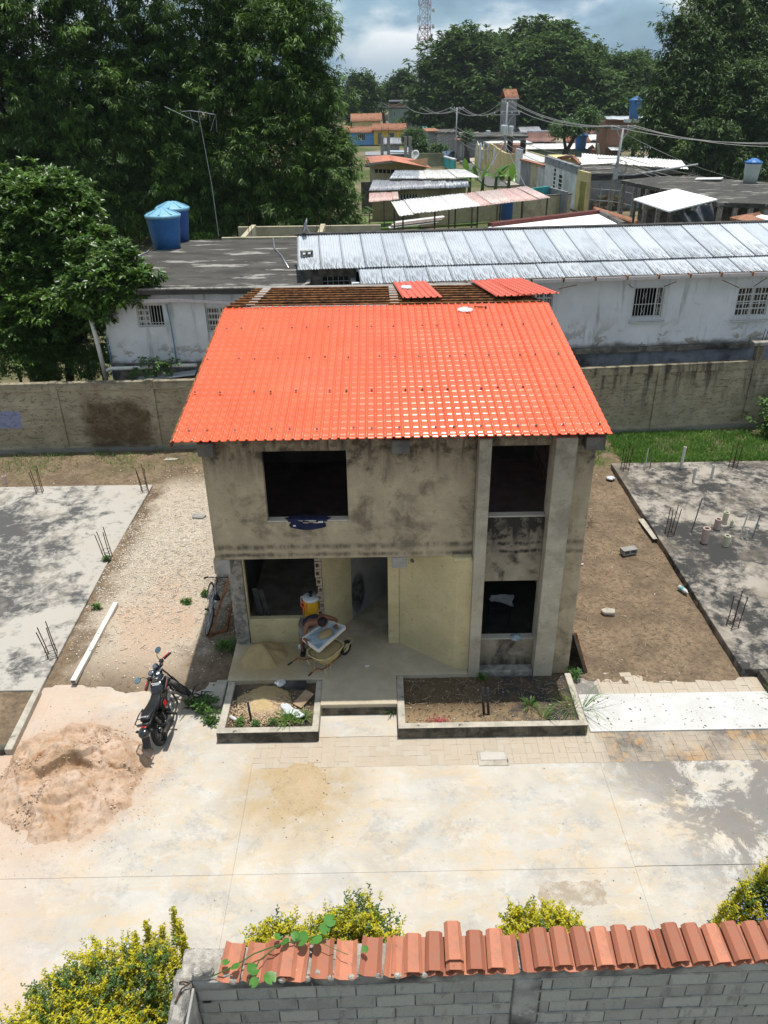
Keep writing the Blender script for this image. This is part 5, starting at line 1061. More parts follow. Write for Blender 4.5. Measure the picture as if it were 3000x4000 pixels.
# ================================================================== PERIMETER WALL AT THE BACK
def pw_mat():
    t = NT('perimeter_plaster', .93, .2); P = t.pos; X = t.xyz(P); a = t.noise(P, 1.6, 7, .65, .4); fine = t.noise(P, 40, 4, .7); st = t.noise(t.scale(P,(2.6,2.6,.3)), 1.6, 5, .6)
    cr = t.ramp(t.noise(t.scale(P,(1,1,2.4)), 5.5, 7, .72, .6), (.56, 0.), (.62, 1.))
    col = t.ramp(a, (.36, (.34,.285,.19)), (.64, (.47,.41,.285))); col = t.mix(t.math('MULTIPLY', cr, .5), col, (.13,.115,.085))
    bands = t.ramp(t.noise(t.scale(P,(.25,.25,3.2)), 2.2, 4, .6), (.45, 0.), (.65, .35)); col = t.mix(bands, col, (.22,.19,.14))
    br = t.math('MULTIPLY', t.smooth(t.math('ABSOLUTE', t.math('ADD', t.math('ADD', X[0], 5.55), t.math('MULTIPLY', t.math('SUBTRACT', a, .5), 1.2))), 1.25, .85), t.smooth(t.math('ADD', X[2], t.math('MULTIPLY', t.math('SUBTRACT', a, .5), .8)), 2.15, 1.55))
    br = t.math('MULTIPLY', br, t.ramp(t.noise(P, 2.6, 6, .7), (.3, .55), (.55, 1.))); col = t.mix(t.math('MULTIPLY', br, .9), col, (.095,.062,.032))
    bl = t.math('MULTIPLY', t.math('LESS_THAN', t.math('ABSOLUTE', t.math('ADD', t.math('ADD', X[0], 9.1), t.math('MULTIPLY', t.math('SUBTRACT', t.noise(P, 5, 5, .7), .5), .35))), .42), t.math('LESS_THAN', t.math('ABSOLUTE', t.math('SUBTRACT', t.math('ADD', X[2], t.math('MULTIPLY', t.math('SUBTRACT', t.noise(P, 6, 5, .7), .5), .3)), 1.27)), .30))
    col = t.mix(t.math('MULTIPLY', bl, .85), col, (.26,.29,.47))
    mo_ = t.math('MULTIPLY', t.smooth(t.math('ADD', X[0], t.math('MULTIPLY', st, 2.)), 9.3, 12.), t.math('MULTIPLY', t.smooth(X[2], .5, 2.6), t.ramp(st, (.48, 0.), (.62, .95))))
    mo_ = t.math('MAXIMUM', mo_, t.math('MULTIPLY', t.smooth(X[2], 2.28, 2.62), t.ramp(st, (.36, .15), (.6, .85))))
    col = t.mix(mo_, col, (.055,.05,.045)); foot = t.smooth(t.math('ADD', X[2], t.math('MULTIPLY', a, .1)), .32, .24); col = t.mix(t.math('MULTIPLY', foot, .8), col, (.24,.24,.225))
    col = t.mix(.3, col, t.ramp(fine, (.3, .4), (.7, 1.)), 'MULTIPLY'); t.set('Base Color', col); t.bump(t.math('ADD', fine, t.math('MULTIPLY', cr, -1.2)), .7, .02); return t.m
M_PW = pw_mat()
pw = thing('perimeter_wall', 'long tan plastered perimeter wall with posts behind the house, blue paint patch at left', 'wall', (0,12,0))
wy = lambda x: 11.90+.024*x if x < 6 else 12.044+(x-6)*.092
def wseg(x0, x1, z0, z1, dy0, dy1):
    return MB().add([(x0,wy(x0)+dy0,z0),(x1,wy(x1)+dy0,z0),(x1,wy(x1)+dy1,z0),(x0,wy(x0)+dy1,z0),(x0,wy(x0)+dy0,z1),(x1,wy(x1)+dy0,z1),(x1,wy(x1)+dy1,z1),(x0,wy(x0)+dy1,z1)], [(0,3,2,1),(4,5,6,7),(0,1,5,4),(1,2,6,5),(2,3,7,6),(3,0,4,7)])
posts = [-13.6,-10.5,-7.42,-4.30,-1.2,1.9,5.0,6.0,9.3,12.72,16.05,19.3]
for i in range(len(posts)-1):
    if abs(posts[i+1]-posts[i]) < 1.5: continue
    wseg(posts[i]+.125, posts[i+1]-.125, .30, 2.22, 0, .15).build('panel', M_PW, pw)
    wseg(posts[i]+.125, posts[i+1]-.125, -.1, .298, -.05, .16).build('plinth', M_PW, pw, bevel=.01)
    wseg(posts[i]+.125, posts[i+1]-.125, 2.224, 2.50, -.045, .17).build('bond_beam', M_PW, pw, bevel=.012)
for i, x in enumerate(posts):
    h = 2.52 if x < 5.5 else 2.50
    if abs(x-16.05) < .1: h = 3.02
    if x == 5.0: continue
    wseg(x-.122, x+.122, -.1, h, -.055, .18).build('post', M_PW, pw, bevel=.012)
wseg(15.75, 16.5, 3.025, 3.16, -.12, .3).build('broken_cap', M_CONC2, pw, bevel=.03)
b = MB()
for dx in (.0,.1,.2): b.tube([(16.1+dx,wy(16.1)+.1,3.1),(16.13+dx,wy(16)+.1,3.55)], .012)
b.build('rebar_end', M_RUST2, pw)
# ================================================================== FOREGROUND BLOCK WALL WITH TILE COPING
M_BLK = NT('grey_hollow_block', .93, .25); _o = M_BLK.pos; _n = M_BLK.noise(_o, 3.2, 7, .65, .3); _f = M_BLK.noise(_o, 60, 3, .7); _s = M_BLK.noise(M_BLK.scale(_o,(3,3,.8)), 2.3, 6, .65)
_c = M_BLK.mix(M_BLK.ramp(M_BLK.rnd, (0.,0.),(1.,1.)), (.50,.485,.45), (.33,.32,.30)); _c = M_BLK.mix(M_BLK.ramp(_n, (.40, 0.), (.60, .6)), _c, (.46,.45,.425)); _c = M_BLK.mix(M_BLK.ramp(_s, (.54, 0.), (.70, .7)), _c, (.13,.125,.115))
M_BLK.set('Base Color', M_BLK.mix(.35, _c, M_BLK.ramp(_f, (.3, .4), (.7, 1.)), 'MULTIPLY')); M_BLK.bump(M_BLK.math('ADD', _f, _n), .6, .008); M_BLK = M_BLK.m
M_MORT = grain('rough_mortar', (.34,.325,.295), (.48,.455,.41), 7, .96, .9, 45, .02, spots=((.05,.05,.045), 5))
M_BEAM = grain('stained_bond_beam', (.34,.33,.31), (.47,.455,.425), 3.5, .94, .6, 60, .012, c3=(.08,.078,.075), spots=((.42,.41,.39), 4))
M_TERR = NT('terracotta_coping', .75, .35); _o = M_TERR.obj; _n = M_TERR.noise(_o, 5, 7, .65); _r = M_TERR.rnd
_c = M_TERR.mix(M_TERR.ramp(_r, (0.,0.),(1.,1.)), (.29,.10,.055), (.48,.185,.105)); _c = M_TERR.mix(M_TERR.ramp(_n, (.48, 0.), (.68, .75)), _c, (.24,.13,.09)); _c = M_TERR.mix(M_TERR.ramp(M_TERR.noise(M_TERR.pos, 12, 4, .6), (.66, 0.), (.72, .5)), _c, (.10,.07,.055))
M_TERR.set('Base Color', _c); M_TERR.bump(M_TERR.noise(_o, 80, 3, .7), .25, .004); M_TERR = M_TERR.m
WZ = 2.85
bw = thing('block_wall', 'grey hollow block wall with terracotta tile coping in the foreground', 'wall', (1.0,-8.0,0), math.atan2(.06,3.9))
def bwb(b, name, mat, bevel=0, **k):
    me = bpy.data.meshes.new(name); me.from_pydata([tuple(p) for p in b.v], [], b.f); return link(name, me, mat, bw, bevel=bevel, **k)
bwb(MB().box(.17,7.4,.03,.13,-.05,WZ-.14), 'mortar_core', M_MORT)
bwb(MB().box(.175,7.4,0,.15,WZ-.135,WZ), 'bond_beam', M_BEAM, .015)
bwb(MB().box(3.45,3.72,-.012,.16,-.05,WZ-.138), 'column', M_BEAM, .02)
meshes = {}
def blockmesh(w, h):
    key = (round(w,2), round(h,2))
    if key not in meshes:
        b = MB().box(-w/2,w/2,0,.10,-h/2,h/2); me = bpy.data.meshes.new('block'); me.from_pydata(b.v,[],b.f); me.materials.append(M_BLK); meshes[key] = me
    return meshes[key]
cz = WZ-.145-.1; row = 0
while cz > 1.2:
    x = .20-(.2 if row % 2 else 0)
    while x < 7.3:
        a, b_ = max(x, .19), x+.405
        for (l, r) in ((a, min(b_, 3.435)), (max(a, 3.735), b_)):
            if r-l > .06:
                o = bpy.data.objects.new('block', blockmesh(r-l-.014, .186)); COL.objects.link(o); o.parent = bw
                o.location = ((l+r)/2, random.uniform(.004,.014), cz+random.uniform(-.003,.003)); o.rotation_euler = (random.uniform(-.01,.01), random.uniform(-.006,.006), random.uniform(-.008,.008))
        x = b_
    cz -= .204; row += 1
cz = WZ-.145; row = 0
while cz > 1.2:                                                      # uneven beds of mortar squeezed out between the courses
    n = 120; xs_ = np.linspace(.19, 7.3, n); b = MB()
    for i in range(n-1):
        if 3.43 < (xs_[i]+xs_[i+1])/2 < 3.74: continue
        f = .012*perm_noise(np.array([xs_[i]*7]), np.array([row*3.1]), 5)[0]; g_ = .012*perm_noise(np.array([xs_[i+1]*7]), np.array([row*3.1]), 5)[0]
        b.add([(xs_[i],.006-f,cz-.010-f*.5),(xs_[i+1],.006-g_,cz-.010-g_*.5),(xs_[i+1],.006-g_,cz+.010+g_*.5),(xs_[i],.006-f,cz+.010+f*.5),(xs_[i],.05,cz-.009),(xs_[i+1],.05,cz-.009),(xs_[i+1],.05,cz+.009),(xs_[i],.05,cz+.009)], [(0,1,2,3),(3,2,6,7),(1,0,4,5)])
    bwb(b, 'mortar_joint', M_MORT, kind='stuff'); cz -= .204; row += 1
# coping tiles: trapezoid trough and cover pieces on a rough mortar bed
M_BED = grain('rubble_mortar_bed', (.33,.30,.26), (.52,.48,.42), 9, .97, 1., 30, .03, spots=((.12,.11,.1), 10))
xa, ya = np.meshgrid(np.linspace(.05,7.4,240), np.linspace(.0,.30,14)); gz = WZ+.004+np.where(xa < 2.2, .055, .03)*fbm(xa*9, ya*9, 4, 95)+.06*ya+.014*(fbm(xa*30, ya*30, 3, 96)-.5)
bed = gridmesh('mortar_bed', xa, ya+.02, gz, M_BED, None, 'stuff'); bed.parent = bw; bed.modifiers.new('thick','SOLIDIFY').thickness = .05
def tile_mesh(up, name='coping_tile'):
    prof = [(-.115,.048),(-.062,0),(.062,0),(.115,.048)] if not up else [(-.095,-.006),(-.056,.038),(.056,.038),(.095,-.006)]
    b = MB(); rings = []
    for y, k in ((0,1.),(.38,.92)):
        top = [Vector((px*k, y, pz)) for px, pz in prof]; bot = [Vector((px*k*.9, y, pz-.014)) for px, pz in reversed(prof)]; rings.append(top+bot)
    b.loft(rings); me = bpy.data.meshes.new(name); me.from_pydata([tuple(v) for v in b.v],[],b.f); me.materials.append(M_TERR); return me
TU, TD = tile_mesh(False), tile_mesh(True)
def ctile(mesh, x, y=-.03, z=WZ+.045, pitch=.16, rz=0):
    o = bpy.data.objects.new('coping_tile', mesh); COL.objects.link(o); o.parent = bw; o.location = (x, y, z); o.rotation_euler = (pitch, 0, rz); return o
for x in (.55,.80,1.03,1.21,1.48,1.72,1.97,2.22): ctile(TU, x, -.025+random.uniform(-.02,.02), WZ+.03, .17+random.uniform(-.02,.02), random.uniform(-.06,.06)-.10)
ctile(TD, 1.12, -.02, WZ+.06, .17, -.08)
def run(x0, n, rz):
    for i in range(n+1): ctile(TU, x0+i*.212, -.03+random.uniform(-.012,.012), WZ+.03+random.uniform(-.006,.006), .165+random.uniform(-.015,.015), rz+random.uniform(-.02,.02))
    for i in range(n): ctile(TD, x0+.106+i*.212, -.024+random.uniform(-.015,.015), WZ+.072+random.uniform(-.004,.008), .165+random.uniform(-.015,.015), rz+random.uniform(-.02,.02))
run(2.30, 5, -.05); run(3.62, 6, .0); run(5.02, 8, .06)
ctile(TD, 2.83, .05, WZ+.13, .17, -.02)
for i in range(9):
    x = .62+i*.235; o = bwb(MB().ball((x+random.uniform(-.03,.03), -.02, WZ+.03), .045, 9, 6, (1.0,.7,.8)), 'mortar_lump', M_BED)
# broken return wall at the left end with a bent rebar
MB_ = MB(); n = 14
rings = []
for i in range(n):
    y = .14-i*.07; rg = []
    wv = .0 if i else -.02
    for (px, pz) in ((.0,-2.9),(.165,-2.9),(.165+.012*random.uniform(-1,1),-.02+.03*random.uniform(-1,1)),(.12,.035*random.uniform(.3,1)),(.05,.045*random.uniform(.3,1)),(.0+.012*random.uniform(-1,1),-.01+.03*random.uniform(-1,1))): rg.append(Vector((px, y, WZ+pz)))
    rings.append(rg)
bwb(MB_.loft(rings), 'return_wall', M_CONC2)
bwb(MB().box(.172,.20,-.9,-.02,1.0,WZ-.05), 'return_face', M_BEAM, .01)
bwb(MB().tube([(.06,-.22,WZ+.05),(.10,-.10,WZ+.07),(.17,-.04,WZ+.06),(.10,-.02,WZ+.06),(.06,-.03,WZ+.055)], .010, 6), 'rebar_end', M_RUST2)
bwb(MB().bar((.205,-.33,WZ-.25),(.215,-.34,1.2), .03), 'rusty_bar', M_RUST)
for i in range(5): bwb(MB().ball((.24+.1*random.random(), .03+.05*random.random(), WZ+.05+.02*i), .07, 10, 7, (1,.8,.7)), 'mortar_lump', M_BED)
for (x, z, L, k) in ((2.86,WZ-.02,.34,-.16),(1.38,WZ-.02,.26,.05),(1.62,WZ-.03,.28,.08)):
    bwb(MB().tube([(x,-.03,z),(x+k*.5,-.05,z-L*.5),(x+k,-.03,z-L)], .0035, 4), 'loose_wire', M_GALV)
# ================================================================== THE WHITE HOUSES BEHIND THE WALL
def white_mat(name, base=(.74,.755,.775), z0=2.9, dirt=1.):
    t = NT(name, .9, .2); P = t.pos; X = t.xyz(P); a = t.noise(P, 1.2, 7, .65); fine = t.noise(P, 50, 3, .7); st = t.noise(t.scale(P,(2.2,2.2,.28)), 1.5, 6, .65)
    col = t.ramp(a, (.35, tuple(c*.86 for c in base)), (.65, base))
    lowf = t.smooth(X[2], z0+1.1, z0-.1)
    pe = t.math('MULTIPLY', t.ramp(t.noise(t.scale(P,(1,1,1.5),(3,1,0)), 1.15, 8, .7, .4), (.55, 0.), (.575, 1.)), lowf); col = t.mix(t.math('MULTIPLY', pe, dirt*.95), col, (.30,.265,.205))
    pg = t.ramp(t.noise(P, 3.1, 7, .7, .3), (.62, 0.), (.68, 1.)); col = t.mix(t.math('MULTIPLY', pg, .5*dirt), col, (.33,.32,.30))
    dk = t.math('MULTIPLY', t.ramp(st, (.56, 0.), (.70, 1.)), .55*dirt); col = t.mix(dk, col, (.22,.215,.20))
    bs = t.math('MULTIPLY', t.smooth(t.math('ADD', X[2], t.math('MULTIPLY', t.math('SUBTRACT', a, .5), .5)), z0+.16, z0-.06), .9*dirt); col = t.mix(bs, col, (.14,.13,.115))
    col = t.mix(.2, col, t.ramp(fine, (.3, .5), (.7, 1.)), 'MULTIPLY'); t.set('Base Color', col); t.bump(t.math('ADD', fine, t.math('MULTIPLY', pe, -2.)), .4, .01); return t.m
M_WHITE = white_mat('weathered_white_paint')
M_WHITE2 = white_mat('stained_white_paint', (.70,.71,.72), 2.7, 1.25)
M_BLUEG = grain('blue_grey_plaster', (.33,.355,.40), (.24,.25,.26), 3, .93, .3, c3=(.10,.098,.09))
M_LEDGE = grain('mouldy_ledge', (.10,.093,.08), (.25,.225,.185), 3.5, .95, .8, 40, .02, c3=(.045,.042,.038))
def corr_mat(name, c1, c2, dark, streak=1., seam=False):
    t = NT(name, .5, .4, .25); o = t.obj; X = t.xyz(o); n = t.noise(t.scale(o,(14,1.3,1)), 1.6, 6, .65); n2 = t.noise(t.pos, .9, 6, .65); r = t.rnd
    col = t.mix(r, c1, c2); lowend = t.smooth(X[1], 1.35, -.1)
    m = t.math('MULTIPLY', t.ramp(n, (.44, 0.), (.60, 1.)), t.math('ADD', t.math('MULTIPLY', lowend, .75*streak), .12)); col = t.mix(m, col, dark)
    col = t.mix(t.ramp(n2, (.50, 0.), (.68, .22*streak)), col, tuple(x*1.6 for x in dark)); ed_ = t.math('MULTIPLY', t.math('MULTIPLY', t.smooth(t.math('ABSOLUTE', t.math('SUBTRACT', X[0], .02)), .045, .0), t.ramp(n, (.3, .5), (.6, 1.))), .9 if seam else 0.); col = t.mix(ed_, col, (.04,.04,.04)); t.set('Base Color', col); return t.m  # seam mask paints overlap shade, with dirt, along the sheet edges
M_CORR = corr_mat('old_zinc_roofing', (.44,.48,.52), (.54,.57,.60), (.085,.085,.085), 1.25, True)
M_CORRW = corr_mat('pale_zinc_roofing', (.78,.76,.71), (.66,.66,.64), (.24,.22,.19), .6)
M_CORRP = corr_mat('faded_pink_roofing', (.62,.42,.38), (.55,.50,.46), (.30,.15,.12), .7)
M_CORRG = corr_mat('grey_zinc_roofing', (.30,.31,.34), (.40,.41,.43), (.12,.12,.13), 1.)
M_CORRR = corr_mat('rusty_roofing', (.22,.10,.07), (.14,.07,.055), (.06,.035,.03), 1.)
M_CORRO = corr_mat('orange_sheet_roofing', (.60,.22,.13), (.64,.26,.16), (.35,.13,.08), .5)
M_TAR = grain('tar_strip', (.035,.033,.032), (.085,.08,.075), 6, .95, .8, 40, .02)
M_TILE = grain('clay_roof_tile', (.31,.145,.085), (.40,.205,.125), 5, .85, .4, 40, .01, c3=(.20,.09,.055))
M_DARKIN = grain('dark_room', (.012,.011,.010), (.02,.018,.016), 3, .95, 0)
M_GRILLE = plain('white_grille_paint', (.58,.58,.57), .5, .4, var=.2)
M_PANE = NT('window_pane', .08, .6, col=(.014,.016,.018)).m
M_FASCIA = plain('pinkish_white_gutter', (.55,.49,.48), .5, .4, var=.25)
M_FLAT = NT('mouldy_flat_roof', .95, .2); _p = M_FLAT.pos; _a = M_FLAT.noise(M_FLAT.scale(_p,(.6,1.5,1)), 1.1, 9, .7, .4); _b = M_FLAT.noise(M_FLAT.scale(_p,(.5,1.7,1),(5,2,0)), .75, 8, .7)
_c = M_FLAT.ramp(_a, (.36, (.042,.040,.036)), (.62, (.095,.09,.08))); _c = M_FLAT.mix(M_FLAT.ramp(_b, (.565, 0.), (.60, .8)), _c, (.36,.345,.31)); _f = M_FLAT.noise(_p, 40, 3, .7)
M_FLAT.set('Base Color', M_FLAT.mix(.3, _c, M_FLAT.ramp(_f, (.3, .4), (.7, 1.)), 'MULTIPLY')); M_FLAT.bump(_f, .4, .01); M_FLAT = M_FLAT.m

HA = math.atan(.08); HO = Vector((0,12.62,0)); hu = Vector((math.cos(HA), math.sin(HA), 0)); hv = Vector((-math.sin(HA), math.cos(HA), 0))
def on_front(px, py, dv=0.):
    """(u, z) on the vertical plane of the white house front, dv behind it"""
    d = ray(px, py); p0 = HO+hv*dv; k = (p0-CAM).dot(hv)/d.dot(hv); p = CAM+d*k-HO; return p.dot(hu), p.z
wh_ = thing('white_house', 'long white house with grey corrugated metal roof and grilled windows behind the wall', 'house', tuple(HO), HA)
def hb(b, name, mat, parent=None, bevel=0, smooth=False, kind=None):
    me = bpy.data.meshes.new(name); me.from_pydata([tuple(p) for p in b.v], [], b.f); return link(name, me, mat, parent or wh_, smooth, bevel, kind)
U = lambda u, w: on_front(1500+u/1.106, 750+w/1.106)
wins = []
for (l, r, t_, b_) in ((618,728,424,525),(1078,1205,412,540),(1524,1668,412,534)):
    (u0, _), (u1, _) = U(l, (t_+b_)/2), U(r, (t_+b_)/2); zt = U((l+r)/2, t_)[1]; zb = U((l+r)/2, b_)[1]; wins.append((u0, u1, zb, zt))
wins[2] = (wins[2][0], wins[2][0]+1.12, wins[2][2], wins[2][3]); wins[0] = (wins[0][1]-1.12, wins[0][1], wins[1][2], wins[1][3])
hb(MB().wall(2.4, 20., 2.86, 5.30, 0, .15, wins), 'front_wall', M_WHITE)
hb(MB().box(2.4, 20., .1, 7.8, 0, 2.855), 'plinth', M_BLUEG)
hb(MB().box(2.0, 16.3, -.16, .10, 2.70, 2.875), 'ledge', M_LEDGE, bevel=.02)
hb(MB().box(2.4, 20., 7.6, 7.75, 2.86, 5.2), 'rear_wall', M_WHITE); hb(MB().box(19.85, 20., .155, 7.6, 2.86, 5.2), 'side_wall', M_WHITE); hb(MB().box(2.4, 2.55, .155, 7.6, 2.86, 5.2), 'side_wall', M_WHITE)
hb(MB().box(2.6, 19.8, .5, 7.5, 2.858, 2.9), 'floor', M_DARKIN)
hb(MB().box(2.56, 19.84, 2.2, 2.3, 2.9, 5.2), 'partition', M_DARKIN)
def grille_window(u0, u1, z0, z1, style):
    w = hb(MB().wall(u0-.0, u1+.0, z0, z1, .05, .09, [(u0+.035,u1-.035,z0+.035,z1-.035)]), 'window', M_GRILLE)
    if style == 'panes':
        b = MB(); n = 4; m = 6
        b.box((u0+u1)/2-.035,(u0+u1)/2+.035,.055,.085,z0+.036,z1-.036)
        for i in range(1, n):
            if i != 2: b.box(u0+(u1-u0)*i/n-.022,u0+(u1-u0)*i/n+.022,.057,.083,z0+.036,z1-.036)
        for j in range(1, 4): b.box(u0+.036,u1-.036,.059,.081,z0+(z1-z0)*j/4-.022,z0+(z1-z0)*j/4+.022)
        hb(b, 'muntins', M_GRILLE, w); hb(MB().box(u0+.036,u1-.036,.066,.072,z0+.036,z1-.036), 'pane', M_PANE, w)
    else:
        hb(MB().box(u0+(u1-u0)*.76,u0+(u1-u0)*.80,.055,.085,z0+.036,z1-.036), 'casement_stile', M_GRILLE, w)
        hb(MB().box(u0+(u1-u0)*.80,u1-.036,.066,.072,z0+.036,z1-.036), 'pane', M_PANE, w)
    g = MB(); yb = -.11; L, R_, T_, B_ = u0-.06, u1+.10, z1+.04, z0-.10
    n = 11
    for i in range(n+1):
        x = L+(R_-L)*i/n; g.bar((x,yb,B_-.03),(x,yb,T_+.03), .013)
    for zz in (B_+.02, (T_+B_)/2, T_-.02): g.bar((L-.03,yb+.002,zz),(R_+.03,yb+.002,zz), .018)
    for x in (L, R_):
        for zz in (B_+.02, T_-.02): g.bar((x,yb,zz),(x,.0,zz), .014)
    gr = hb(g, 'grille', M_GRILLE, w)
    s = MB()
    for fx in (.30, .74):
        for fz in (.30, .74):
            cx = L+(R_-L)*fx; cz = B_+(T_-B_)*fz
            for sx in (-1,1):
                for sz in (-1,1):
                    pts = [(cx+sx*(.012+.06*t*(1.2-.5*t)+.016*math.sin(t*5)), yb-.004, cz+sz*(.01+.13*t-.05*max(0,t-.75)*3)) for t in np.linspace(0,1,8)]
                    s.tube(pts, .006, 4)
    hb(s, 'scrollwork', M_GRILLE, w)
    hb(MB().box(L-.02,R_+.02,-.13,-.001,B_-.06,B_-.035), 'sill', M_GRILLE, w); return w
for w, st in zip(wins, ('panes','bars','panes')): grille_window(*w, st)
# corrugated roof, two rows of sheets
def corr_mesh(name, w, L, waves, amp, mat, rows=2):
    n = waves*4+1; xs = np.linspace(0, w, n); zs = amp*np.cos(np.arange(n)*PI/2*1.0); ys = np.linspace(0, L, rows)
    X, Y = np.meshgrid(xs, ys); Z = np.tile(zs, (rows,1)); i = np.arange(n*rows).reshape(rows,n)
    Fq = np.stack([i[:-1,:-1],i[:-1,1:],i[1:,1:],i[1:,:-1]],-1).reshape(-1,4)
    o = quadmesh(name, np.stack([X,Y,Z],-1).reshape(-1,3), Fq, mat, None, True); me = o.data; bpy.data.objects.remove(o); return me
RP = math.atan2(6.22-5.36, 4.15)
cmu = corr_mesh('roof_sheet', .80, 3.12, 9, .017, M_CORR, 4); cml = corr_mesh('roof_sheet', .80, 1.30, 9, .017, M_CORR, 3)
def hsheet(me, u, v, z, rx=RP, rz=0, par=None):
    o = bpy.data.objects.new('roof_sheet', me); COL.objects.link(o); o.parent = par or wh_; o.location = (u, v, z); o.rotation_euler = (rx, random.uniform(-.006,.006), rz); return o
for i in range(25):
    u = .66+i*.735
    if u > 19.5: break
    hsheet(cmu, u, .68, 5.36+(.68+.42)*math.tan(RP)+.05+.004*(i%2)+random.uniform(0,.012))
for i in range(25):
    u = 2.62+i*.735
    if u > 19.5: break
    hsheet(cml, u, -.42+random.uniform(-.02,.02), 5.36+.004*(i%2)+random.uniform(0,.012), RP, random.uniform(-.008,.008))
for i in range(25): hsheet(cmu, .66+i*.735, 3.75+3.05, 6.24-3.05*math.tan(RP), -RP)
hb(MB().bar((.6,3.72,6.27),(20.2,3.72,6.27), .34, .06), 'ridge_strip', M_TAR, bevel=.01)
for i in range(12):
    f = i/12.; hb(MB().bar((18.35,-.3+4.0*f,5.41+f*4.0*math.tan(RP)),(18.35,-.3+4.0*(f+.09),5.41+(f+.1)*4.0*math.tan(RP)), .30, .07), 'verge_tile', M_TILE, bevel=.02)
hb(MB().box(2.5, 19.9, -.46, -.44, 5.26, 5.33).box(2.5,19.9,-.56,-.465,5.24,5.262).box(2.5,19.9,-.575,-.561,5.24,5.34), 'gutter', M_FASCIA)
g = MB()
for (pa, pb) in (((1030,374),(1068,410)),((1236,365),(1205,405)),((1432,358),(1525,410)),((1622,348),(1590,405)),((815,378),(752,415)),((622,384),(610,420))):
    (u0,z0),(u1,z1) = U(*pa), U(*pb); g.tube([(u0,-.52,z0-.06),(u1,-.11,z1)], .013, 6)
hb(g, 'grille_brace', M_RUST)
for i in range(16):
    u = 2.8+i*1.05; hb(MB().box(u,u+.05,-.60,-.40,5.25,5.37), 'gutter_bracket', M_RUST)
# shaded void and vent below the overhanging left end of the roof
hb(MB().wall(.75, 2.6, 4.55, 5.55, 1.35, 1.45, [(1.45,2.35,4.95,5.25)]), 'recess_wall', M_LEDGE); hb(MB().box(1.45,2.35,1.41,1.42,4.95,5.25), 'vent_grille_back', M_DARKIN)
g = MB()
for i in range(6): g.bar((1.45+i*.18,1.38,4.95),(1.45+i*.18,1.38,5.25), .012)
g.bar((1.45,1.38,5.10),(2.35,1.38,5.10), .012); hb(g, 'vent_grille', M_GRILLE)
hb(MB().box(.7, 2.38, -.1, 1.34, 2.9, 4.5), 'low_flat_roof', M_FLAT, bevel=.02)
tag(MB().wall(-.2,.2,0,.19,-.1,.1,[(-.16,-.02,.05,.14),(.02,.16,.05,.14)]).xf(Matrix.Translation(HO+hu*.98+hv*1.75+Vector((0,0,5.86))) @ Matrix.Rotation(.35,4,'Z')).build('concrete_block', M_CONC2, bevel=.006), 'hollow concrete block weighing down the left end of the grey metal roof', 'block')
# ------------------------------------------------------------------ flat roofed house at left
fh = thing('flat_roofed_house', 'stained white house with mouldy flat concrete roof behind the wall at left', 'house', (-3,12.9,0))
FZ = 5.22
L_ = lambda u, w, y: H(u/1.106, 750+w/1.106, y)
fy = 12.95
def wrect(l, r, t_, b_):
    p0 = L_(l, (t_+b_)/2, fy); p1 = L_(r, (t_+b_)/2, fy); return (p0.x, p1.x, L_((l+r)/2, b_, fy).z, L_((l+r)/2, t_, fy).z)
fw = [wrect(593,708,488,582), wrect(893,1003,500,604)]
xl = L_(470,650,fy).x; xr = .55
MB().wall(xl, xr, 2.72, FZ-.17, fy, fy+.15, fw).build('front_wall', M_WHITE2, fh, bevel=.015)
MB().box(xl-.02, xr, fy-.05, 22, 0, 2.715).build('plinth', M_LEDGE, fh)
MB().box(xl, xl+.15, fy+.152, 22, 2.72, FZ-.17).build('side_wall', M_WHITE2, fh); MB().box(xr-.15, xr, fy+.152, 22, 2.72, FZ-.17).build('side_wall', M_WHITE2, fh)
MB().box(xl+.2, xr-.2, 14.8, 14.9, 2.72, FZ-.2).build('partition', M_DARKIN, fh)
MB().box(L_(862,650,fy).x, L_(905,650,fy).x, fy-.07, fy-.002, 2.75, FZ-.175).build('pilaster', M_WHITE2, fh, bevel=.01)
pa, pb = L_(560,405,fy-.25), L_(1205,398,fy-.25)
MB().poly([(xl-.25,fy-.28),(.72,fy-.28),(.98,fy+.35),(.98,22.1),(xl+.9,22.1),(xl-.25,19)], FZ-.165, FZ).build('roof_slab', M_FLAT, fh, bevel=.02)
MB().poly([(xl-.25,fy-.285),(.72,fy-.285),(.72,fy-.14),(xl-.25,fy-.14)], FZ-.02, FZ+.035).build('roof_kerb', M_CONC2, fh, bevel=.02)
MB().poly([(.722,fy-.285),(.99,fy+.35),(.99,fy+1.6),(.86,fy+1.6),(.86,fy+.38),(.722,fy-.12)], FZ-.02, FZ+.033).build('roof_kerb', M_CONC2, fh, bevel=.02)
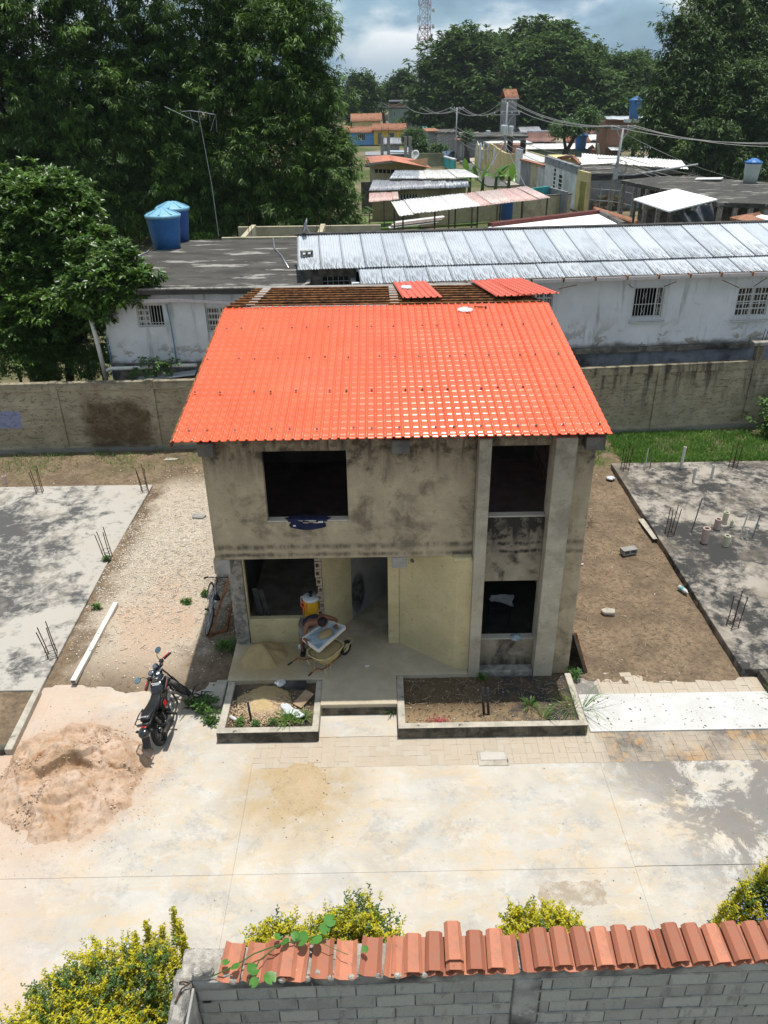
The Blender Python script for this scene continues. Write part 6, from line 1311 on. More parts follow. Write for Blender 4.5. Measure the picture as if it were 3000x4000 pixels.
for k, w in enumerate(fw):
    u0, u1, z0, z1 = w
    f = MB().wall(u0, u1, z0, z1, fy+.05, fy+.09, [(u0+.035,u1-.035,z0+.035,z1-.035)]).build('window', M_GRILLE, fh)
    MB().box(u0+.036,(u0+u1)/2-.03 if k == 0 else u1-.036,fy+.066,fy+.072,z0+.036,z1-.036).build('pane', M_PANE, f)
    b = MB()
    for i in range(1, 9): b.bar((u0+(u1-u0)*i/9,fy-.02,z0-.03),(u0+(u1-u0)*i/9,fy-.02,z1+.02), .014)
    for zz in (z0+.06, z0+.14): b.bar((u0-.03,fy-.018,zz),(u1+.03,fy-.018,zz), .014)
    b.build('grille', M_GRILLE, f); b = MB(); xe = (u0+u1)/2 if k == 0 else u1
    for j in range(1, 4): b.box(u0+.036, xe-.03, fy+.055, fy+.085, z0+(z1-z0)*j/4-.03, z0+(z1-z0)*j/4+.03)
    b.box(u0+(xe-u0)*.48, u0+(xe-u0)*.58, fy+.053, fy+.087, z0+.036, z1-.036)
    b.box(xe-.07, xe-.03, fy+.051, fy+.089, z0+.036, z1-.036); b.build('muntins', M_GRILLE, f)
    b = MB(); cx = u0+(xe-u0)*.62; cz = (z0+z1)/2+.05
    for sx in (-1,1):
        for sz in (-1,1): b.tube([(cx+sx*(.01+.07*math.sin(q*2.4)), fy-.03, cz+sz*(.02+.15*q)) for q in np.linspace(0,1,7)], .006, 4)
    b.build('scrollwork', M_GRILLE, f)
p0, p1, p2 = L_(555,472,fy-.22), L_(770,466,fy-.22), L_(1030,480,fy-.22)
MB().bar(p0, p1, .10, .12).build('fascia_board', M_FASCIA, fh, bevel=.006); MB().bar(p1, p2, .08, .10).build('fascia_board', M_FASCIA, fh, bevel=.006)
M_PBLUE = plain('blue_water_pipe', (.10,.25,.34), .5, .4, var=.2)
def pipe(name, pts, r, mat, lab, cat='pipe', group=None): return tag(MB().tube(pts, r, 8).build(name, mat, smooth=True), lab, cat, group)
yy = fy-.10
pipe('water_pipe', [L_(640,420,yy), L_(805,420,yy), L_(960,440,yy), L_(1120,438,yy)], .022, M_PBLUE, 'blue water pipe running along the top of the flat roofed house')
pipe('water_pipe', [L_(718,485,yy), L_(735,560,yy), L_(752,660,yy), L_(768,770,yy)], .022, M_PBLUE, 'blue pipe coming down the wall between the left windows')
pipe('water_pipe', [L_(455,600,yy), L_(475,700,yy), L_(492,810,yy)], .022, M_PBLUE, 'blue pipe down the left corner of the flat roofed house')
pipe('drain_pipe', [L_(385,520,12.7), L_(420,650,12.7), L_(460,812,12.7)], .075, M_PVC, 'tall white vent pipe before the broad leaved tree')
pipe('drain_pipe', [L_(462,772,12.5), L_(480,763,12.5), L_(590,760,12.5), L_(660,756,12.5)], .065, M_PVC, 'white drain pipe lying along the wall top below the barred window')
pipe('drain_pipe', [L_(745,750,12.5), L_(850,748,12.5)], .06, M_PVC, 'short white drain pipe on the wall top right of the ivy')
tag(MB().bar(L_(595,808,12.45), L_(845,780,12.6), .5, .02).build('metal_sheet', M_CORR), 'scrap of corrugated metal on the wall top below the ivy', 'metal sheet')
# tanks, antenna and dish on the flat roof
M_TBLUE = plain('blue_tank_plastic', (.035,.16,.42), .45, .4, var=.35, scale=4); M_TLID = plain('pale_blue_lid', (.20,.42,.56), .5, .4, var=.3)
def tank(loc, r, h, lab, mats=(None,None), grp=None, name='water_tank'):
    o = thing(name, lab, 'tank', loc, 0, grp); x, y, z = loc
    MB().lathe([(r*.80,0),(r*.88,h*.38),(r*.90,h*.40),(r*.90,h*.44),(r*.92,h*.46),(r*.97,h*.78),(r*1.0,h*.80),(r*1.0,h*.85),(r*.98,h*.87)], 32, loc).build('body', mats[0] or M_TBLUE, o, smooth=True)
    lid = MB().lathe([(r*1.06,h*.86),(r*1.07,h*.93),(r*.98,h*.955),(r*.3,h*1.09),(.02,h*1.10)], 32, loc).build('lid', mats[1] or M_TLID, o, smooth=True)
    b = MB()
    for k in range(8):
        t = 2*PI*k/8; b.bar((x+r*.3*math.cos(t),y+r*.3*math.sin(t),z+h*1.085),(x+r*.97*math.cos(t),y+r*.97*math.sin(t),z+h*.965), .06, .04)
    b.build('lid_rib', mats[1] or M_TLID, lid); return o
p = G(653,968,FZ); tank((p.x,p.y,FZ), .66, 1.36, 'front blue water tank with pale lid on the flat roof', grp='blue tanks on the flat roof')
p = G(683,945,FZ); tank((p.x,p.y+.3,FZ), .66, 1.42, 'darker blue tank standing behind the front tank', (plain('dark_blue_tank',(.03,.10,.34),.45,.4,var=.3),None), 'blue tanks on the flat roof')
an = thing('tv_antenna', 'tall thin television antenna mast with crooked arms on the flat roof', 'antenna', (0,21.6,FZ)); ay = 21.6
A1 = lambda u, w, y=21.6: H(u/1.106, w/1.106, y)
MB().tube([A1(945,1020), A1(915,800), A1(855,478)], [.018,.013,.009], 6).build('mast', M_GALV, an)
MB().tube([A1(785,482), A1(820,478), A1(870,484), A1(930,495)], .009, 5).tube([A1(710,460), A1(855,528)], .008, 5).build('boom', M_GALV, an)
for k, (a, b) in enumerate((((930,495),(910,566)),((932,495),(938,570)),((820,480),(838,560)))): MB().tube([A1(*a), A1(*b)], .006, 5).build('element', M_GALV, an)
ds = thing('satellite_dish', 'small grey satellite dish at the left end of the corrugated roof', 'satellite dish', tuple(H(1205,905,16.2)))
pc = H(1197,885,16.2); MB().lathe([(.01,0),(.15,.02),(.28,.07),(.29,.08),(.15,.03),(.01,.012)], 20, pc, (-.85,-.1,.35)).build('dish', M_GALV, ds, smooth=True); MB().tube([pc, H(1210,912,16.2)], .02).build('mount', M_GALV, ds)
pipe('hose', [G(1067,930,FZ+.02), G(1072,970,FZ+.03), G(1100,1000,FZ+.02), G(1128,1048,FZ+.02)], .03, M_GALV, 'grey conduit snaking over the flat roof beside the metal sheets', 'conduit')
pipe('hose', [G(520,1008,FZ+.02), G(575,985,FZ+.03), G(598,960,FZ+.03)], .03, M_GALV, 'pale conduit at the left edge of the flat roof by the tanks', 'conduit')
# cream walls of the roofless rooms behind the flat roof
cw = thing('roofless_rooms', 'cream plaster walls of roofless rooms behind the flat roof', 'building', (1,24,0))
M_CREAM = grain('cream_plaster', (.44,.39,.26), (.52,.47,.33), 3, .93, .3, c3=(.33,.29,.2))
MB().box(-3.4, 1.6, 22.15, 22.35, 0, FZ+.06).build('wall', M_CREAM, cw); MB().box(-3.4, 3.4, 26.6, 26.8, 0, FZ-.16).build('wall', M_CREAM, cw)
for x in (-2.75, 0.55): MB().box(x, x+.22, 22.36, 26.59, 0, FZ-.06).build('wall', M_CREAM, cw)
b = MB()
for x, y in ((-2.5,24),(-2.4,24.1),(.6,23),(.7,23.1),(.95,25.6),(1.05,25.7)): b.tube([(x,y,FZ-.1),(x+.02,y,FZ+.75)], .012, 5)
b.build('rebar_end', M_RUST2, cw)
lfw = thing('garden_wall', 'grey block wall fragment in the shade of the broad leaved tree', 'wall', (-8,15,0)); p0, p1 = H(120,1470,14.6), H(205,1365,16.4)
MB().bar((p0.x,p0.y,1.55),(p1.x,p1.y,1.85), .15, 1.6).build('wall', M_CONC2, lfw)
# ================================================================== THE TOWN BEYOND
b1 = lambda u, v: (1300+u/2.37, 330+v/2.37)
b2 = lambda u, v: (1900+u/2.765, 330+v/2.765)
b3 = lambda u, v: (2400+u/2.765, 330+v/2.765)
def paint(name, c, **k): return grain(name, tuple(x*.8 for x in c), c, 1.2, .92, .15, 20, c3=tuple(x*.62 for x in c), **k)
M_YELH, M_BLUH, M_PNKH = paint('yellow_house_paint', (.74,.50,.09)), paint('blue_house_paint', (.16,.38,.70)), paint('pink_house_paint', (.70,.40,.36))
M_CRMH, M_GRNH, M_TURQ = paint('cream_house_paint', (.74,.60,.30)), paint('pale_green_paint', (.36,.47,.42)), paint('turquoise_paint', (.08,.50,.50))
M_WHTH, M_GRYH, M_BRK = paint('white_house_paint', (.78,.80,.82)), paint('grey_house_paint', (.30,.31,.32)), grain('raw_brick', (.26,.13,.085), (.36,.21,.14), 6, .95, .4, 40)
M_DKW = grain('sooty_block', (.07,.065,.06), (.15,.135,.12), 2, .95, .4, 20); M_BLUW = paint('deep_blue_paint', (.07,.16,.44)); M_GREENB = paint('green_paint', (.10,.38,.30))
M_ASPH = grain('worn_asphalt', (.10,.098,.095), (.16,.155,.145), 1., .95, .3, 20); M_GRASSG = grain('lawn_grass', (.055,.12,.025), (.12,.20,.045), .8, .95, .6, 20, .05, c3=(.24,.22,.10))
def footp(pts): return [(p[0],p[1]) for p in pts]
def lerp(a, b, t): return Vector(a)*(1-t)+Vector(b)*t
def sheetroof(par, FL, FR, BR, BL, n, mats, amp=.03, waves=5, name='roof_sheet', jit=.03):
    FL, FR, BR, BL = map(Vector, (FL,FR,BR,BL))
    for i in range(n):
        t0, t1 = i/n, min(1, (i+1.06)/n); m = waves*4+1; V = []
        dz = random.uniform(-jit, jit)
        for r in (0, .5, 1):
            a = lerp(FL, BL, r); b = lerp(FR, BR, r)
            for k in range(m): q = lerp(a, b, t0+(t1-t0)*k/(m-1)); V.append((q.x, q.y, q.z+amp*math.cos(k*PI/2)+dz+random.uniform(-jit,jit)*.3))
        ii = np.arange(3*m).reshape(3,m); Fq = np.stack([ii[:-1,:-1],ii[:-1,1:],ii[1:,1:],ii[1:,:-1]],-1).reshape(-1,4)
        mat = mats[i*len(mats)//n] if isinstance(mats, (list,tuple)) else mats
        o = quadmesh(name, V, Fq, mat, par, True); o.modifiers.new('thick','SOLIDIFY').thickness = .02
def front(name, label, y0, l, r, t, b, depth, mat, wins=(), cat='house', group=None, zb=None, flat=None, roofmat=None, ridge=None, eave=.4, tiles=10):
    """building whose front stands at depth y0, measured between photo columns and rows"""
    p0, p1 = H(l, b, y0), H(r, t, y0); z0 = 0 if zb is None else zb; z1 = p1.z
    o = thing(name, label, cat, ((p0.x+p1.x)/2, y0, 0), 0, group); holes = []
    for w in wins:
        q0, q1 = H(w[0], w[3], y0), H(w[1], w[2], y0); holes.append((q0.x, q1.x, q0.z, q1.z))
    MB().wall(p0.x, p1.x, z0, z1, y0, y0+.25, holes).build('front_wall', mat, o)
    MB().box(p0.x, p0.x+.2, y0+.252, y0+depth, z0, z1).build('side_wall', mat, o); MB().box(p1.x-.2, p1.x, y0+.252, y0+depth, z0, z1).build('side_wall', mat, o)
    MB().box(p0.x, p1.x, y0+depth, y0+depth+.2, z0, z1).build('rear_wall', mat, o)
    for h in holes:
        w = MB().wall(h[0], h[1], h[2], h[3], y0+.08, y0+.16, [(h[0]+.06,h[1]-.06,h[2]+.06,h[3]-.06)]).build('window', M_GRILLE, o)
        MB().box(h[0]+.06, h[1]-.06, y0+.11, y0+.13, h[2]+.06, h[3]-.06).build('pane', M_PANE, w)
        b_ = MB()
        for k in range(1,4): b_.box(h[0]+(h[1]-h[0])*k/4-.025, h[0]+(h[1]-h[0])*k/4+.025, y0+.075, y0+.1, h[2]+.06, h[3]-.06)
        b_.build('bars', M_GRILLE, w)
    if flat: MB().box(p0.x-eave, p1.x+eave, y0-eave, y0+depth+.4, z1+.002, z1+.2).build('roof_slab', flat, o)
    if roofmat:
        zr_ = z1+ridge; A, B_ = Vector((p0.x-eave, y0-eave, z1-.1)), Vector((p1.x+eave, y0-eave, z1-.1)); C_, D = Vector((p1.x+eave, y0+depth/2, zr_)), Vector((p0.x-eave, y0+depth/2, zr_))
        sheetroof(o, A, B_, C_, D, tiles, roofmat, .05, 6); sheetroof(o, B_+Vector((0,depth+2*eave,0)), A+Vector((0,depth+2*eave,0)), D, C_, max(2,tiles//3), roofmat, .05, 10)
    return o
def win(u0, u1, v0, v1, f=None): f = f or b1; a, b = f(u0, v0), f(u1, v1); return (a[0], b[0], a[1], b[1])
R = lambda f, u0, v0, u1, v1: (f(u0,v0)[0], f(u1,v1)[0], f(u0,v0)[1], f(u1,v1)[1])
# -- street and lawn
st_l = [G(*b1(*p)) for p in ((1130,655),(1205,745),(1330,868),(1430,940))]; st_r = [G(*b1(*p)) for p in ((1245,690),(1330,772),(1560,895),(1650,945))]
struct(MB().poly(footp(st_l)[::-1]+footp(st_r), -.15, .02).build('street', M_ASPH))
struct(MB().poly([(p.x-.0,p.y) for p in st_r][::-1]+[(p.x+1.6,p.y+.6) for p in st_r], -.15, .16).build('pavement', M_KERBT))
lw = [G(*b1(*p)) for p in ((250,1345),(1330,1290),(1340,1170),(260,1230))]; struct(MB().poly(footp(lw), -.15, .03).build('lawn', M_GRASSG))
# -- shed with grey roofs
sh_ = thing('long_shed', 'long low house under patched grey corrugated roofs beyond the lawn', 'house', tuple(G(*b1(800,1090))))
FL, FR = G(*b1(335,985),2.7), G(*b1(1270,950),2.7); ML, MR = G(*b1(480,885),3.35), G(*b1(1335,872),3.35); ML.x = FL.x+.4; BL, BR = G(*b1(385,800),3.9), G(*b1(1215,785),3.9)
sheetroof(sh_, FL, FR, MR-Vector((1,0,0)), ML, 13, [M_CORRG,M_CORRG,M_CORR]); UL, UR = ML+Vector((1.5,-.2,.12)), MR+Vector((.2,-.2,.12))
sheetroof(sh_, UL, UR, BR, BL+Vector((2.0,0,0)), 12, [M_CORR,M_CORRW,M_CORRW])
wl = [Vector((p.x,p.y,0)) for p in (FL+Vector((.3,.7,0)), FR+Vector((-.3,.7,0)))]
ww = (wl[1]-wl[0]); nW = 7; holes = []
wd = ww.normalized(); wp = Vector((-wd.y, wd.x, 0))
def along(a, d, n, b, name, mat, par):
    """wall mesh built in a local frame (x along d, y along n) moved to a"""
    Mx = Matrix((( d.x, n.x, 0, a.x), (d.y, n.y, 0, a.y), (0,0,1,a.z), (0,0,0,1))); b.xf(Mx); return b.build(name, mat, par)
LW = ww.length; hs = [(LW*.29, LW*.48, .5, 2.2), (LW*.53, LW*.58, .8, 2.1), (LW*.72, LW*.76, .1, 2.1)]
along(wl[0], wd, wp, MB().wall(0, LW, 0, 2.75, 0, .2, hs), 'front_wall', paint('ochre_wall', (.36,.29,.17)), sh_)
along(wl[0], wd, wp, MB().box(0, LW, 5.0, 5.2, 0, 2.9), 'rear_wall', M_DKW, sh_)
for h in hs:
    w = along(wl[0], wd, wp, MB().box(h[0],h[1],.12,.14,h[2],h[3]), 'window', M_PANE, sh_); b = MB(); n = max(3, int((h[1]-h[0])/.28))
    for k in range(n+1): b.box(h[0]+(h[1]-h[0])*k/n-.03, h[0]+(h[1]-h[0])*k/n+.03, -.02, .03, h[2], h[3])
    b.box(h[0], h[1], -.025, .0, (h[2]+h[3])/2-.03, (h[2]+h[3])/2+.03); along(wl[0], wd, wp, b, 'bars', M_GRILLE, w)
aw = thing('pink_awning', 'small faded pink metal awning in front of the long low house', 'awning', tuple(G(*b1(470,1200))))
aF, aFR, aBR, aB = G(*b1(335,1088),2.2), G(*b1(610,1066),2.2), G(*b1(600,995),2.62), G(*b1(340,1003),2.62); sheetroof(aw, aF, aFR, aBR, aB, 5, M_CORRP)
for p in (aF, aFR, lerp(aF,aFR,.5)): MB().box(p.x-.05,p.x+.05,p.y+.1,p.y+.2,0,2.2).build('post', M_DKW, aw)
for k, (u, v, m, lab) in enumerate(((520,1190,M_GRYH,'grey washing machine under the pink awning'),(565,1205,M_TURQ,'turquoise bucket beside the washing machine'))):
    p = G(*b1(u,v)); tag((MB().box(p.x-.3,p.x+.3,p.y,p.y+.6,0,.95) if k == 0 else MB().lathe([(.18,0),(.24,.45)],12,p)).build(('washing_machine','bucket')[k], m, bevel=.03 if k == 0 else 0), lab, ('appliance','bucket')[k])
# -- carport with white and pink sheets
cp = thing('carport', 'open carport with long white and rusty pink sheet roof in front of the lawn', 'shelter', tuple(G(*b1(1000,1250))))
cF, cFR, cBR, cB = G(*b1(618,1212),2.6), G(*b2(690,1222),2.6), G(*b2(425,1098),3.0), G(*b1(540,1080),3.0)
sheetroof(cp, cF, cFR, cBR, cB, 12, [M_WHITES:=corr_mat('white_sheet_roofing', (.74,.73,.70), (.68,.67,.64), (.34,.30,.26), .25), M_CORRP], .025, 4, jit=.05)
for t in (.02,.3,.45,.62,.80,.98):
    for a, b, h in ((cF,cFR,2.55),(cB,cBR,2.9)):
        p = lerp(a,b,t); MB().box(p.x-.06,p.x+.06,p.y,p.y+.12,0,h).build('post', M_DKW, cp)
wA, wB = G(*b1(815,1320)), G(*b2(900,1400)); wdv = (wB-wA).normalized(); wn_ = Vector((-wdv.y,wdv.x,0))
gw = thing('courtyard_wall', 'dirty cream courtyard wall running behind the grey metal roof', 'wall', tuple(wA)); along(wA, wdv, wn_, MB().box(0,(wB-wA).length,0,.25,0,1.75), 'wall', M_CREAM, gw); along(wA, wdv, wn_, MB().box(-.05,(wB-wA).length+.05,-.04,.29,1.752,1.86), 'cap', M_LEDGE, gw)
tq = thing('turquoise_courtyard', 'roofless courtyard with turquoise and blue walls at the right end of the carport', 'building', tuple(G(*b2(450,1420))))
for (pa, pb, m, h) in (((215,1440),(660,1370),M_TURQ,2.3),((0,1450),(265,1475),M_BLUW,2.0),((660,1370),(840,1430),M_GRYH,2.2)):
    a, b = G(*b2(*pa)), G(*b2(*pb)); d = (b-a); along(a, d.normalized(), Vector((-d.normalized().y,d.normalized().x,0)), MB().box(0,d.length,0,.2,0,h), 'wall', m, tq)
cwl = thing('grey_yard_wall', 'low grey concrete wall beside the lawn under the carport', 'wall', tuple(G(*b1(1000,1300)))); a, b = G(*b1(810,1310)), G(*b1(1195,1265)); d = b-a
along(a, d.normalized(), Vector((-d.normalized().y,d.normalized().x,0)), MB().box(0,d.length,0,.2,0,1.5), 'wall', M_GRYH, cwl)
so = thing('sheet_stack', 'stack of old roofing sheets lying at the lawn edge', 'sheets', tuple(G(*b1(640,1320))))
for k in range(5): p = G(*b1(520+15*k,1325-12*k), .4+.08*k); MB().bar(p, p+Vector((4.2,.5,.35)), .9, .05).build('sheet', (M_WHITES,M_DKW,M_CORRW,M_CORRP,M_WHITES)[k], so)
# -- orange roofed house
oh = thing('orange_roof_house', 'cream house with broad orange sheet gable roof and lattice openings', 'house', tuple(G(*b1(620,800))))
rB, rF = G(*b1(512,655),4.3), G(*b1(545,706),4.3); eRB, eRF = G(*b1(825,702),3.1), G(*b1(914,774),3.1); eLB, eLF = G(*b1(300,668),3.3), G(*b1(300,735),3.3)
sheetroof(oh, eRF, eRB, rB, rF, 8, M_CORRO, .02, 4, jit=.01); sheetroof(oh, eLF, eLB, rB, rF, 6, M_CORRO, .02, 4, jit=.01)
gl, gr = eLF+Vector((.5,.5,0)), eRF+Vector((-.7,.5,0)); d = (gr-gl); d.z = 0; dn = d.normalized(); nn = Vector((-dn.y,dn.x,0)); L0 = d.length; a0 = Vector((gl.x,gl.y,0)); tr_ = (rF-gl).dot(dn)
b = MB(); pr = [(0,0),(L0,0),(L0,2.9),(tr_,4.1),(0,3.1)]; b.add([(x,0,z) for x,z in pr]+[(x,.25,z) for x,z in pr], [(0,1,2,3,4),(9,8,7,6,5)]+[(i,5+i,5+(i+1)%5,(i+1)%5) for i in range(5)]); along(a0, dn, nn, b, 'gable_wall', M_CREAM, oh)
for k in range(11):
    x = L0*.10+k*L0*.075; along(a0, dn, nn, MB().box(x,x+L0*.055,-.03,.02,2.35,2.75), 'lattice_opening', M_DARKIN, oh)
# -- row houses at the far end of the street
def tower_windows(*ws): return [win(*w) for w in ws]
front('row_house', 'pink end of the far terracotta roofed row', 178, *R(b1,85,440,146,560), 9, M_PNKH, group='terracotta roofed row houses', roofmat=M_TILE, ridge=1.0, tiles=3)
front('row_house', 'blue house in the far terracotta roofed row', 178, *R(b1,147,440,380,560), 9, M_BLUH, tower_windows((232,300,455,520)), group='terracotta roofed row houses', roofmat=M_TILE, ridge=1.0, tiles=10)
front('row_house', 'yellow house in the far terracotta roofed row', 177.6, *R(b1,383,418,668,580), 9, M_YELH, tower_windows((415,452,445,555),(520,570,445,500)), group='terracotta roofed row houses', roofmat=M_TILE, ridge=1.1, tiles=12)
front('red_roof_house', 'pale house with low red hipped roof behind the terracotta row', 200, *R(b1,180,335,440,400), 10, M_CRMH, roofmat=M_TILE, ridge=1.5, tiles=8)
o = front('two_storey_house', 'pale green two storey house with brick upper part and metal shade roof', 235, *R(b1,520,225,700,350), 10, M_GRNH, tower_windows((560,578,255,295),(612,628,255,290),(652,684,250,288)), flat=M_DKW, eave=.1)
q0, q1 = H(*b1(520,222),236), H(*b1(835,180),236); MB().box(q0.x,q1.x,236,240,q0.z+.2,q1.z).build('parapet', M_BRK, o); q2, q3 = H(*b1(700,330),236), H(*b1(845,215),236); MB().box(q2.x,q3.x,236.1,244,0,q3.z).build('annex', M_BRK, o)
q4, q5 = H(*b1(520,160),238), H(*b1(798,142),238); MB().box(q4.x,q5.x,237,242,q4.z,q4.z+.35).build('shade_roof', M_CORR, o)
for x in np.linspace(q4.x+.4, q5.x-.4, 4): MB().box(x,x+.15,237.5,237.7,q1.z,q4.z).build('post', M_DKW, o)
front('green_house', 'grey green flat roofed house behind the dark bushy tree', 190, *R(b1,620,395,840,560), 8, M_GRNH, tower_windows((690,760,395,440),(775,830,395,435)), flat=M_DKW)
front('green_house', 'narrow turquoise house front beside the street corner', 165, *R(b1,840,400,880,560), 6, M_GREENB)
front('corner_house', 'pinkish white house with dark doorway at the far street corner', 150, *R(b1,970,450,1150,610), 12, paint('pinkish_white_paint', (.52,.46,.45)), tower_windows((1018,1038,490,590),(1050,1062,515,560)), flat=M_DKW)
front('corner_house', 'grey stained house left of the far street corner', 152, *R(b1,880,440,968,590), 12, M_GRYH, tower_windows((935,960,470,570)), flat=M_TILE)
front('gate_wall', 'orange topped wall with white gates beyond the yellow church', 133, *R(b1,1150,520,1255,690), 3, M_GRYH, tower_windows((1175,1195,545,670),(1210,1228,550,670)), cat='wall', flat=M_TILE)
# -- yellow chapel along the street
A = G(*b1(1310,757)); B_ = G(*b1(1600,905)); ch_ = thing('yellow_chapel', 'pale yellow chapel with two pointed gables and narrow windows along the street', 'chapel', tuple(A))
d = (B_-A); Lc = d.length; dn = d.normalized(); nn = Vector((-dn.y,dn.x,0)); nn = nn if nn.x > 0 else -nn
zt = lambda p, q: H(q[0], q[1], p.y).z
hA = zt(A, b1(1310,600)); hB = zt(B_, b1(1600,640)); hM = (hA+hB)/2
pr = [(0,-.1),(Lc,-.1),(Lc,hB),(Lc*.88,hB),(Lc*.50,hM+1.0),(Lc*.30,hM-.3),(Lc*.05,hM+.5),(0,hA)]; n = len(pr)
b = MB(); b.add([(x,0,z) for x,z in pr]+[(x,.3,z) for x,z in pr], [tuple(range(n)),tuple(reversed(range(n,2*n)))]+[(i,n+i,n+(i+1)%n,(i+1)%n) for i in range(n)]); along(A, dn, nn, b, 'street_wall', M_CRMH, ch_)
along(A, dn, nn, MB().box(-.02,.28,.302,7,-.1,hA), 'end_wall', M_YELH, ch_); along(A, dn, nn, MB().box(0,Lc,7,7.2,-.1,hA), 'rear_wall', M_CRMH, ch_)
along(A, dn, nn, MB().box(.2,Lc,.302,7,hM-.9,hM-.6), 'roof', M_CORRW, ch_)
for f, w, z0_, z1_, m in ((.07,.5,1.6,3.2,M_WHTH),(.16,.9,.1,3.1,M_WHTH),(.28,.5,1.5,3.1,M_WHTH),(.44,.5,1.4,3.1,M_WHTH),(.62,.6,1.4,3.0,M_WHTH)):
    x = f*Lc; b = MB(); pr = [(x,z0_),(x+w*2,z0_),(x+w*2,z1_),(x+w*1.6,z1_+.35),(x+w,z1_+.5),(x+w*.4,z1_+.35),(x,z1_)]; k = len(pr)
    b.add([(px,-.05,pz) for px,pz in pr]+[(px,.02,pz) for px,pz in pr], [tuple(range(k)),tuple(reversed(range(k,2*k)))]+[(i,k+i,k+(i+1)%k,(i+1)%k) for i in range(k)]); along(A, dn, nn, b, 'window', m, ch_)
C_ = G(*b2(292,1055)); d2 = C_-B_; n2 = d2.normalized(); nn2 = Vector((-n2.y,n2.x,0)); nn2 = nn2 if nn2.x > 0 else -nn2
yw = thing('yellow_street_wall', 'tall yellow wall continuing from the chapel down the street', 'wall', tuple(B_)); along(B_+n2*.05, n2, nn2, MB().box(0,d2.length,0,.3,-.1,(hB+zt(C_,b2(292,755)))/2), 'wall', M_CRMH, yw)
br = thing('brick_upper_storey', 'raw brick upper storey above the yellow street wall', 'building', tuple(H(*b2(290,740),112))); p0, p1 = H(*b2(150,745),112), H(*b2(428,650),112); MB().box(p0.x,p1.x,112,116,0,p1.z).build('wall', M_BRK, br)
for u in (250,390): p = H(*b2(u,735),111.9); MB().box(p.x-.4,p.x+.4,111.9,111.99,p.z,p.z+1.6).build('opening', M_DARKIN, br)
# -- gates and white house along the street
D = G(*b2(612,1172)); gts = thing('street_gates', 'stained grey gates and wall with orange coping between yellow wall and white house', 'gate', tuple(C_)); d3 = D-C_; n3 = d3.normalized(); nn3 = Vector((-n3.y,n3.x,0)); nn3 = nn3 if nn3.x > 0 else -nn3; L3 = d3.length
for f0, f1, m, nm, h in ((.01,.22,M_WHTH,'white_gate',4.0),(.225,.56,M_GRYH,'grey_wall',2.75),(.565,.78,M_CREAM,'stained_wall',2.75),(.785,.99,M_WHTH,'gate_leaf',2.75)): along(C_, n3, nn3, MB().box(f0*L3,f1*L3,0,.2,-.1,h), nm, m, gts)
along(C_, n3, nn3, MB().box(.225*L3,L3*.99,-.2,.5,2.752,2.95), 'tile_coping', M_TILE, gts)
E1 = G(*b2(942,1342)); F1 = G(*b2(1062,1392)); wd_ = thing('street_white_house', 'white street house with two columns of vent blocks and mossy parapet', 'house', tuple(D))
d4 = E1-D; L4 = d4.length; n4 = d4.normalized(); nn4 = Vector((-n4.y,n4.x,0)); nn4 = nn4 if nn4.x > 0 else -nn4; hD, hE = zt(D, b2(626,865)), zt(E1, b2(1005,945)); h4 = (hD+hE)/2
along(D, n4, nn4, MB().box(0,L4,0,.25,-.1,h4), 'street_wall', M_WHTH, wd_); along(D, n4, nn4, MB().box(-.1,L4+.1,-.1,.4,h4+.002,h4+.7), 'mossy_parapet', M_BLUEG, wd_); along(D, n4, nn4, MB().box(0,L4,.26,9,h4-.6,h4-.4), 'roof_slab', M_FLAT, wd_); along(D, n4, nn4, MB().box(L4-.2,L4,.252,9,-.1,h4-.62), 'side_wall', M_GRYH, wd_)
for f, k0, m_ in ((.33,7,.10),(.50,5,.14)):
    for k in range(k0): along(D, n4, nn4, MB().box(f*L4, f*L4+L4*.05*(1 if f < .4 else 1.8), -.03, .03, .6+k*.42, .6+k*.42+.28), 'vent_block', M_DARKIN, wd_)
d5 = F1-E1; n5 = d5.normalized(); yh = thing('yellow_door_house', 'narrow pale yellow front with olive door beside the white street house', 'house', tuple(E1)); nn5 = Vector((-n5.y,n5.x,0)); nn5 = nn5 if nn5.y > 0 else -nn5
along(E1+n5*.02, n5, nn5, MB().wall(0,d5.length,-.1,3.6,0,.25,[(d5.length*.35,d5.length*.85,0,2.7)]), 'front_wall', M_CRMH, yh); along(E1+n5*.02, n5, nn5, MB().box(d5.length*.35,d5.length*.85,.08,.16,0,2.7), 'door', paint('olive_door', (.34,.33,.08)), yh)
sheetroof(yh, E1+Vector((.2,-.4,4.4)), E1+Vector((10.5,-1.2,3.6)), E1+Vector((11.5,4,4.0)), E1+Vector((1.5,5,4.7)), 7, M_CORRW)
gbk = thing('grey_block_house', 'grey concrete block wall behind the leaning power pole', 'building', tuple(G(*b2(1200,1390)))); p0, p1 = H(*b2(1108,1300),72), H(*b2(1360,1020),72); MB().box(p0.x,p1.x,72,80,-.1,p1.z).build('wall', M_GRYH, gbk); MB().box(p0.x-.1,p1.x+.2,71.8,80,p1.z+.002,p1.z+.18).build('roof_slab', M_DKW, gbk)
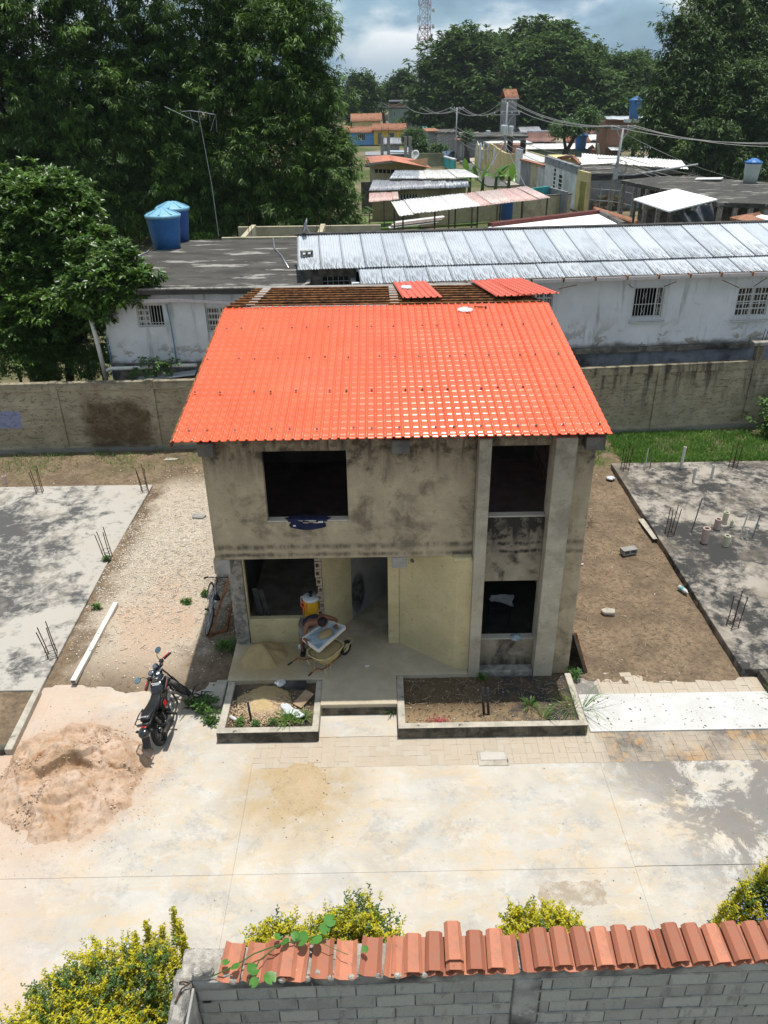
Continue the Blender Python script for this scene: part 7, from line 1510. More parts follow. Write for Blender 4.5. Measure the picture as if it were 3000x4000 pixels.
# -- roofs further back on the right
o = front('long_roofed_house', 'long house with pale sheet roof and green clerestory band', 135, *R(b2,430,690,1110,760), 12, M_GRNH, flat=None); p0, p1 = H(*b2(425,700),134), H(*b2(1340,690),134); q0, q1 = H(*b2(430,640),144), H(*b2(1325,628),144)
sheetroof(o, p0, p1, q1, q0, 14, M_CORRW)
for k in range(4): a, b = H(*b2(440+165*k,712),134.8), H(*b2(580+165*k,690),134.8); MB().box(a.x,b.x,134.7,134.95,a.z,b.z).build('clerestory', paint('dark_green_glass', (.03,.08,.05)), o)
p = H(*b2(1012,716),128); r = 1.05; tank((p.x,p.y,p.z), 1.0, 2.5, 'dark blue water tank on the long pale roof', (M_TBLUE,M_TBLUE))
o = thing('red_roof_shed', 'shed with sloping dark red metal roof right of the blue tank', 'shed', tuple(H(*b2(1300,760),122))); sheetroof(o, H(*b2(1220,762),121), H(*b2(1400,758),121), H(*b2(1340,690),128), H(*b2(1195,692),128), 4, M_CORRR2:=corr_mat('red_roofing', (.34,.07,.06), (.30,.06,.05), (.12,.04,.04), .4)); a, b = H(*b2(1110,720),129), H(*b2(1205,690),129); MB().box(a.x,b.x,126,128,0,b.z).build('wall', M_TILE, o)
MB().bar(H(*b2(1218,770),120.5), H(*b2(1205,640),120.5), .3).build('white_pipe', M_PVC, o)
o = thing('blue_grey_shed', 'open shed with blue grey sheet roof behind the leaning pole', 'shed', tuple(H(*b2(1450,720),116))); sheetroof(o, H(*b2(1345,712),114), H(*b3(460,705),114), H(*b3(455,668),122), H(*b2(1295,664),122), 8, M_CORR); sheetroof(o, H(*b3(60,690),122.5), H(*b3(470,680),122.5), H(*b3(460,650),129), H(*b3(90,655),129), 5, M_CORRR)
o = thing('rusty_roof_house', 'house with rust brown corrugated roof and whitewashed edge', 'house', tuple(H(*b2(640,630),150))); sheetroof(o, H(*b2(415,618),148), H(*b2(842,626),148), H(*b2(832,500),158), H(*b2(445,512),158), 9, [M_CORRR,M_CORRR,M_CORRR,M_CREAM])
MB().bar(H(*b2(440,515),157.5), H(*b2(832,504),157.5), .5, .5).build('edge_board', M_WHTH, o); a, b = H(*b2(415,640),150), H(*b2(845,610),150); MB().box(a.x,b.x,150,158,0,b.z).build('wall', M_DKW, o)
o = thing('tiled_roof_house', 'old house with patchy brown clay tile roof', 'house', tuple(H(*b2(980,620),148))); sheetroof(o, H(*b2(860,625),146), H(*b2(1130,625),146), H(*b2(1080,538),155), H(*b2(848,546),155), 9, M_TILE, .10, 4); sheetroof(o, H(*b2(1112,602),149), H(*b2(1272,600),149), H(*b2(1285,534),156), H(*b2(1088,540),156), 5, M_CORRW)
a, b = H(*b2(860,640),149), H(*b2(1270,610),149); MB().box(a.x,b.x,149,155,0,b.z).build('wall', M_DKW, o)
o = thing('low_flat_house', 'low flat roofed houses with water cans behind the transformer pole', 'house', tuple(H(*b2(200,600),145))); a, b = H(*b2(-230,625),140), H(*b2(430,575),140); MB().box(a.x,b.x,140,155,0,b.z).build('wall', M_GRYH, o); MB().box(a.x-.3,b.x+.3,139.6,155,b.z+.002,b.z+.3).build('roof_slab', M_FLAT, o); a, b = H(*b2(0,640),128), H(*b2(480,620),128); MB().box(a.x,b.x,126,132,b.z-.3,b.z).build('sheet_roof', M_CORRW, o)
a, b = H(*b2(8,545),141), H(*b2(48,502),141); MB().box(a.x,b.x,141,143,a.z,b.z).build('air_conditioner', M_GRILLE, o)
wr = thing('white_roof_house', 'white house with long pale sheet roof and tile verge under the big tree', 'house', tuple(H(*b2(1300,930),104)))
sheetroof(wr, H(*b2(1000,870),103), H(*b3(760,842),103), H(*b3(720,755),112), H(*b2(940,786),112), 16, M_CORRW); a, b = H(*b2(1010,960),104), H(*b3(930,850),104); MB().box(a.x,b.x,104,112,0,b.z).build('wall', M_WHTH, wr)
for (l, r) in ((380,492),(682,798)): p0, p1 = H(*b3(l,942),103.9), H(*b3(r,915),103.9); MB().box(p0.x,p1.x,103.85,103.98,p0.z,p1.z).build('window', M_PANE, wr)
p0, p1 = H(*b3(520,938),103.9), H(*b3(598,908),103.9); MB().box(p0.x,p1.x,103.3,103.98,p0.z,p1.z).build('air_conditioner', M_GRILLE, wr)
MB().bar(H(*b2(770,800),104), H(*b2(925,775),104), .5, .4).bar(H(*b2(925,775),104), H(*b2(1005,862),102.5), .5, .4).build('tile_verge', M_TILE, wr); a, b = H(*b2(770,905),104.2), H(*b2(1000,800),104.2); MB().box(a.x,b.x,104.1,112,0,b.z).build('gable_wall', M_CRMH, wr)
o = front('hill_house', 'brick shed under grey sheet roof with a blue tank beside the big tree', 165, *R(b2,1280,385,1760,520), 12, M_BRK, tower_windows(), flat=None); sheetroof(o, H(*b2(1300,372),163), H(*b2(1760,392),163), H(*b2(1760,338),172), H(*b2(1265,342),172), 8, M_CORR)
p = H(*b2(1590,372),161); tank((p.x,p.y,p.z), 1.15, 3.6, 'tall blue water tank beside the big tree', (M_TBLUE,M_TBLUE)); MB().box(p.x-1.6,p.x+1.6,p.y-1.2,p.y+1.2,p.z-.6,p.z-.01).build('tank_stand', M_WHTH, bpy.data.objects['hill_house'])
front('brick_hut', 'small raw brick hut behind the leaning pole', 120, *R(b2,1290,470,1490,640), 6, M_BRK, flat=M_DKW, eave=.1)
o = front('red_roof_tower_house', 'tall grey house with red tiled roof among the far trees', 172, *R(b2,207,155,333,520), 9, M_GRYH, [win(235,270,170,220,b2)], roofmat=M_TILE, ridge=1.8, tiles=5); a, b = H(*b2(205,300),171), H(*b2(345,250),171); MB().box(a.x-1,b.x+.5,169,171.9,a.z,b.z-.6).build('balcony', M_GRYH, o)
a, b = H(*b2(205,160),171.3), H(*b2(335,146),171.3); MB().box(a.x-.3,b.x+.3,171.1,171.5,a.z,b.z).build('white_fascia', M_GRILLE, o)
# -- dark flat roofed building, bright canopy, nearer roofs at right
db = thing('dark_flat_building', 'large dark building with weathered flat concrete roof under the big tree', 'building', tuple(G(*b3(800,1380)))); rz_ = 3.4
rp = [G(*p, rz_) for p in ((2424,704),(2620,744),(2800,790),(3040,799),(3120,722),(2700,688),(2560,690))]; MB().poly(footp(rp), rz_-.3, rz_).build('roof_slab', M_FLAT, db)
cxy = sum((Vector((p.x,p.y,0)) for p in rp), Vector())/len(rp); inn = [Vector((p.x,p.y,0))+(cxy-Vector((p.x,p.y,0))).normalized()*2.2 for p in rp]; MB().poly(footp(inn), 0, rz_-.302).build('wall', M_DKW, db)
for k in range(3):
    for f in (.1,.35,.6,.85):
        a, b = rp[k], rp[k+1]; p = lerp(a,b,f); p = p+(cxy-Vector((p.x,p.y,0)))*.0; MB().box(p.x-.15,p.x+.15,p.y+.1,p.y+.4,-.1,rz_-.302).build('column', M_CONC2, db)
for f in (.3,.62,.9): a = lerp(inn[0],inn[1],f); MB().box(a.x-.9,a.x+.9,a.y-.35,a.y-.1,1.4,2.6).build('louvre', M_CREAM, db)
H_R = .66; p = G(*b3(1462,1062), rz_); tank((p.x,p.y,rz_), H_R, 1.75, 'pale plastic water barrel with blue rim on the dark flat roof', (plain('pale_barrel', (.50,.55,.52), .5, .4, var=.3), M_TBLUE)); 
tag(MB().bar(G(*b3(880,1020),rz_+.1), G(*b3(1165,1016),rz_+.2), 1.6, .08).build('roofing_sheet', M_WHITES), 'pale loose sheet lying on the dark flat roof', 'metal sheet')
cn = thing('canopy', 'bright white square canopy roof standing before the dark building', 'canopy', tuple(G(*b3(620,1420)))); k4 = [G(*b3(*p),4.2) for p in ((205,1250),(590,1382),(1112,1252),(660,1138))]; k4[2].z += .0
MB().add([p for p in k4]+[p+Vector((0,0,.08)) for p in k4], [(0,1,2,3),(7,6,5,4)]+[(i,4+i,4+(i+1)%4,(i+1)%4) for i in range(4)]).build('roof_panel', M_CANOPY:=NT('bright_white_sheet', .65, .3, col=(.88,.88,.88)).m, cn)
for p in k4: q = p+(sum(k4, Vector())/4-p)*.06; MB().box(q.x-.06,q.x+.06,q.y-.06,q.y+.06,0,4.16).build('post', M_DKW, cn)
tp = thing('tarpaulin', 'dark grey tarpaulin hanging under the right side of the bright canopy', 'tarpaulin', tuple(G(*b3(900,1480)))); a, b = H(*b3(690,1490),k4[1].y+1.5), H(*b3(1090,1290),k4[1].y+1.5)
u, v = np.meshgrid(np.linspace(0,1,30), np.linspace(0,1,12)); to = gridmesh('sheet', a.x+(b.x-a.x)*u, k4[1].y+1.5+.6*v+.35*np.sin(u*16+v*3), a.z+(b.z-a.z)*(v*(.55+.45*np.abs(u-.35)*1.6)), grain('grey_tarpaulin', (.05,.055,.065), (.09,.10,.115), 3, .6), tp); to.modifiers.new('thick','SOLIDIFY').thickness = .02
wv = thing('white_flat_roof_house', 'white flat roof with dark red edge and tile border just behind the grey metal roof', 'house', tuple(G(*b2(900,1540)))); za = 3.1
t4 = [G(*b2(*p),za) for p in ((-100,1580),(40,1535),(1218,1390),(1470,1520),(1600,1600))]; MB().poly(footp(t4), za-.15, za).build('roof_panel', M_CANOPY, wv); MB().poly(footp([lerp(p, sum(t4,Vector())/5, .05) for p in t4]), 0, za-.152).build('wall', M_CREAM, wv)
MB().bar(t4[1]+Vector((0,0,.05)), t4[2]+Vector((0,0,.05)), .5, .35).build('red_edge', grain('dark_red_edge', (.16,.05,.04), (.10,.04,.035), 4), wv); MB().bar(t4[2]+Vector((0,0,.05)), t4[3]+Vector((0,0,.05)), .3, .3).build('dark_edge', M_DARKC, wv)
e0, e1 = G(*b2(1215,1378),za+.1), G(*b2(1665,1515),za-.5)
for k in range(26): p = lerp(e0,e1,k/26.); MB().tube([p+Vector((.25,-.35,-.1)), p+Vector((-.2,.5,.15))], .16, 7).build('border_tile', M_TILE, wv)
gh = thing('green_walled_house', 'green house with clay tile border and white roof at the right edge', 'house', tuple(G(*b3(1500,1640)))); zg = 3.0
g4 = [G(*b3(*p),zg) for p in ((1295,1440),(1670,1530),(1800,1440),(1560,1398))]; MB().poly(footp([lerp(p, sum(g4,Vector())/4, .12) for p in g4]), 0, zg-.2).build('wall', M_GREENB, gh); MB().poly(footp([lerp(p, sum(g4,Vector())/4, .22) for p in g4]), zg-.1, zg+.05).build('roof_panel', M_CANOPY, gh)
for a, b, n in ((g4[0],g4[1],18),(g4[0],g4[3],12)):
    for k in range(n): p = lerp(a,b,k/n); c = (sum(g4,Vector())/4-p).normalized(); MB().tube([p-c*.25+Vector((0,0,-.12)), p+c*.7+Vector((0,0,.1))], .17, 7).build('border_tile', M_TILE, gh)
tag(MB().bar(H(*b3(1590,1390),66), H(*b3(1650,1150),66), .35).build('rusty_pole', M_TILE), 'leaning rust red pole at the right edge behind the green house', 'pole')
# -- more low houses packed along the far side of the street
for k, (l, r, t_, b_, y, dep, wm, rm, lab) in enumerate(((1590,1650,588,622,150,9,M_GRYH,M_CORR,'grey house with pale sheet roof left of the street, beyond the mossy wall'),(1640,1705,560,600,168,9,M_CRMH,M_CORRR,'cream house with rusty sheet roof below the green flat roofed house'),
    (1700,1775,505,545,215,9,M_WHTH,M_CORRG,'white house with grey roof far down the street'),(1790,1870,535,565,178,8,M_BRK,M_CORRW,'brick house with pale roof behind the gate wall'),(1880,1965,540,575,160,9,M_GRYH,M_CORR,'grey house with zinc roof behind the chapel'),
    (2040,2110,515,545,165,8,M_WHTH,M_CORRG,'small white house left of the rusty roof'),(2290,2360,520,548,160,8,M_CRMH,M_CORRR,'cream house with brown roof right of the light green bush'),(2340,2420,590,612,128,7,M_GRYH,M_CORRW,'grey shed with pale roof right of the red metal roof'),
    (1500,1560,560,590,150,8,M_GRYH,M_CORRG,'low grey outbuilding below the yellow row house'),(2120,2200,640,668,120,7,M_DKW,M_CORRG,'sooty shed between the blue tank house and the white street house'))):
    front('town_house', lab, y, l, r, t_, b_, dep, wm, [(l+(r-l)*.25, l+(r-l)*.45, t_+(b_-t_)*.25, t_+(b_-t_)*.7)], roofmat=rm, ridge=.8, tiles=7, group='small houses packed along the street')
# -- fence and brick pile by the pole
fn = thing('wire_fence', 'rickety pipe and wire fence in the yard beside the leaning pole', 'fence', tuple(G(*b2(1300,1400))))
fp = [G(*b2(*p)) for p in ((1095,1385),(1210,1400),(1300,1405),(1410,1420),(1590,1470),(1640,1480),(1800,1500))]
for p in fp: MB().tube([(p.x,p.y,0),(p.x,p.y,2.4)], .05).build('post', M_GALV, fn)
for a, b in zip(fp, fp[1:]):
    for z in (2.2,1.2): MB().tube([(a.x,a.y,z),(b.x,b.y,z)], .03, 5).build('rail', M_GALV, fn)
bp_ = thing('brick_pile', 'untidy pile of clay bricks and tiles inside the wire fence', 'bricks', tuple(G(*b2(1300,1330))))
for k in range(60): p = G(*b2(random.uniform(1160,1480), random.uniform(1325,1350))); q = Vector((p.x, p.y, random.uniform(.1,1.2))); a = random.uniform(0,PI); MB().bar(q, q+Vector((.5*math.cos(a),.5*math.sin(a),.02)), .22, .16).build('brick', M_TILE if k % 2 else M_CREAM, bp_)
# -- two unfinished columns and a shrubby roof terrace in mid distance
for k, (u0, u1, v0, v1, lab) in enumerate(((455,515,475,650,'pair of bare grey concrete columns before the yellow row house'),(675,715,480,650,'second pair of grey concrete columns before the dark bushy tree'))):
    o = thing('concrete_columns', lab, 'column', tuple(G(*b1(u0,670)))); y = 112
    for u in (u0, u1): p0, p1 = H(*b1(u,680),y), H(*b1(u,v0),y); MB().box(p1.x-.22,p1.x+.22,y,y+.45,0,p1.z).build('column', M_CONC, o); MB().tube([(p1.x,y+.2,p1.z-.1),(p1.x,y+.2,p1.z+1.2)], .03).build('rebar_end', M_RUST2, o)
o = thing('terrace_house', 'low grey roof terrace with pale blue tarpaulin beyond the orange roof', 'house', tuple(G(*b1(600,690)))); a, b = H(*b1(300,690),124), H(*b1(720,610),124); MB().box(a.x,b.x,124,132,0,b.z-.6).build('wall', M_GRYH, o); a, b = H(*b1(515,640),123.5), H(*b1(700,600),123.5); MB().bar((a.x,124,b.z-.3),(b.x,124,a.z+.2), 3, .15).build('tarpaulin', plain('pale_blue_tarpaulin', (.42,.48,.56), .5), o)
o = thing('grey_green_wall', 'mossy grey green yard wall beyond the orange roof', 'wall', tuple(G(*b1(850,720)))); a, b = H(*b1(740,720),121), H(*b1(1030,635),121); MB().box(a.x,b.x,121,121.4,0,b.z).build('wall', paint('mossy_wall_paint', (.30,.31,.20)), o)
o = thing('turquoise_wall', 'turquoise wall with white top and openings beside the street', 'wall', tuple(G(*b1(1080,790)))); a, b = G(*b1(1025,760)), G(*b1(1120,790)); d = b-a; along(a, d.normalized(), Vector((-d.normalized().y,d.normalized().x,0)), MB().box(0,d.length,0,.3,0,1.3), 'wall', M_TURQ, o); along(a, d.normalized(), Vector((-d.normalized().y,d.normalized().x,0)), MB().box(-.1,d.length+.1,-.1,.4,1.302,1.5), 'cap', M_WHTH, o)
dish2 = thing('satellite_dish', 'pale round satellite dish above the orange roofed house', 'satellite dish', tuple(G(*b1(750,720),3.3))); pc = H(*b1(766,657),113); MB().lathe([(.05,0),(.5,.08),(.72,.2),(.73,.22),(.5,.11),(.05,.03)], 18, pc, (-.5,-.7,.4)).build('dish', M_GRILLE, dish2, smooth=True); MB().tube([pc, (pc.x-.6,pc.y,3.3)], .05).build('mast', M_GALV, dish2)
# -- car in the street
cr = thing('parked_car', 'dusty blue grey car parked at the far end of the street', 'car'); M_CARP = plain('blue_grey_car_paint', (.10,.14,.20), .25, .5, coat=.4); p = G(*b1(1072,700))
prof = [(-2.0,.35),(-2.05,.75),(-1.3,.88),(-.7,1.38),(.7,1.42),(1.35,.95),(2.0,.85),(2.05,.4)]
MB().loft([[Vector((x, y*w, z)) for x, z in prof] for y, w in ((-.80,1),(-.78,1),(.78,1),(.80,1))]).build('body', M_CARP, cr, bevel=.06)
for s in (-1, 1): MB().add([(-.62,s*.805,.95),(.68,s*.805,.97),(.55,s*.805,1.33),(-.45,s*.805,1.30)], [(0,1,2,3)]).build('side_window', M_PANE, cr)
MB().add([(1.32,-.68,.97),(1.32,.68,.97),(.74,.62,1.39),(.74,-.62,1.39)], [(0,1,2,3)]).xf(Matrix.Translation((.02,0,.02))).build('windscreen', M_PANE, cr)
for x in (-1.25,1.25):
    for s in (-1,1): MB().lathe([(.2,-.1),(.31,-.09),(.31,.09),(.2,.1)], 16, (x,s*.72,.31), (0,1,0)).build('wheel', M_RUBBER, cr)
cr.location = (p.x, p.y, .02); cr.rotation_euler = (0,0,.9)
# -- power poles and wires
M_POLE = plain('grey_pole_steel', (.34,.345,.345), .55, .4, .2, var=.3); M_WIRE = NT('power_wire', .5, .4, col=(.16,.16,.155)).m; M_CER = plain('grey_insulator', (.40,.42,.43), .4, .5)
def pole(base, top, lab, arms=(), r=.15):
    base = Vector(base); top = Vector(top); o = thing('power_pole', lab, 'power pole', tuple(base), 0, 'power poles along the street')
    MB().tube([base-Vector((0,0,.3)), lerp(base,top,.5), top], [r*1.25,r,r*.75], 10).build('pole', M_POLE, o, smooth=True)
    for f, w, ang in arms:
        c = lerp(base, top, f); d = Vector((math.cos(ang),math.sin(ang),0)); arm = MB().bar(c-d*w, c+d*w, .12, .12).bar(c-d*w*.55, c-Vector((0,0,w*.8)), .07).bar(c+d*w*.55, c-Vector((0,0,w*.8)), .07).build('crossarm', M_POLE, o)
        for t in (-.95,-.4,.4,.95): MB().lathe([(.06,0),(.10,.05),(.06,.12),(.09,.18),(.04,.25)], 8, c+d*w*t+Vector((0,0,.06))).build('insulator', M_CER, arm)
    return o
P1b = G(*b2(180,1010)); P1t = H(*b2(228,190), P1b.y); po1 = pole(P1b, P1t, 'power pole with three transformer cans before the far red roof', ((.985,.7,.2),(.84,1.75,.15)), .15)
for k, (u, v) in enumerate(((178,545),(205,545),(262,555))):
    c = H(*b2(u,v), P1b.y-.6+.5*k); MB().lathe([(.24,0),(.32,.06),(.32,1.1),(.28,1.18),(.1,1.2)], 16, c).build('transformer', plain('pale_transformer_paint', (.50,.54,.55), .4, .5, var=.2) if k == 0 else bpy.data.materials['pale_transformer_paint'], po1, smooth=True)
P2b = G(*b1(1132,752)); P2t = H(*b1(1150,212), P2b.y); pole(P2b, P2t, 'slim power pole with crossarm at the far street corner', ((.97,1.0,.1),), .12)
P3b = G(*b2(1328,1372)); P3t = H(*b2(1478,470), P3b.y); po3 = pole(P3b, P3t, 'leaning power pole tangled with cables beside the grey block wall', ((.99,1.25,.25),), .14)
for k in range(5): c = lerp(P3b,P3t,.35+.05*k); MB().ring(c+Vector((.35,-.2,0)), (.3,1,.2), .35+.05*k, .03, 16, 5).build('cable_coil', M_WIRE, po3)
MB().box(*(lambda c: (c.x-.3,c.x+.1,c.y-.5,c.y-.2,c.z-.5,c.z+.5))(lerp(P3b,P3t,.47))).build('junction_box', M_CER, po3); MB().tube([lerp(P3b,P3t,.45), lerp(P3b,P3t,.45)+Vector((1.5,-1,.1)), lerp(P3b,P3t,.45)+Vector((7.0,-2,1.0))], .09).build('street_lamp_arm', M_CER, po3)
P4b = H(*b2(1185,520),150); P4t = H(*b2(1207,330),150); pole(P4b, P4t, 'small far pole with a lamp before the dark trees', ((.97,.5,0),), .2)
P5b = H(*b1(718,560),205); P5t = H(*b1(724,160),205); pole(P5b, P5t, 'far pole before the pale green two storey house', ((.97,2.6,0),), .22)
P6b = G(*b1(416,420)); P6t = H(*b1(418,165),260); pole(H(*b1(416,330),260), P6t, 'furthest pole seen beside the left mango crown', ((.97,2.6,0),), .25)
WG = 'power lines over the street'
def wire(a, b, sag, lab, r=.035, seg=14):
    a, b = Vector(a), Vector(b); pts = [lerp(a,b,t)-Vector((0,0,sag*4*t*(1-t))) for t in np.linspace(0,1,seg)]
    return tag(MB().tube(pts, r, 4, False).build('power_line', M_WIRE), lab, 'power line', WG)
ar = lambda f, b, t, w, s: lerp(b, t, f)+Vector((w*s,.2*w*s,.25))
EX = [H(3080, 556+d, 62) for d in (0,5,17)]
for k, s in enumerate((-.9,.4,.9)):
    wire(ar(.97,P2b,P2t,1.0,s), ar(.985,P1b,P1t,.7,s), 1.4, ('left','middle','right')[k]+' high power line between the slim pole and the transformer pole', .045)
    wire(ar(.985,P1b,P1t,.7,s), ar(.99,P3b,P3t,1.25,s), 1.0, ('left','middle','right')[k]+' high power line between the transformer pole and the leaning pole', .04)
    wire(ar(.99,P3b,P3t,1.25,s), EX[k], .5, ('upper','middle','lower')[k]+' high power line from the leaning pole to the right edge', .03)
    wire(ar(.97,P5b,P5t,2.6,s), ar(.97,P2b,P2t,1.0,s), 1.6, ('left','middle','right')[k]+' high power line from the far pole to the slim pole', .06)
    wire(ar(.97,P6t-Vector((0,0,9)),P6t,2.6,s), ar(.97,P5b,P5t,2.6,s), 1.2, ('left','middle','right')[k]+' distant power line between the two furthest poles', .07)
for k, f in enumerate((.62,.56,.50,.44)):
    wire(lerp(P2b,P2t,f+.05), lerp(P1b,P1t,f), .9+.1*k, ('topmost','second','third','lowest')[k]+' of the lower cables between the slim pole and the transformer pole', .035)
    wire(lerp(P1b,P1t,f-.02), lerp(P3b,P3t,f+.03), .9+.2*k, ('topmost','second','third','lowest')[k]+' of the lower cables between the transformer pole and the leaning pole', .03)
    wire(H(1560,560+8*k,190), lerp(P2b,P2t,f+.05), .9, ('topmost','second','third','lowest')[k]+' of the cables reaching the slim pole from the far street', .045)
for k, (px, py, y) in enumerate(((3080,838,58),(3080,800,58),(3080,770,60),(2935,712,88),(3080,730,70))):
    wire(lerp(P3b,P3t,.60+.02*k) if k != 3 else lerp(P3b,P3t,.95), H(px, py, y), .5, ('lowest','second lowest','middle','','highest')[k]+' service drop from the leaning pole to the right edge' if k != 3 else 'single service drop to the barrel on the dark flat roof', .025)
for k, (u, v) in enumerate(((0,940),(520,1290))): wire(lerp(P1b,P1t,.5-.04*k), H(*b2(u,v), 66), .1, 'pale guy wire slanting down from the transformer pole' if k == 0 else 'service drop from the transformer pole to the turquoise courtyard', .04)
# -- lattice tower
tw = thing('radio_tower', 'tall red and white lattice radio mast rising beyond the far trees', 'tower', tuple(H(1655,420,250))); ty = 250
cx0 = H(1655,330,ty).x; cx1 = H(1662,0,ty).x; zb_, zt_ = 0., 52.
M_TWR = NT('tower_paint', .6, .4); _z = M_TWR.xyz(M_TWR.pos)[2]; M_TWR.set('Base Color', M_TWR.mix(M_TWR.math('GREATER_THAN', M_TWR.math('FRACT', M_TWR.math('DIVIDE', _z, 9.0)), .5), (.62,.62,.66), (.42,.21,.21))); M_TWR = M_TWR.m
def tp_(z, k): f = z/zt_; w = 2.5-1.15*f; cx = cx0+(cx1-cx0)*(z-11.9)/21.; a = 2*PI*k/3+.5; return Vector((cx+w*math.cos(a), ty+w*math.sin(a), z))
for k in range(3): MB().bar(tp_(0,k), tp_(zt_,k), .17).build('leg', M_TWR, tw)
z = 0.; n = 0
while z < zt_-2.6:
    b = MB()
    for k in range(3): b.bar(tp_(z,k), tp_(z+2.6,(k+1)%3), .12); b.bar(tp_(z+2.6,k), tp_(z,(k+1)%3), .12); b.bar(tp_(z+2.6,k), tp_(z+2.6,(k+1)%3), .14)
    b.build('bracing', M_TWR, tw); z += 2.6
for z in (22,26.5,30.5): c = tp_(z,0)+Vector((.5,-.4,0)); MB().lathe([(.5,0),(.6,.4),(.1,.5)], 12, c, (.8,-.6,0)).build('drum_antenna', M_GRILLE, tw); c = tp_(z+1,1); MB().box(c.x-.5,c.x-.2,c.y-.3,c.y,c.z,c.z+1.8).build('panel_antenna', M_GRILLE, tw)
MB().tube([tp_(0,0)+Vector((-.8,.5,0)), tp_(zt_,0)+Vector((-.8,.5,0))], .1).build('cable_run', M_WIRE, tw)
# -- distant hills
xs = np.linspace(-3000, 3000, 260); ys = np.linspace(0, 1, 8); X_, Y_ = np.meshgrid(xs, ys); hh = 42*fbm(xs/420., xs*0+3, 5, 77)+10
struct(gridmesh('hills', X_, 4200+Y_*700, -1+hh[None]*np.sin(Y_*PI/2), grain('hill_green', (.05,.085,.05), (.075,.105,.06), .01, .97, 0)))
# ================================================================== VEGETATION
def leaf_mat(name, dark, mid, young, yfrac=.12, rough=.42, trans=.28, pscale=.5, spec=.45):
    t = NT(name, rough, spec); r = t.island; n = t.noise(t.pos, pscale, 3, .6)
    col = t.ramp(r, (0., dark), (.75, mid), (1., tuple(x*1.25 for x in mid)))
    y = t.math('MULTIPLY', t.ramp(n, (.60-yfrac*.4, 0.), (.70-yfrac*.4, 1.)), t.ramp(r, (.25, .2), (.8, 1.))); col = t.mix(y, col, young); t.set('Base Color', col)
    tr = t.n('ShaderNodeBsdfTranslucent'); t.l(t.mix(.5, col, young), tr.inputs[0]); ms = t.n('ShaderNodeMixShader'); ms.inputs[0].default_value = trans
    t.l(t.b.outputs[0], ms.inputs[1]); t.l(tr.outputs[0], ms.inputs[2]); t.l(ms.outputs[0], t.o.inputs[0]); return t.m
M_MANGO = leaf_mat('mango_leaf', (.027,.060,.014), (.074,.143,.026), (.17,.305,.046), .22, .5, .32, .5, .35)
M_MANGO2 = leaf_mat('dark_mango_leaf', (.024,.050,.013), (.058,.110,.024), (.13,.22,.038), .12, .55, .25, .3, .3)
M_ALMOND = leaf_mat('broad_leaf', (.030,.064,.013), (.074,.148,.026), (.18,.31,.047), .18, .36)
M_FAR = leaf_mat('far_tree_leaf', (.036,.070,.020), (.072,.130,.032), (.12,.195,.045), .12, .7, .2, .12, .15)
M_FARL = leaf_mat('pale_tree_leaf', (.11,.15,.06), (.20,.24,.10), (.30,.32,.14), .4, .55, .25, .2)
M_BUSHL = leaf_mat('light_bush_leaf', (.03,.075,.02), (.06,.13,.03), (.10,.19,.04), .3, .5, .25, .2)
M_GOLD = leaf_mat('golden_hedge_leaf', (.11,.17,.008), (.42,.38,.008), (.60,.50,.010), .5, .45, .3, 3.)
M_HEDG = leaf_mat('green_hedge_leaf', (.028,.07,.014), (.075,.14,.022), (.24,.30,.03), .16, .45, .3, 3.)
M_WEED = leaf_mat('weed_leaf', (.04,.09,.018), (.085,.18,.035), (.15,.27,.055), .3, .5, .3, 2.)
M_GRASSB = leaf_mat('grass_blade', (.05,.11,.015), (.10,.22,.03), (.17,.30,.05), .3, .5, .35, .8)
M_BARK = grain('tree_bark', (.05,.042,.034), (.10,.085,.068), 5, .95, .7, 30, .03)
M_BARKG = grain('grey_bark', (.16,.15,.13), (.24,.22,.19), 5, .95, .6, 30, .03)
def leaves(B, D, L, Wd, fold=.25, droop=.18):
    """kite shaped leaves, two triangles each: base B, direction D"""
    n = len(B); D = D/np.linalg.norm(D, axis=1, keepdims=True); ref = np.tile([0.,0,1.], (n,1)); ref[np.abs(D[:,2]) > .95] = (1,0,0)
    S = np.cross(D, ref); S /= np.linalg.norm(S, axis=1, keepdims=True); N = np.cross(S, D)
    tw = RNG.uniform(-.6,.6,n)[:,None]; S, N = S*np.cos(tw)+N*np.sin(tw), N*np.cos(tw)-S*np.sin(tw)
    L = L[:,None]; Wd = Wd[:,None]; tip = B+D*L; tip[:,2] -= droop*L[:,0]
    mid = B+D*L*.45; mid[:,2] -= .40*droop*L[:,0]
    V = np.stack([B, mid+S*Wd/2+N*Wd*fold, tip, mid-S*Wd/2+N*Wd*fold], 1)
    i = (np.arange(n)*4)[:,None]; return V.reshape(-1,3), np.concatenate([i+np.array([[0,1,2]]), i+np.array([[0,2,3]])])
def rosettes(T, O, per, L, Wd, e0, e1, out=.8, jit=.06):
    """per leaves round each twig tip T pointing outward O; e0..e1 elevation range"""
    n = len(T); Bp = np.repeat(T, per, 0)+RNG.normal(0, jit, (n*per,3)); az = np.tile(np.arange(per)*2*PI/per, n)+np.repeat(RNG.uniform(0,2*PI,n), per)+RNG.uniform(-.3,.3,n*per)
    el = RNG.uniform(e0, e1, n*per); D = np.stack([np.cos(az)*np.cos(el), np.sin(az)*np.cos(el), np.sin(el)], -1)+np.repeat(O, per, 0)*out
    return leaves(Bp, D, RNG.uniform(.75,1.2,n*per)*L, RNG.uniform(.8,1.15,n*per)*Wd)
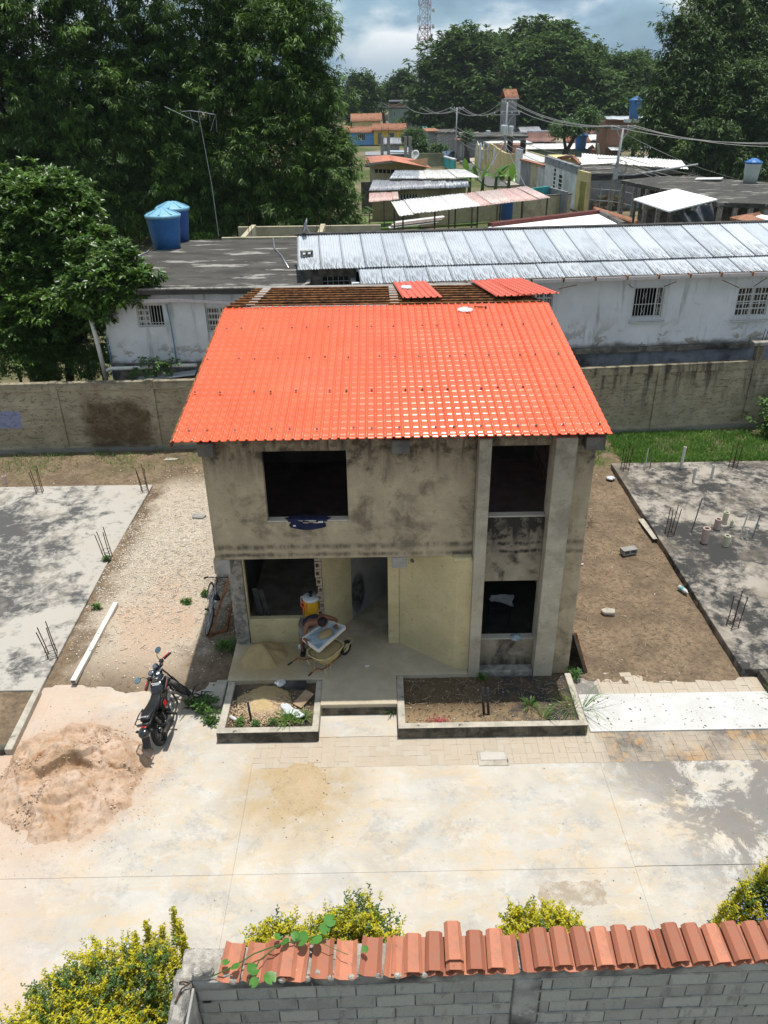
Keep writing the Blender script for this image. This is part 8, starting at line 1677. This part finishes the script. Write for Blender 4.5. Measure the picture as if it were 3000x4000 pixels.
def crown_tips(lobes, dens, clump, per_clump, seed=0, inner=.25, ragged=.16):
    """twig tips in clumps over the lobes' shells; dens clumps per m2"""
    T = []; O = []
    for (x, y, z, rx, ry, rz) in lobes:
        area = 4*PI*((rx*ry)**1.6/3+(rx*rz)**1.6/3+(ry*rz)**1.6/3)**(1/1.6); k = max(6, int(area*dens))
        u = RNG.normal(0,1,(k,3)); u /= np.linalg.norm(u,axis=1,keepdims=True); u[:,2] = np.where(u[:,2] < -.75, -u[:,2], u[:,2])
        s = 1+RNG.normal(0, ragged, k); inn = RNG.uniform(0,1,k) < inner; s = np.where(inn, RNG.uniform(.55,.9,k), s)
        c = np.array([x,y,z])+u*np.array([rx,ry,rz])*s[:,None]
        t = np.repeat(c, per_clump, 0)+RNG.normal(0,1,(k*per_clump,3))*np.array([clump,clump,clump*.62]); T.append(t); O.append(np.repeat(u, per_clump, 0))
    return np.concatenate(T), np.concatenate(O)
def limbs(base, lobes, r, mat, o, spread=True):
    base = Vector(base); lobes = [Vector(l[:3]) for l in lobes]; c = sum(lobes, Vector())/len(lobes); h = (c.z-base.z)*.45
    m = base+Vector(((c.x-base.x)*.25, (c.y-base.y)*.25, h)); MB().tube([base-Vector((0,0,.3)), base+Vector((.05,.0,h*.4)), m], [r*1.3, r, r*.85], 10).build('trunk', mat, o, smooth=True)
    for l in lobes: k = lerp(m, l, .5)+Vector((random.uniform(-.3,.3)*r*3, random.uniform(-.3,.3)*r*3, .1*h)); MB().tube([m-Vector((0,0,r)), k, l], [r*.6, r*.4, r*.12], 7).build('limb', mat, o, smooth=True)
def tree(name, label, base, lobes, mat, dens, clump, per, nl, L, Wd, el=(-1.0,.2), out=.55, r=.35, bark=None, group=None, jit=.06, inner=.25, ragged=.16, cat='tree'):
    o = thing(name, label, cat, base, 0, group); T, O = crown_tips(lobes, dens, clump, per, 0, inner, ragged); V, Fq = rosettes(T, O, nl, L, Wd, el[0], el[1], out, jit)
    quadmesh('crown', V, Fq, mat, o); limbs(base, lobes, r, bark or M_BARK, o); return o
gm = 'mango trees behind the flat roof'
mk = dict(dens=3.2, clump=.27, per=6, nl=11, L=.36, Wd=.08, inner=.35, ragged=.22, el=(-1.1,.15), out=.55, group=gm)
tree('mango_tree', 'rightmost mango tree, its crown edge against the sky and houses', (-1.5,38.5,0), [(-.6,38,14.0,1.7,1.6,1.5),(-3.2,39,12.2,2.9,2.6,3.2),(-.5,38,10.4,1.8,2.2,1.9),(.3,37,6.9,1.6,1.9,1.9),(-2.4,37,7.2,2.6,2.3,2.6),(.5,36.5,4.0,1.5,1.7,1.6),(-2.6,36.5,4.0,2.4,1.8,1.9)], M_MANGO, **mk)
tree('mango_tree', 'middle mango tree with the tallest dark crown behind the antenna', (-8,41,0), [(-8,40.5,15,4.2,3.6,3.6),(-6.4,39,10.2,3.0,2.6,2.8),(-10.4,39,10,3.2,2.6,3.0),(-8.4,38,6.6,3.4,2.2,2.4),(-6.2,37.5,4.0,2.4,1.8,1.8),(-10.8,37.5,4.4,2.4,1.8,2.2)], M_MANGO, **mk)
tree('mango_tree', 'left mango tree rising behind the broad leaved tree', (-16.5,39,0), [(-15.6,39,15.5,4.0,3.4,3.6),(-20.5,39,14.5,3.6,3.2,3.8),(-14.2,38,10.4,2.9,2.6,2.9),(-18.6,38,9.6,3.4,2.8,3.2),(-14.6,37,6.4,2.8,2.2,2.6),(-19.6,37,5.6,3.4,2.4,3.0),(-23.5,38.5,10,3.2,3,4.5)], M_MANGO, **mk)
# broad leaved tree over the wall
bl_ = [(*H(px,py,y),rx,rx*.9,rz) for px,py,y,rx,rz in ((170,880,16.2,1.5,1.5),(60,1050,15.6,1.5,1.4),(330,1010,15.6,1.25,1.1),(250,790,16.6,.9,.8),(430,1120,13.0,.80,.60),(330,1130,13.2,.7,.6),(200,1190,14.8,1.2,.9),(30,1280,14.6,1.1,1.0),(-120,950,16,1.6,1.8),(330,1240,14.6,.55,.40),(545,1085,12.9,.44,.36),(410,1225,12.8,.42,.30),(490,1170,12.9,.36,.26),(470,1010,13.4,.5,.4))]
ob = (bl_[0][0]-.2, 16, 0)
tree('broad_leaved_tree', 'broad leaved tree with glossy rosettes leaning over the wall at left', ob, bl_, M_ALMOND, 9., .20, 4, 11, .24, .105, (-.7,.5), .7, .16, jit=.03, ragged=.12)
for k, (px, py, y, r, lab) in enumerate(((60,1400,14.2,1.15,'feathery dark bush at the far left behind the wall'),(260,1430,14.4,.95,'dark shrub in the shade below the broad leaved tree'),(395,1425,13.8,.6,'small shrub beside the tall white vent pipe'),(120,1310,15.8,1.4,'shaded undergrowth under the broad leaved tree'),(330,1350,16.2,1.1,'shaded bush beside the grey wall fragment'))):
    p = H(px, py, y); o = thing('shrub', lab, 'shrub', (p.x,p.y,0), 0, 'shrubs under the broad leaved tree'); T, O = crown_tips([(p.x,p.y,p.z,r,r*.7,r*.85)], 13, .14, 5); V, Fq = rosettes(T, O, 8, .15, .05, -.6, .7, .6, .03); quadmesh('foliage', V, Fq, M_ALMOND, o); MB().tube([(p.x,p.y,0),(p.x,p.y,p.z)], .05).build('stem', M_BARK, o)
# big dark tree at the right, far trees
def px_lobes(lst, y, squash=.9): return [(*H(px, py, y+dy), r*y/F_PX*1.02, r*y/F_PX*.9, rz*y/F_PX*1.02) for px, py, r, rz, dy in lst]
rl = px_lobes([(2800,60,110,95,0),(2930,40,120,120,3),(2720,200,95,85,-3),(2860,240,130,110,0),(2640,110,48,40,-2),(2690,330,105,85,-4),(2860,390,140,110,-5),(2610,430,85,70,-5),(2760,520,130,100,-7),(2930,530,130,120,-6),(2620,545,75,60,-6),(2700,600,80,50,-8),(2880,640,130,60,-8),(2990,300,120,140,4),(3080,500,120,150,0)], 98)
tree('big_mango_tree', 'huge dark mango tree filling the right side above the flat roof', (49,98,0), rl, M_MANGO2, 1.1, .70, 6, 10, .62, .19, (-1.1,.2), .5, .8, bark=M_BARKG, jit=.15, inner=.4)
def far(name, label, y, lst, mat=M_FAR, dens=.62, L=1.0, Wd=.46, group='trees on the skyline', per=5, nl=7, inner=.35, ragged=.10, clump=1.0):
    lb = px_lobes(lst, y); k = y/130.; c = lb[0]; rm = max(max(l[3],l[5]) for l in lb); q = min(1., rm/(4.2*k)); return tree(name, label, (c[0], y, 0), lb, mat, dens/k/k/max(q,.3)**2, clump*k*q, per, nl, L*k*max(.35,q), Wd*k*max(.35,q), (-.7,.5), .6, .5, group=group, jit=.25, inner=inner, ragged=ragged)
far('far_tree', 'big dark round tree just right of the radio mast', 200, [(1800,260,110,95,0),(1900,300,90,100,2),(1720,350,75,80,-3),(1850,390,130,90,-4),(1690,430,65,60,-5),(1950,390,65,80,-2),(1780,470,110,50,-6),(1900,470,80,50,-6)])
far('far_tree', 'flat topped spreading tree on the skyline behind the dark round tree', 245, [(1900,185,85,32,0),(1980,195,70,36,1),(1840,205,45,26,-1)], dens=.40)
far('far_tree', 'tallest domed tree in the middle of the skyline', 228, [(2090,165,85,55,0),(2180,170,70,50,1),(2050,225,60,60,-1),(2190,225,40,50,0)], dens=.5)
far('far_tree', 'pale yellowish tree between the dark trees', 197, [(1985,275,48,38,0),(1985,325,50,40,-2)], M_FARL)
far('far_tree', 'broad dark tree behind the rusty roof', 192, [(2130,260,110,80,0),(2060,330,80,80,-2),(2200,320,95,90,-2),(2130,410,120,70,-4),(2050,440,70,50,-5),(2180,480,90,50,-6),(2090,500,70,40,-6)])
far('far_tree', 'rounded tree with layered crown right of the broad dark tree', 212, [(2310,235,60,42,0),(2340,285,50,40,-1),(2270,290,45,45,0)])
far('far_tree', 'low dark tree in front of the layered tree', 190, [(2290,350,80,60,0),(2370,370,60,60,-1),(2290,430,90,60,-3),(2380,450,70,50,-4),(2320,500,80,40,-5)])
far('far_tree', 'wide dark tree left of the big right hand mango', 200, [(2440,300,75,60,0),(2510,330,60,60,0),(2420,390,80,80,-3),(2530,410,60,80,-3),(2460,470,90,50,-4)])
far('far_tree', 'small dark round tree on the skyline left of the big mango', 245, [(2482,238,38,22,0)])
far('far_tree', 'pale green treetop touching the big mango crown', 215, [(2545,285,42,36,0),(2580,310,30,30,0)])
far('far_tree', 'dark tree directly right of the left mango crown', 225, [(1400,360,50,52,0),(1440,360,30,45,1),(1410,430,48,50,-1)], M_FAR)
far('far_tree', 'dark rounded tree left of the radio mast', 260, [(1570,350,50,48,0),(1535,370,36,32,1),(1625,365,38,38,0)])
far('far_tree', 'distant low tree behind the pale green two storey house', 300, [(1500,395,26,20,0),(1470,410,24,16,2)])
far('bush', 'light green bush behind the rusty roof', 118, [(2210,505,48,20,0),(2250,500,36,18,1),(2290,470,40,28,2)], M_BUSHL, group='bushes in the town')
far('bush', 'dark bush against the wall left of the leaning pole', 112, [(2470,560,36,22,0),(2505,535,36,28,1)], M_FAR, group='bushes in the town')
far('bush', 'bushy tree beside the grey concrete columns', 138, [(1625,545,30,26,0),(1640,572,24,20,-1),(1600,530,24,14,1)], M_BUSHL, group='bushes in the town')
far('bush', 'low greenery at the foot of the brick house wall', 200, [(1640,460,26,16,0),(1665,475,20,14,0)], M_BUSHL, group='bushes in the town')
far('bush', 'small garden plants beside the far street corner', 136, [(1715,585,24,12,0),(1700,590,16,10,0)], M_BUSHL, group='bushes in the town')
far('bush', 'round green bush on the wall by the orange topped gates', 128, [(1825,535,16,14,0)], M_BUSHL, group='bushes in the town')
# banana clump
bn = thing('banana_plant', 'clump of banana plants with broad torn leaves beside the carport', 'plant', tuple(G(*b1(1420,1010))))
cb = G(*b1(1420,1010)); M_BAN = leaf_mat('banana_leaf', (.05,.13,.02), (.09,.22,.03), (.19,.34,.06), .4, .35, .4, .3)
for k in range(16):
    a = random.uniform(0,2*PI); el = random.uniform(.5,1.35); L = random.uniform(2.2,3.6); b0 = cb+Vector((random.uniform(-2.6,3.2), random.uniform(-.6,.6), random.uniform(1.2,1.8)))
    V = []; n = 10
    for i in range(n):
        f = i/(n-1); w = .38*math.sin(PI*min(1,f*.9+.08))**.7; d = Vector((math.cos(a),math.sin(a),0)); p = b0+d*(L*math.cos(el)*f)+Vector((0,0,L*math.sin(el)*f-1.5*f*f*math.cos(el)-.4*f*f)); s = Vector((-d.y,d.x,0))
        V += [p+s*w+Vector((0,0,-.1*w)), p+Vector((0,0,.06)), p-s*w+Vector((0,0,-.1*w))]
    Fq = [(3*i+j,3*i+j+1,3*i+j+4,3*i+j+3) for i in range(n-1) for j in (0,1)]; quadmesh('leaf', V, Fq, M_BAN, bn, True)
for k in range(4): x = cb.x-2+1.5*k; MB().tube([(x,cb.y,0),(x+.1,cb.y,1.8)], [.22,.14], 8).build('stem', M_BUSHL, bn)
# grass at the back right, weeds in the yard
def blades(name, P, L, mat, parent=None, w=.008, lean=.5):
    n = len(P); az = RNG.uniform(0,2*PI,n); el = RNG.uniform(.55,1.45,n); D = np.stack([np.cos(az)*np.cos(el), np.sin(az)*np.cos(el), np.sin(el)], -1); V, Fq = leaves(P, D, L, np.full(n,w), .1, lean*.3); return quadmesh(name, V, Fq, mat, parent, kind='stuff')
gdn = lambda x, y: np.clip((fbm(x*.9, y*.9, 4, 12)-np.where(x > 6, .36, .50))*6, 0, 1)*np.where(x > 8, np.clip((y-9.9)/.7,0,1), .25*np.clip((y-9.8),0,1))
P = scat(16000, -12, 19, 9.4, 12.6, gdn, yard_h); tag(blades('grass', P, RNG.uniform(.06,.24,len(P)), M_GRASSB, w=.022), 'bright green grass growing along the foot of the back wall', 'grass')
P = scat(16000, 11, 19, 10.1, 12.4, lambda x, y: np.clip((fbm(x*1.1, y*1.1, 4, 14)-.34)*6, 0, 1), yard_h); tag(blades('grass', P, RNG.uniform(.08,.26,len(P)), M_GRASSB, w=.026), 'thick grass patch at the back of the black slab', 'grass')
def weed(loc, r, h, n, lab, mat=None, L=.09, Wd=.035, cat='weed', name='weed', grp='weeds in the yard'):
    x, y, z = loc; o = thing(name, lab, cat, loc, 0, grp); u = RNG.normal(0,1,(n,3)); u /= np.linalg.norm(u,axis=1,keepdims=True); rr_ = RNG.uniform(.2,1,n)[:,None]; T = np.array([x,y,z+h*.45])+u*rr_*np.array([r,r,h*.5]); T[:,2] = np.maximum(T[:,2], z+.02)
    V, Fq = rosettes(T, u, 6, L, Wd, -.2, 1.0, .5, .012); quadmesh('foliage', V, Fq, mat or M_WEED, o); b = MB()
    for k in range(min(10,n)): b.tube([(x+random.uniform(-.03,.03),y,z), tuple(T[k])], .004, 4)
    b.build('stems', M_STRAW, o); return o
def tuft(loc, r, h, n, lab, name='grass_tuft', spread=.9, w=.012):
    x, y, z = loc; o = thing(name, lab, 'grass', loc, 0, 'grass tufts in the yard'); a = RNG.uniform(0,2*PI,n); s = RNG.uniform(.2,1,n)*spread; P = np.stack([x+np.cos(a)*r*.15, y+np.sin(a)*r*.15, np.full(n,z)], -1); D = np.stack([np.cos(a)*s, np.sin(a)*s, np.ones(n)*.9], -1)
    D /= np.linalg.norm(D,axis=1,keepdims=True); L = RNG.uniform(.6,1.1,n)*h*1.25; m = 7; V = []                     # arching ribbons
    for k in range(m):
        f = k/(m-1); c = P+D*(L*f)[:,None]; c[:,2] -= L*f*f*.62*spread; ww = w*(1-f**2*.9)*1.3; sd = np.stack([-np.sin(a), np.cos(a), 0*a], -1)*ww/2; V += [c-sd, c+sd]
    V = np.stack(V, 1); q = np.array([[2*k,2*k+1,2*k+3,2*k+2] for k in range(m-1)]); Fq = (np.arange(n)*2*m)[:,None,None]+q[None]; quadmesh('blades', V.reshape(-1,3), Fq.reshape(-1,4), M_GRASSB, o); return o
weed((-.35,-.95,.0), .26, .34, 60, 'leafy weed clump beside the left planter corner'); weed((-.18,-1.25,.0), .16, .24, 30, 'smaller weed tuft at the left kerb of the left planter'); weed((-.62,-.80,.0), .14, .22, 24, 'low weed behind the motorcycle front wheel')
weed((-.22,.95,.02), .22, .3, 40, 'weeds in the dark strip below the rusty frame', L=.12); weed((-1.45,2.6,.1), .12, .13, 24, 'green weed on the gravel left of the bicycle'); weed((-1.1,2.95,.1), .09, .12, 16, 'small weed above the bicycle on the gravel edge')
weed((-.35,5.4,.1), .18, .16, 30, 'weed patch by the wall halfway along the gravel'); weed((-.5,6.3,.1), .14, .13, 22, 'weed patch further back along the house wall'); weed((-3.55,2.5,.08), .1, .14, 18, 'weed at the slab edge beside the gravel'); weed((-3.95,4.6,.1), .1, .15, 16, 'weed at the foot of the leaning rebar cage')
weed((-1.3,9.9,.05), .3, .2, 40, 'weed clump near the back wall left of the house'); weed((7.1,-.15,.05), .16, .18, 26, 'weed at the foot of the right pillar'); weed((5.15,-.36,.2), .08, .10, 12, 'tiny weed at the foot of the left pillar')
for k, (x, y) in enumerate(((.45,-1.52),(.75,-1.58),(1.05,-1.55))): weed((x,y,.2), .10, .11, 22, ('left clump of clover in the left planter','middle clump of clover in the left planter','right clump of clover in the left planter')[k], L=.05, Wd=.03)
tuft((1.35,-1.50,.2), .3, .42, 46, 'long grass tuft hanging over the front kerb of the left planter'); tuft((1.62,-1.42,.2), .3, .30, 36, 'grass tuft beside the white sack'); tuft((2.02,-1.0,.0), .2, .24, 22, 'grass tuft left of the step'); tuft((3.33,-1.1,.0), .2, .26, 24, 'grass tuft right of the step')
tuft((5.98,-1.2,.2), .3, .30, 40, 'bright grass tuft in the right planter'); tuft((6.2,-1.5,.2), .3, .42, 20, 'thin grass tuft near the front kerb of the right planter'); tuft((7.0,-1.15,.1), .6, .95, 34, 'long arching grass at the right kerb of the right planter', spread=1.3, w=.007); tuft((6.75,-1.3,.2), .5, .75, 20, 'arching grass leaning over the planter corner', spread=1.3, w=.006); tuft((10.9,-.9,.0), .3, .4, 14, 'grass blades at the right edge of the white apron')
o = thing('root_stump', 'heap of dug roots and dark clods beside the left planter', 'stump', (-.6,-1.0,0)); b = MB()
for k in range(22): a = random.uniform(0,2*PI); p = Vector((-.52+random.uniform(-.2,.2), -.75+random.uniform(-.2,.2), .08)); b.tube([p, p+Vector((math.cos(a)*.14,math.sin(a)*.14,random.uniform(.0,.14))), p+Vector((math.cos(a)*.3,math.sin(a)*.3,random.uniform(-.08,.1)))], [.022,.016,.006], 5)
b.build('roots', M_BARK, o)
o = thing('dry_branch_heap', 'tangle of dry twigs on the brown earth strip', 'twigs', (8.45,6.4,0)); P = np.column_stack([RNG.normal(8.45,.22,140), RNG.normal(6.4,.2,140), RNG.uniform(.04,.22,140)]); tw_ = twigs('twigs', P, RNG.uniform(.15,.5,140), M_BARK, o, .008)
# ivy on the wall top at left, bush at the right end of the back wall
for k, (px, py, r, lab) in enumerate(((620,1440,.5,'ivy hanging on the wall top below the barred window'),(570,1415,.22,'ivy shoot climbing the white wall'),(680,1415,.22,'ivy sprig around the blue pipe foot'),(540,1455,.3,'ivy leaves at the left end of the drain pipe'))):
    p = H(px, py, 12.4); o = thing('ivy', lab, 'ivy', tuple(p), 0, 'ivy on the wall top'); T, O = crown_tips([(p.x,p.y,p.z,r,.16,r*.55)], 22, .06, 3); V, Fq = rosettes(T, O, 4, .09, .075, -.9, .3, .4, .02); quadmesh('leaves', V, Fq, M_WEED, o)
p = G(2985,1690,0); o = thing('vine_bush', 'leafy bush with dry stems at the right end of the back wall', 'shrub', (16.7,12.2,0)); T, O = crown_tips([(16.9,12.3,.6,.9,.5,.7),(17.6,12.4,1.0,.8,.5,.8)], 9, .12, 4); V, Fq = rosettes(T, O, 6, .14, .09, -.6, .5, .6, .03); quadmesh('foliage', V, Fq, M_WEED, o)
# golden hedge shrubs along the foreground wall
def hedge(label, lobes, spikes=(), gold=.7, per=3, dens=72):
    x, y = lobes[0][0], lobes[0][1]; o = thing('golden_shrub', label, 'shrub', (x,y,0), 0, 'golden shrubs along the block wall')
    for frac, mat in ((gold, M_GOLD), (1-gold, M_HEDG)):
        T, O = crown_tips(lobes, dens*frac, .045, per, 0, .15 if mat is M_GOLD else .6, .09)
        if mat is M_GOLD: T = T[T[:,2] > min(l[2]-l[5] for l in lobes)+.25*(max(l[2]+l[5] for l in lobes)-min(l[2]-l[5] for l in lobes))] if len(T) else T
        O2 = RNG.normal(0,.4,(len(T),3)); O2[:,2] += .7
        # little upright shoots: leaf pairs up an 8 cm stem
        k = 13; Bp = np.repeat(T, k, 0); up = np.repeat(O2/np.linalg.norm(O2,axis=1,keepdims=True), k, 0); s = np.tile(np.linspace(0,.13,k), len(T))[:,None]; az = np.tile(np.arange(k)*2.4, len(T))+np.repeat(RNG.uniform(0,6.3,len(T)),k); el = RNG.uniform(.1,.8,len(Bp))
        D = np.stack([np.cos(az)*np.cos(el), np.sin(az)*np.cos(el), np.sin(el)], -1); V, Fq = leaves(Bp+up*s, D, RNG.uniform(.030,.048,len(Bp)), RNG.uniform(.016,.023,len(Bp))); quadmesh('foliage', V, Fq, mat, o)
    for (sx, sy, z0_, z1_) in spikes:
        n = int((z1_-z0_)*520); t = RNG.uniform(0,1,n); Bp = np.stack([sx+.05*t+RNG.normal(0,.018,n), sy+RNG.normal(0,.018,n), z0_+(z1_-z0_)*t], -1); az = RNG.uniform(0,6.3,n); D = np.stack([np.cos(az),np.sin(az),RNG.uniform(.2,1.,n)], -1); V, Fq = leaves(Bp, D, RNG.uniform(.035,.06,n)*(1.1-.5*t), np.full(n,.020)); quadmesh('shoot', V, Fq, M_GOLD, o)
    b = MB()
    for k in range(7): l = random.choice(lobes); b.tube([(x+random.uniform(-.1,.1),y,0), (l[0]+random.uniform(-.5,.5)*l[3], l[1]+random.uniform(-.5,.5)*l[4], l[2]+.2*l[5])], [.02,.006], 5)
    b.build('stems', M_BARK, o)
    MB().ball((x,y,lobes[0][2]*.45), .3, 10, 8, (lobes[0][3]*2.0,lobes[0][4]*2.0,lobes[0][2]*1.2)) if False else None
    return o
hedge('biggest golden shrub, at the bottom left corner outside the block wall', [(-.05,-7.45,1.55,.62,.52,.62),(-.48,-7.65,1.35,.55,.55,.62),(.42,-7.35,1.55,.48,.42,.62),(-.85,-7.9,1.2,.42,.5,.55),(.05,-8.1,1.5,.62,.5,.60),(.5,-8.0,1.3,.45,.6,.6),(-.35,-7.9,.8,.8,.7,.6)], [(.33,-6.98,1.8,2.35),(.62,-6.86,1.8,2.42),(.75,-7.05,1.7,2.2),(.48,-6.95,1.8,2.22),(.7,-6.95,1.8,2.3),(.2,-7.05,1.8,2.25),(-.3,-7.2,1.7,2.1)], .52)
hedge('small golden shrub behind the left coping tiles under the vine', [(1.85,-7.38,2.35,.24,.2,.34),(2.15,-7.3,2.25,.26,.2,.34),(1.7,-7.4,1.8,.4,.3,.5)], [(1.80,-7.35,2.5,2.72),(1.42,-7.5,2.3,2.62)], .8)
hedge('golden shrub showing above the middle coping tiles', [(2.75,-7.15,2.35,.36,.26,.34),(2.5,-7.2,2.15,.3,.26,.35),(3.0,-7.2,2.1,.28,.26,.4),(2.75,-7.15,1.6,.5,.35,.6)], [(2.72,-7.1,2.5,2.78)], .55)
hedge('low golden shrub behind the coping right of centre', [(4.82,-7.22,2.36,.34,.22,.26),(5.05,-7.2,2.3,.26,.2,.24),(4.6,-7.25,2.2,.24,.2,.3),(4.82,-7.2,1.7,.45,.3,.5)], [(4.7,-7.2,2.4,2.66),(5.0,-7.18,2.4,2.66)], .85)
hedge('greener shrub with small blue flowers at the right edge behind the coping', [(7.70,-6.75,2.05,.30,.26,.42),(8.0,-6.7,2.25,.36,.28,.42),(7.55,-6.8,1.6,.34,.3,.6),(7.9,-6.7,1.3,.5,.4,.6)], [(7.3,-6.75,2.1,2.55),(6.95,-7.05,2.1,2.62),(7.12,-7.0,2.0,2.45),(7.55,-6.7,2.4,2.78)], .35)
P = np.column_stack([RNG.normal(7.55,.22,120), RNG.normal(-6.98,.08,120), RNG.normal(2.15,.22,120)]); fl = stones('blue_flowers', P, np.full(120,.012), plain('blue_petals', (.25,.27,.55), .6), None, 1.); tag(fl, 'tiny blue flowers dotted on the greener shrub', 'flowers')
# vine over the coping tiles
vn = thing('vine', 'green heart leaved vine trailing over the left coping tiles', 'vine', (1.9,-7.75,2.95)); vp_ = [(1.40,-8.0,2.96),(1.62,-7.92,3.0),(1.80,-7.82,3.03),(2.05,-7.74,3.05),(2.30,-7.70,3.06),(2.5,-7.64,3.06)]
MB().tube(vp_, .007, 5).tube([(1.75,-8.08,2.96),(1.86,-7.88,3.02),(2.05,-7.74,3.05)], .006, 5).tube([(2.35,-7.68,3.06),(2.62,-7.8,3.04),(2.75,-7.85,3.03)], .004, 4).build('stem', M_BUSHL, vn)
M_HEART = leaf_mat('heart_leaf', (.045,.15,.02), (.075,.22,.035), (.11,.28,.05), .3, .4, .3, 4.)
def heart(c, r, rx, ry, rz):
    pts = [(0,0)]+[(math.sin(t)*(.62+.38*math.cos(t/2)**2)*1.0, -.15+math.cos(t)*(.75 if abs(t) > 1.2 else .95)) for t in np.linspace(-2.75,2.75,14)]
    V = [Vector((x*r, y*r, .18*r*abs(x))) for x, y in pts]; V[0] = Vector((0,-.45*r,0)); Rm = Matrix.Rotation(rz,3,'Z') @ Matrix.Rotation(rx,3,'X') @ Matrix.Rotation(ry,3,'Y'); V = [Rm @ v+Vector(c) for v in V]
    b = MB(); b.add(V, [(0,i,i+1) for i in range(1,len(V)-1)]); return b.build('leaf', M_HEART, vn, smooth=True)
for (x, y, z, r) in ((1.62,-7.95,3.08,.075),(1.52,-7.90,3.07,.06),(1.80,-7.98,3.08,.10),(1.83,-8.10,3.03,.075),(1.98,-8.06,3.04,.095),(2.10,-7.72,3.18,.075),(2.28,-7.70,3.22,.11),(2.42,-7.72,3.22,.10),(2.20,-7.66,3.20,.07),(2.50,-7.60,3.26,.09),(2.55,-7.52,3.28,.10),(2.92,-7.8,3.12,.055),(2.02,-7.66,3.17,.06)): heart((x,y,2.99+(z-3.03)*.35+.015), r*.82, random.uniform(.15,.6), random.uniform(-.3,.3), random.uniform(-2.6,2.6))

# distant woods closing the horizon
n = 9000; x = RNG.uniform(-260, 420, n); y = RNG.uniform(330, 430, n); z = RNG.uniform(.5, 1, n)*(7+7*fbm(x*.03, y*.02, 4, 44)); T = np.column_stack([x,y,z]); u = RNG.normal(0,1,(n,3))
V, Fq = rosettes(T, u, 6, 3.2, 1.6, -.6, .6, .5, .8); ow = quadmesh('distant_woods', V, Fq, M_FAR, None, kind='stuff'); tag(ow, 'far-off belt of dark woods along the horizon', 'woods')
n = 5000; x = RNG.uniform(-70, -9, n); y = RNG.uniform(52, 75, n); z = RNG.uniform(.1, 1, n)*(5+6*fbm(x*.1, y*.1, 4, 45)); T = np.column_stack([x,y,z]); u = RNG.normal(0,1,(n,3))
V, Fq = rosettes(T, u, 8, .9, .4, -.8, .6, .5, .3); ow = quadmesh('thicket', V, Fq, M_MANGO2, None, kind='stuff'); tag(ow, 'dense dark thicket behind the mango trees at left', 'thicket')

# ------------------------------------------------------------------ thin humid air
hz = bpy.data.materials.new('humid_air'); hz.use_nodes = True; hn = hz.node_tree; hn.nodes.clear(); ho_ = hn.nodes.new('ShaderNodeOutputMaterial'); pvn = hn.nodes.new('ShaderNodeVolumePrincipled')
pvn.inputs['Color'].default_value = (.80, .88, .95, 1); pvn.inputs['Density'].default_value = .00014; pvn.inputs['Anisotropy'].default_value = 0.; hn.links.new(pvn.outputs[0], ho_.inputs['Volume'])
hbx = MB().box(-3300, 3300, -700, 6300, -2.2, 70).build('haze', hz); hbx['kind'] = 'stuff'; hbx['label'] = 'thin humid air over the town'
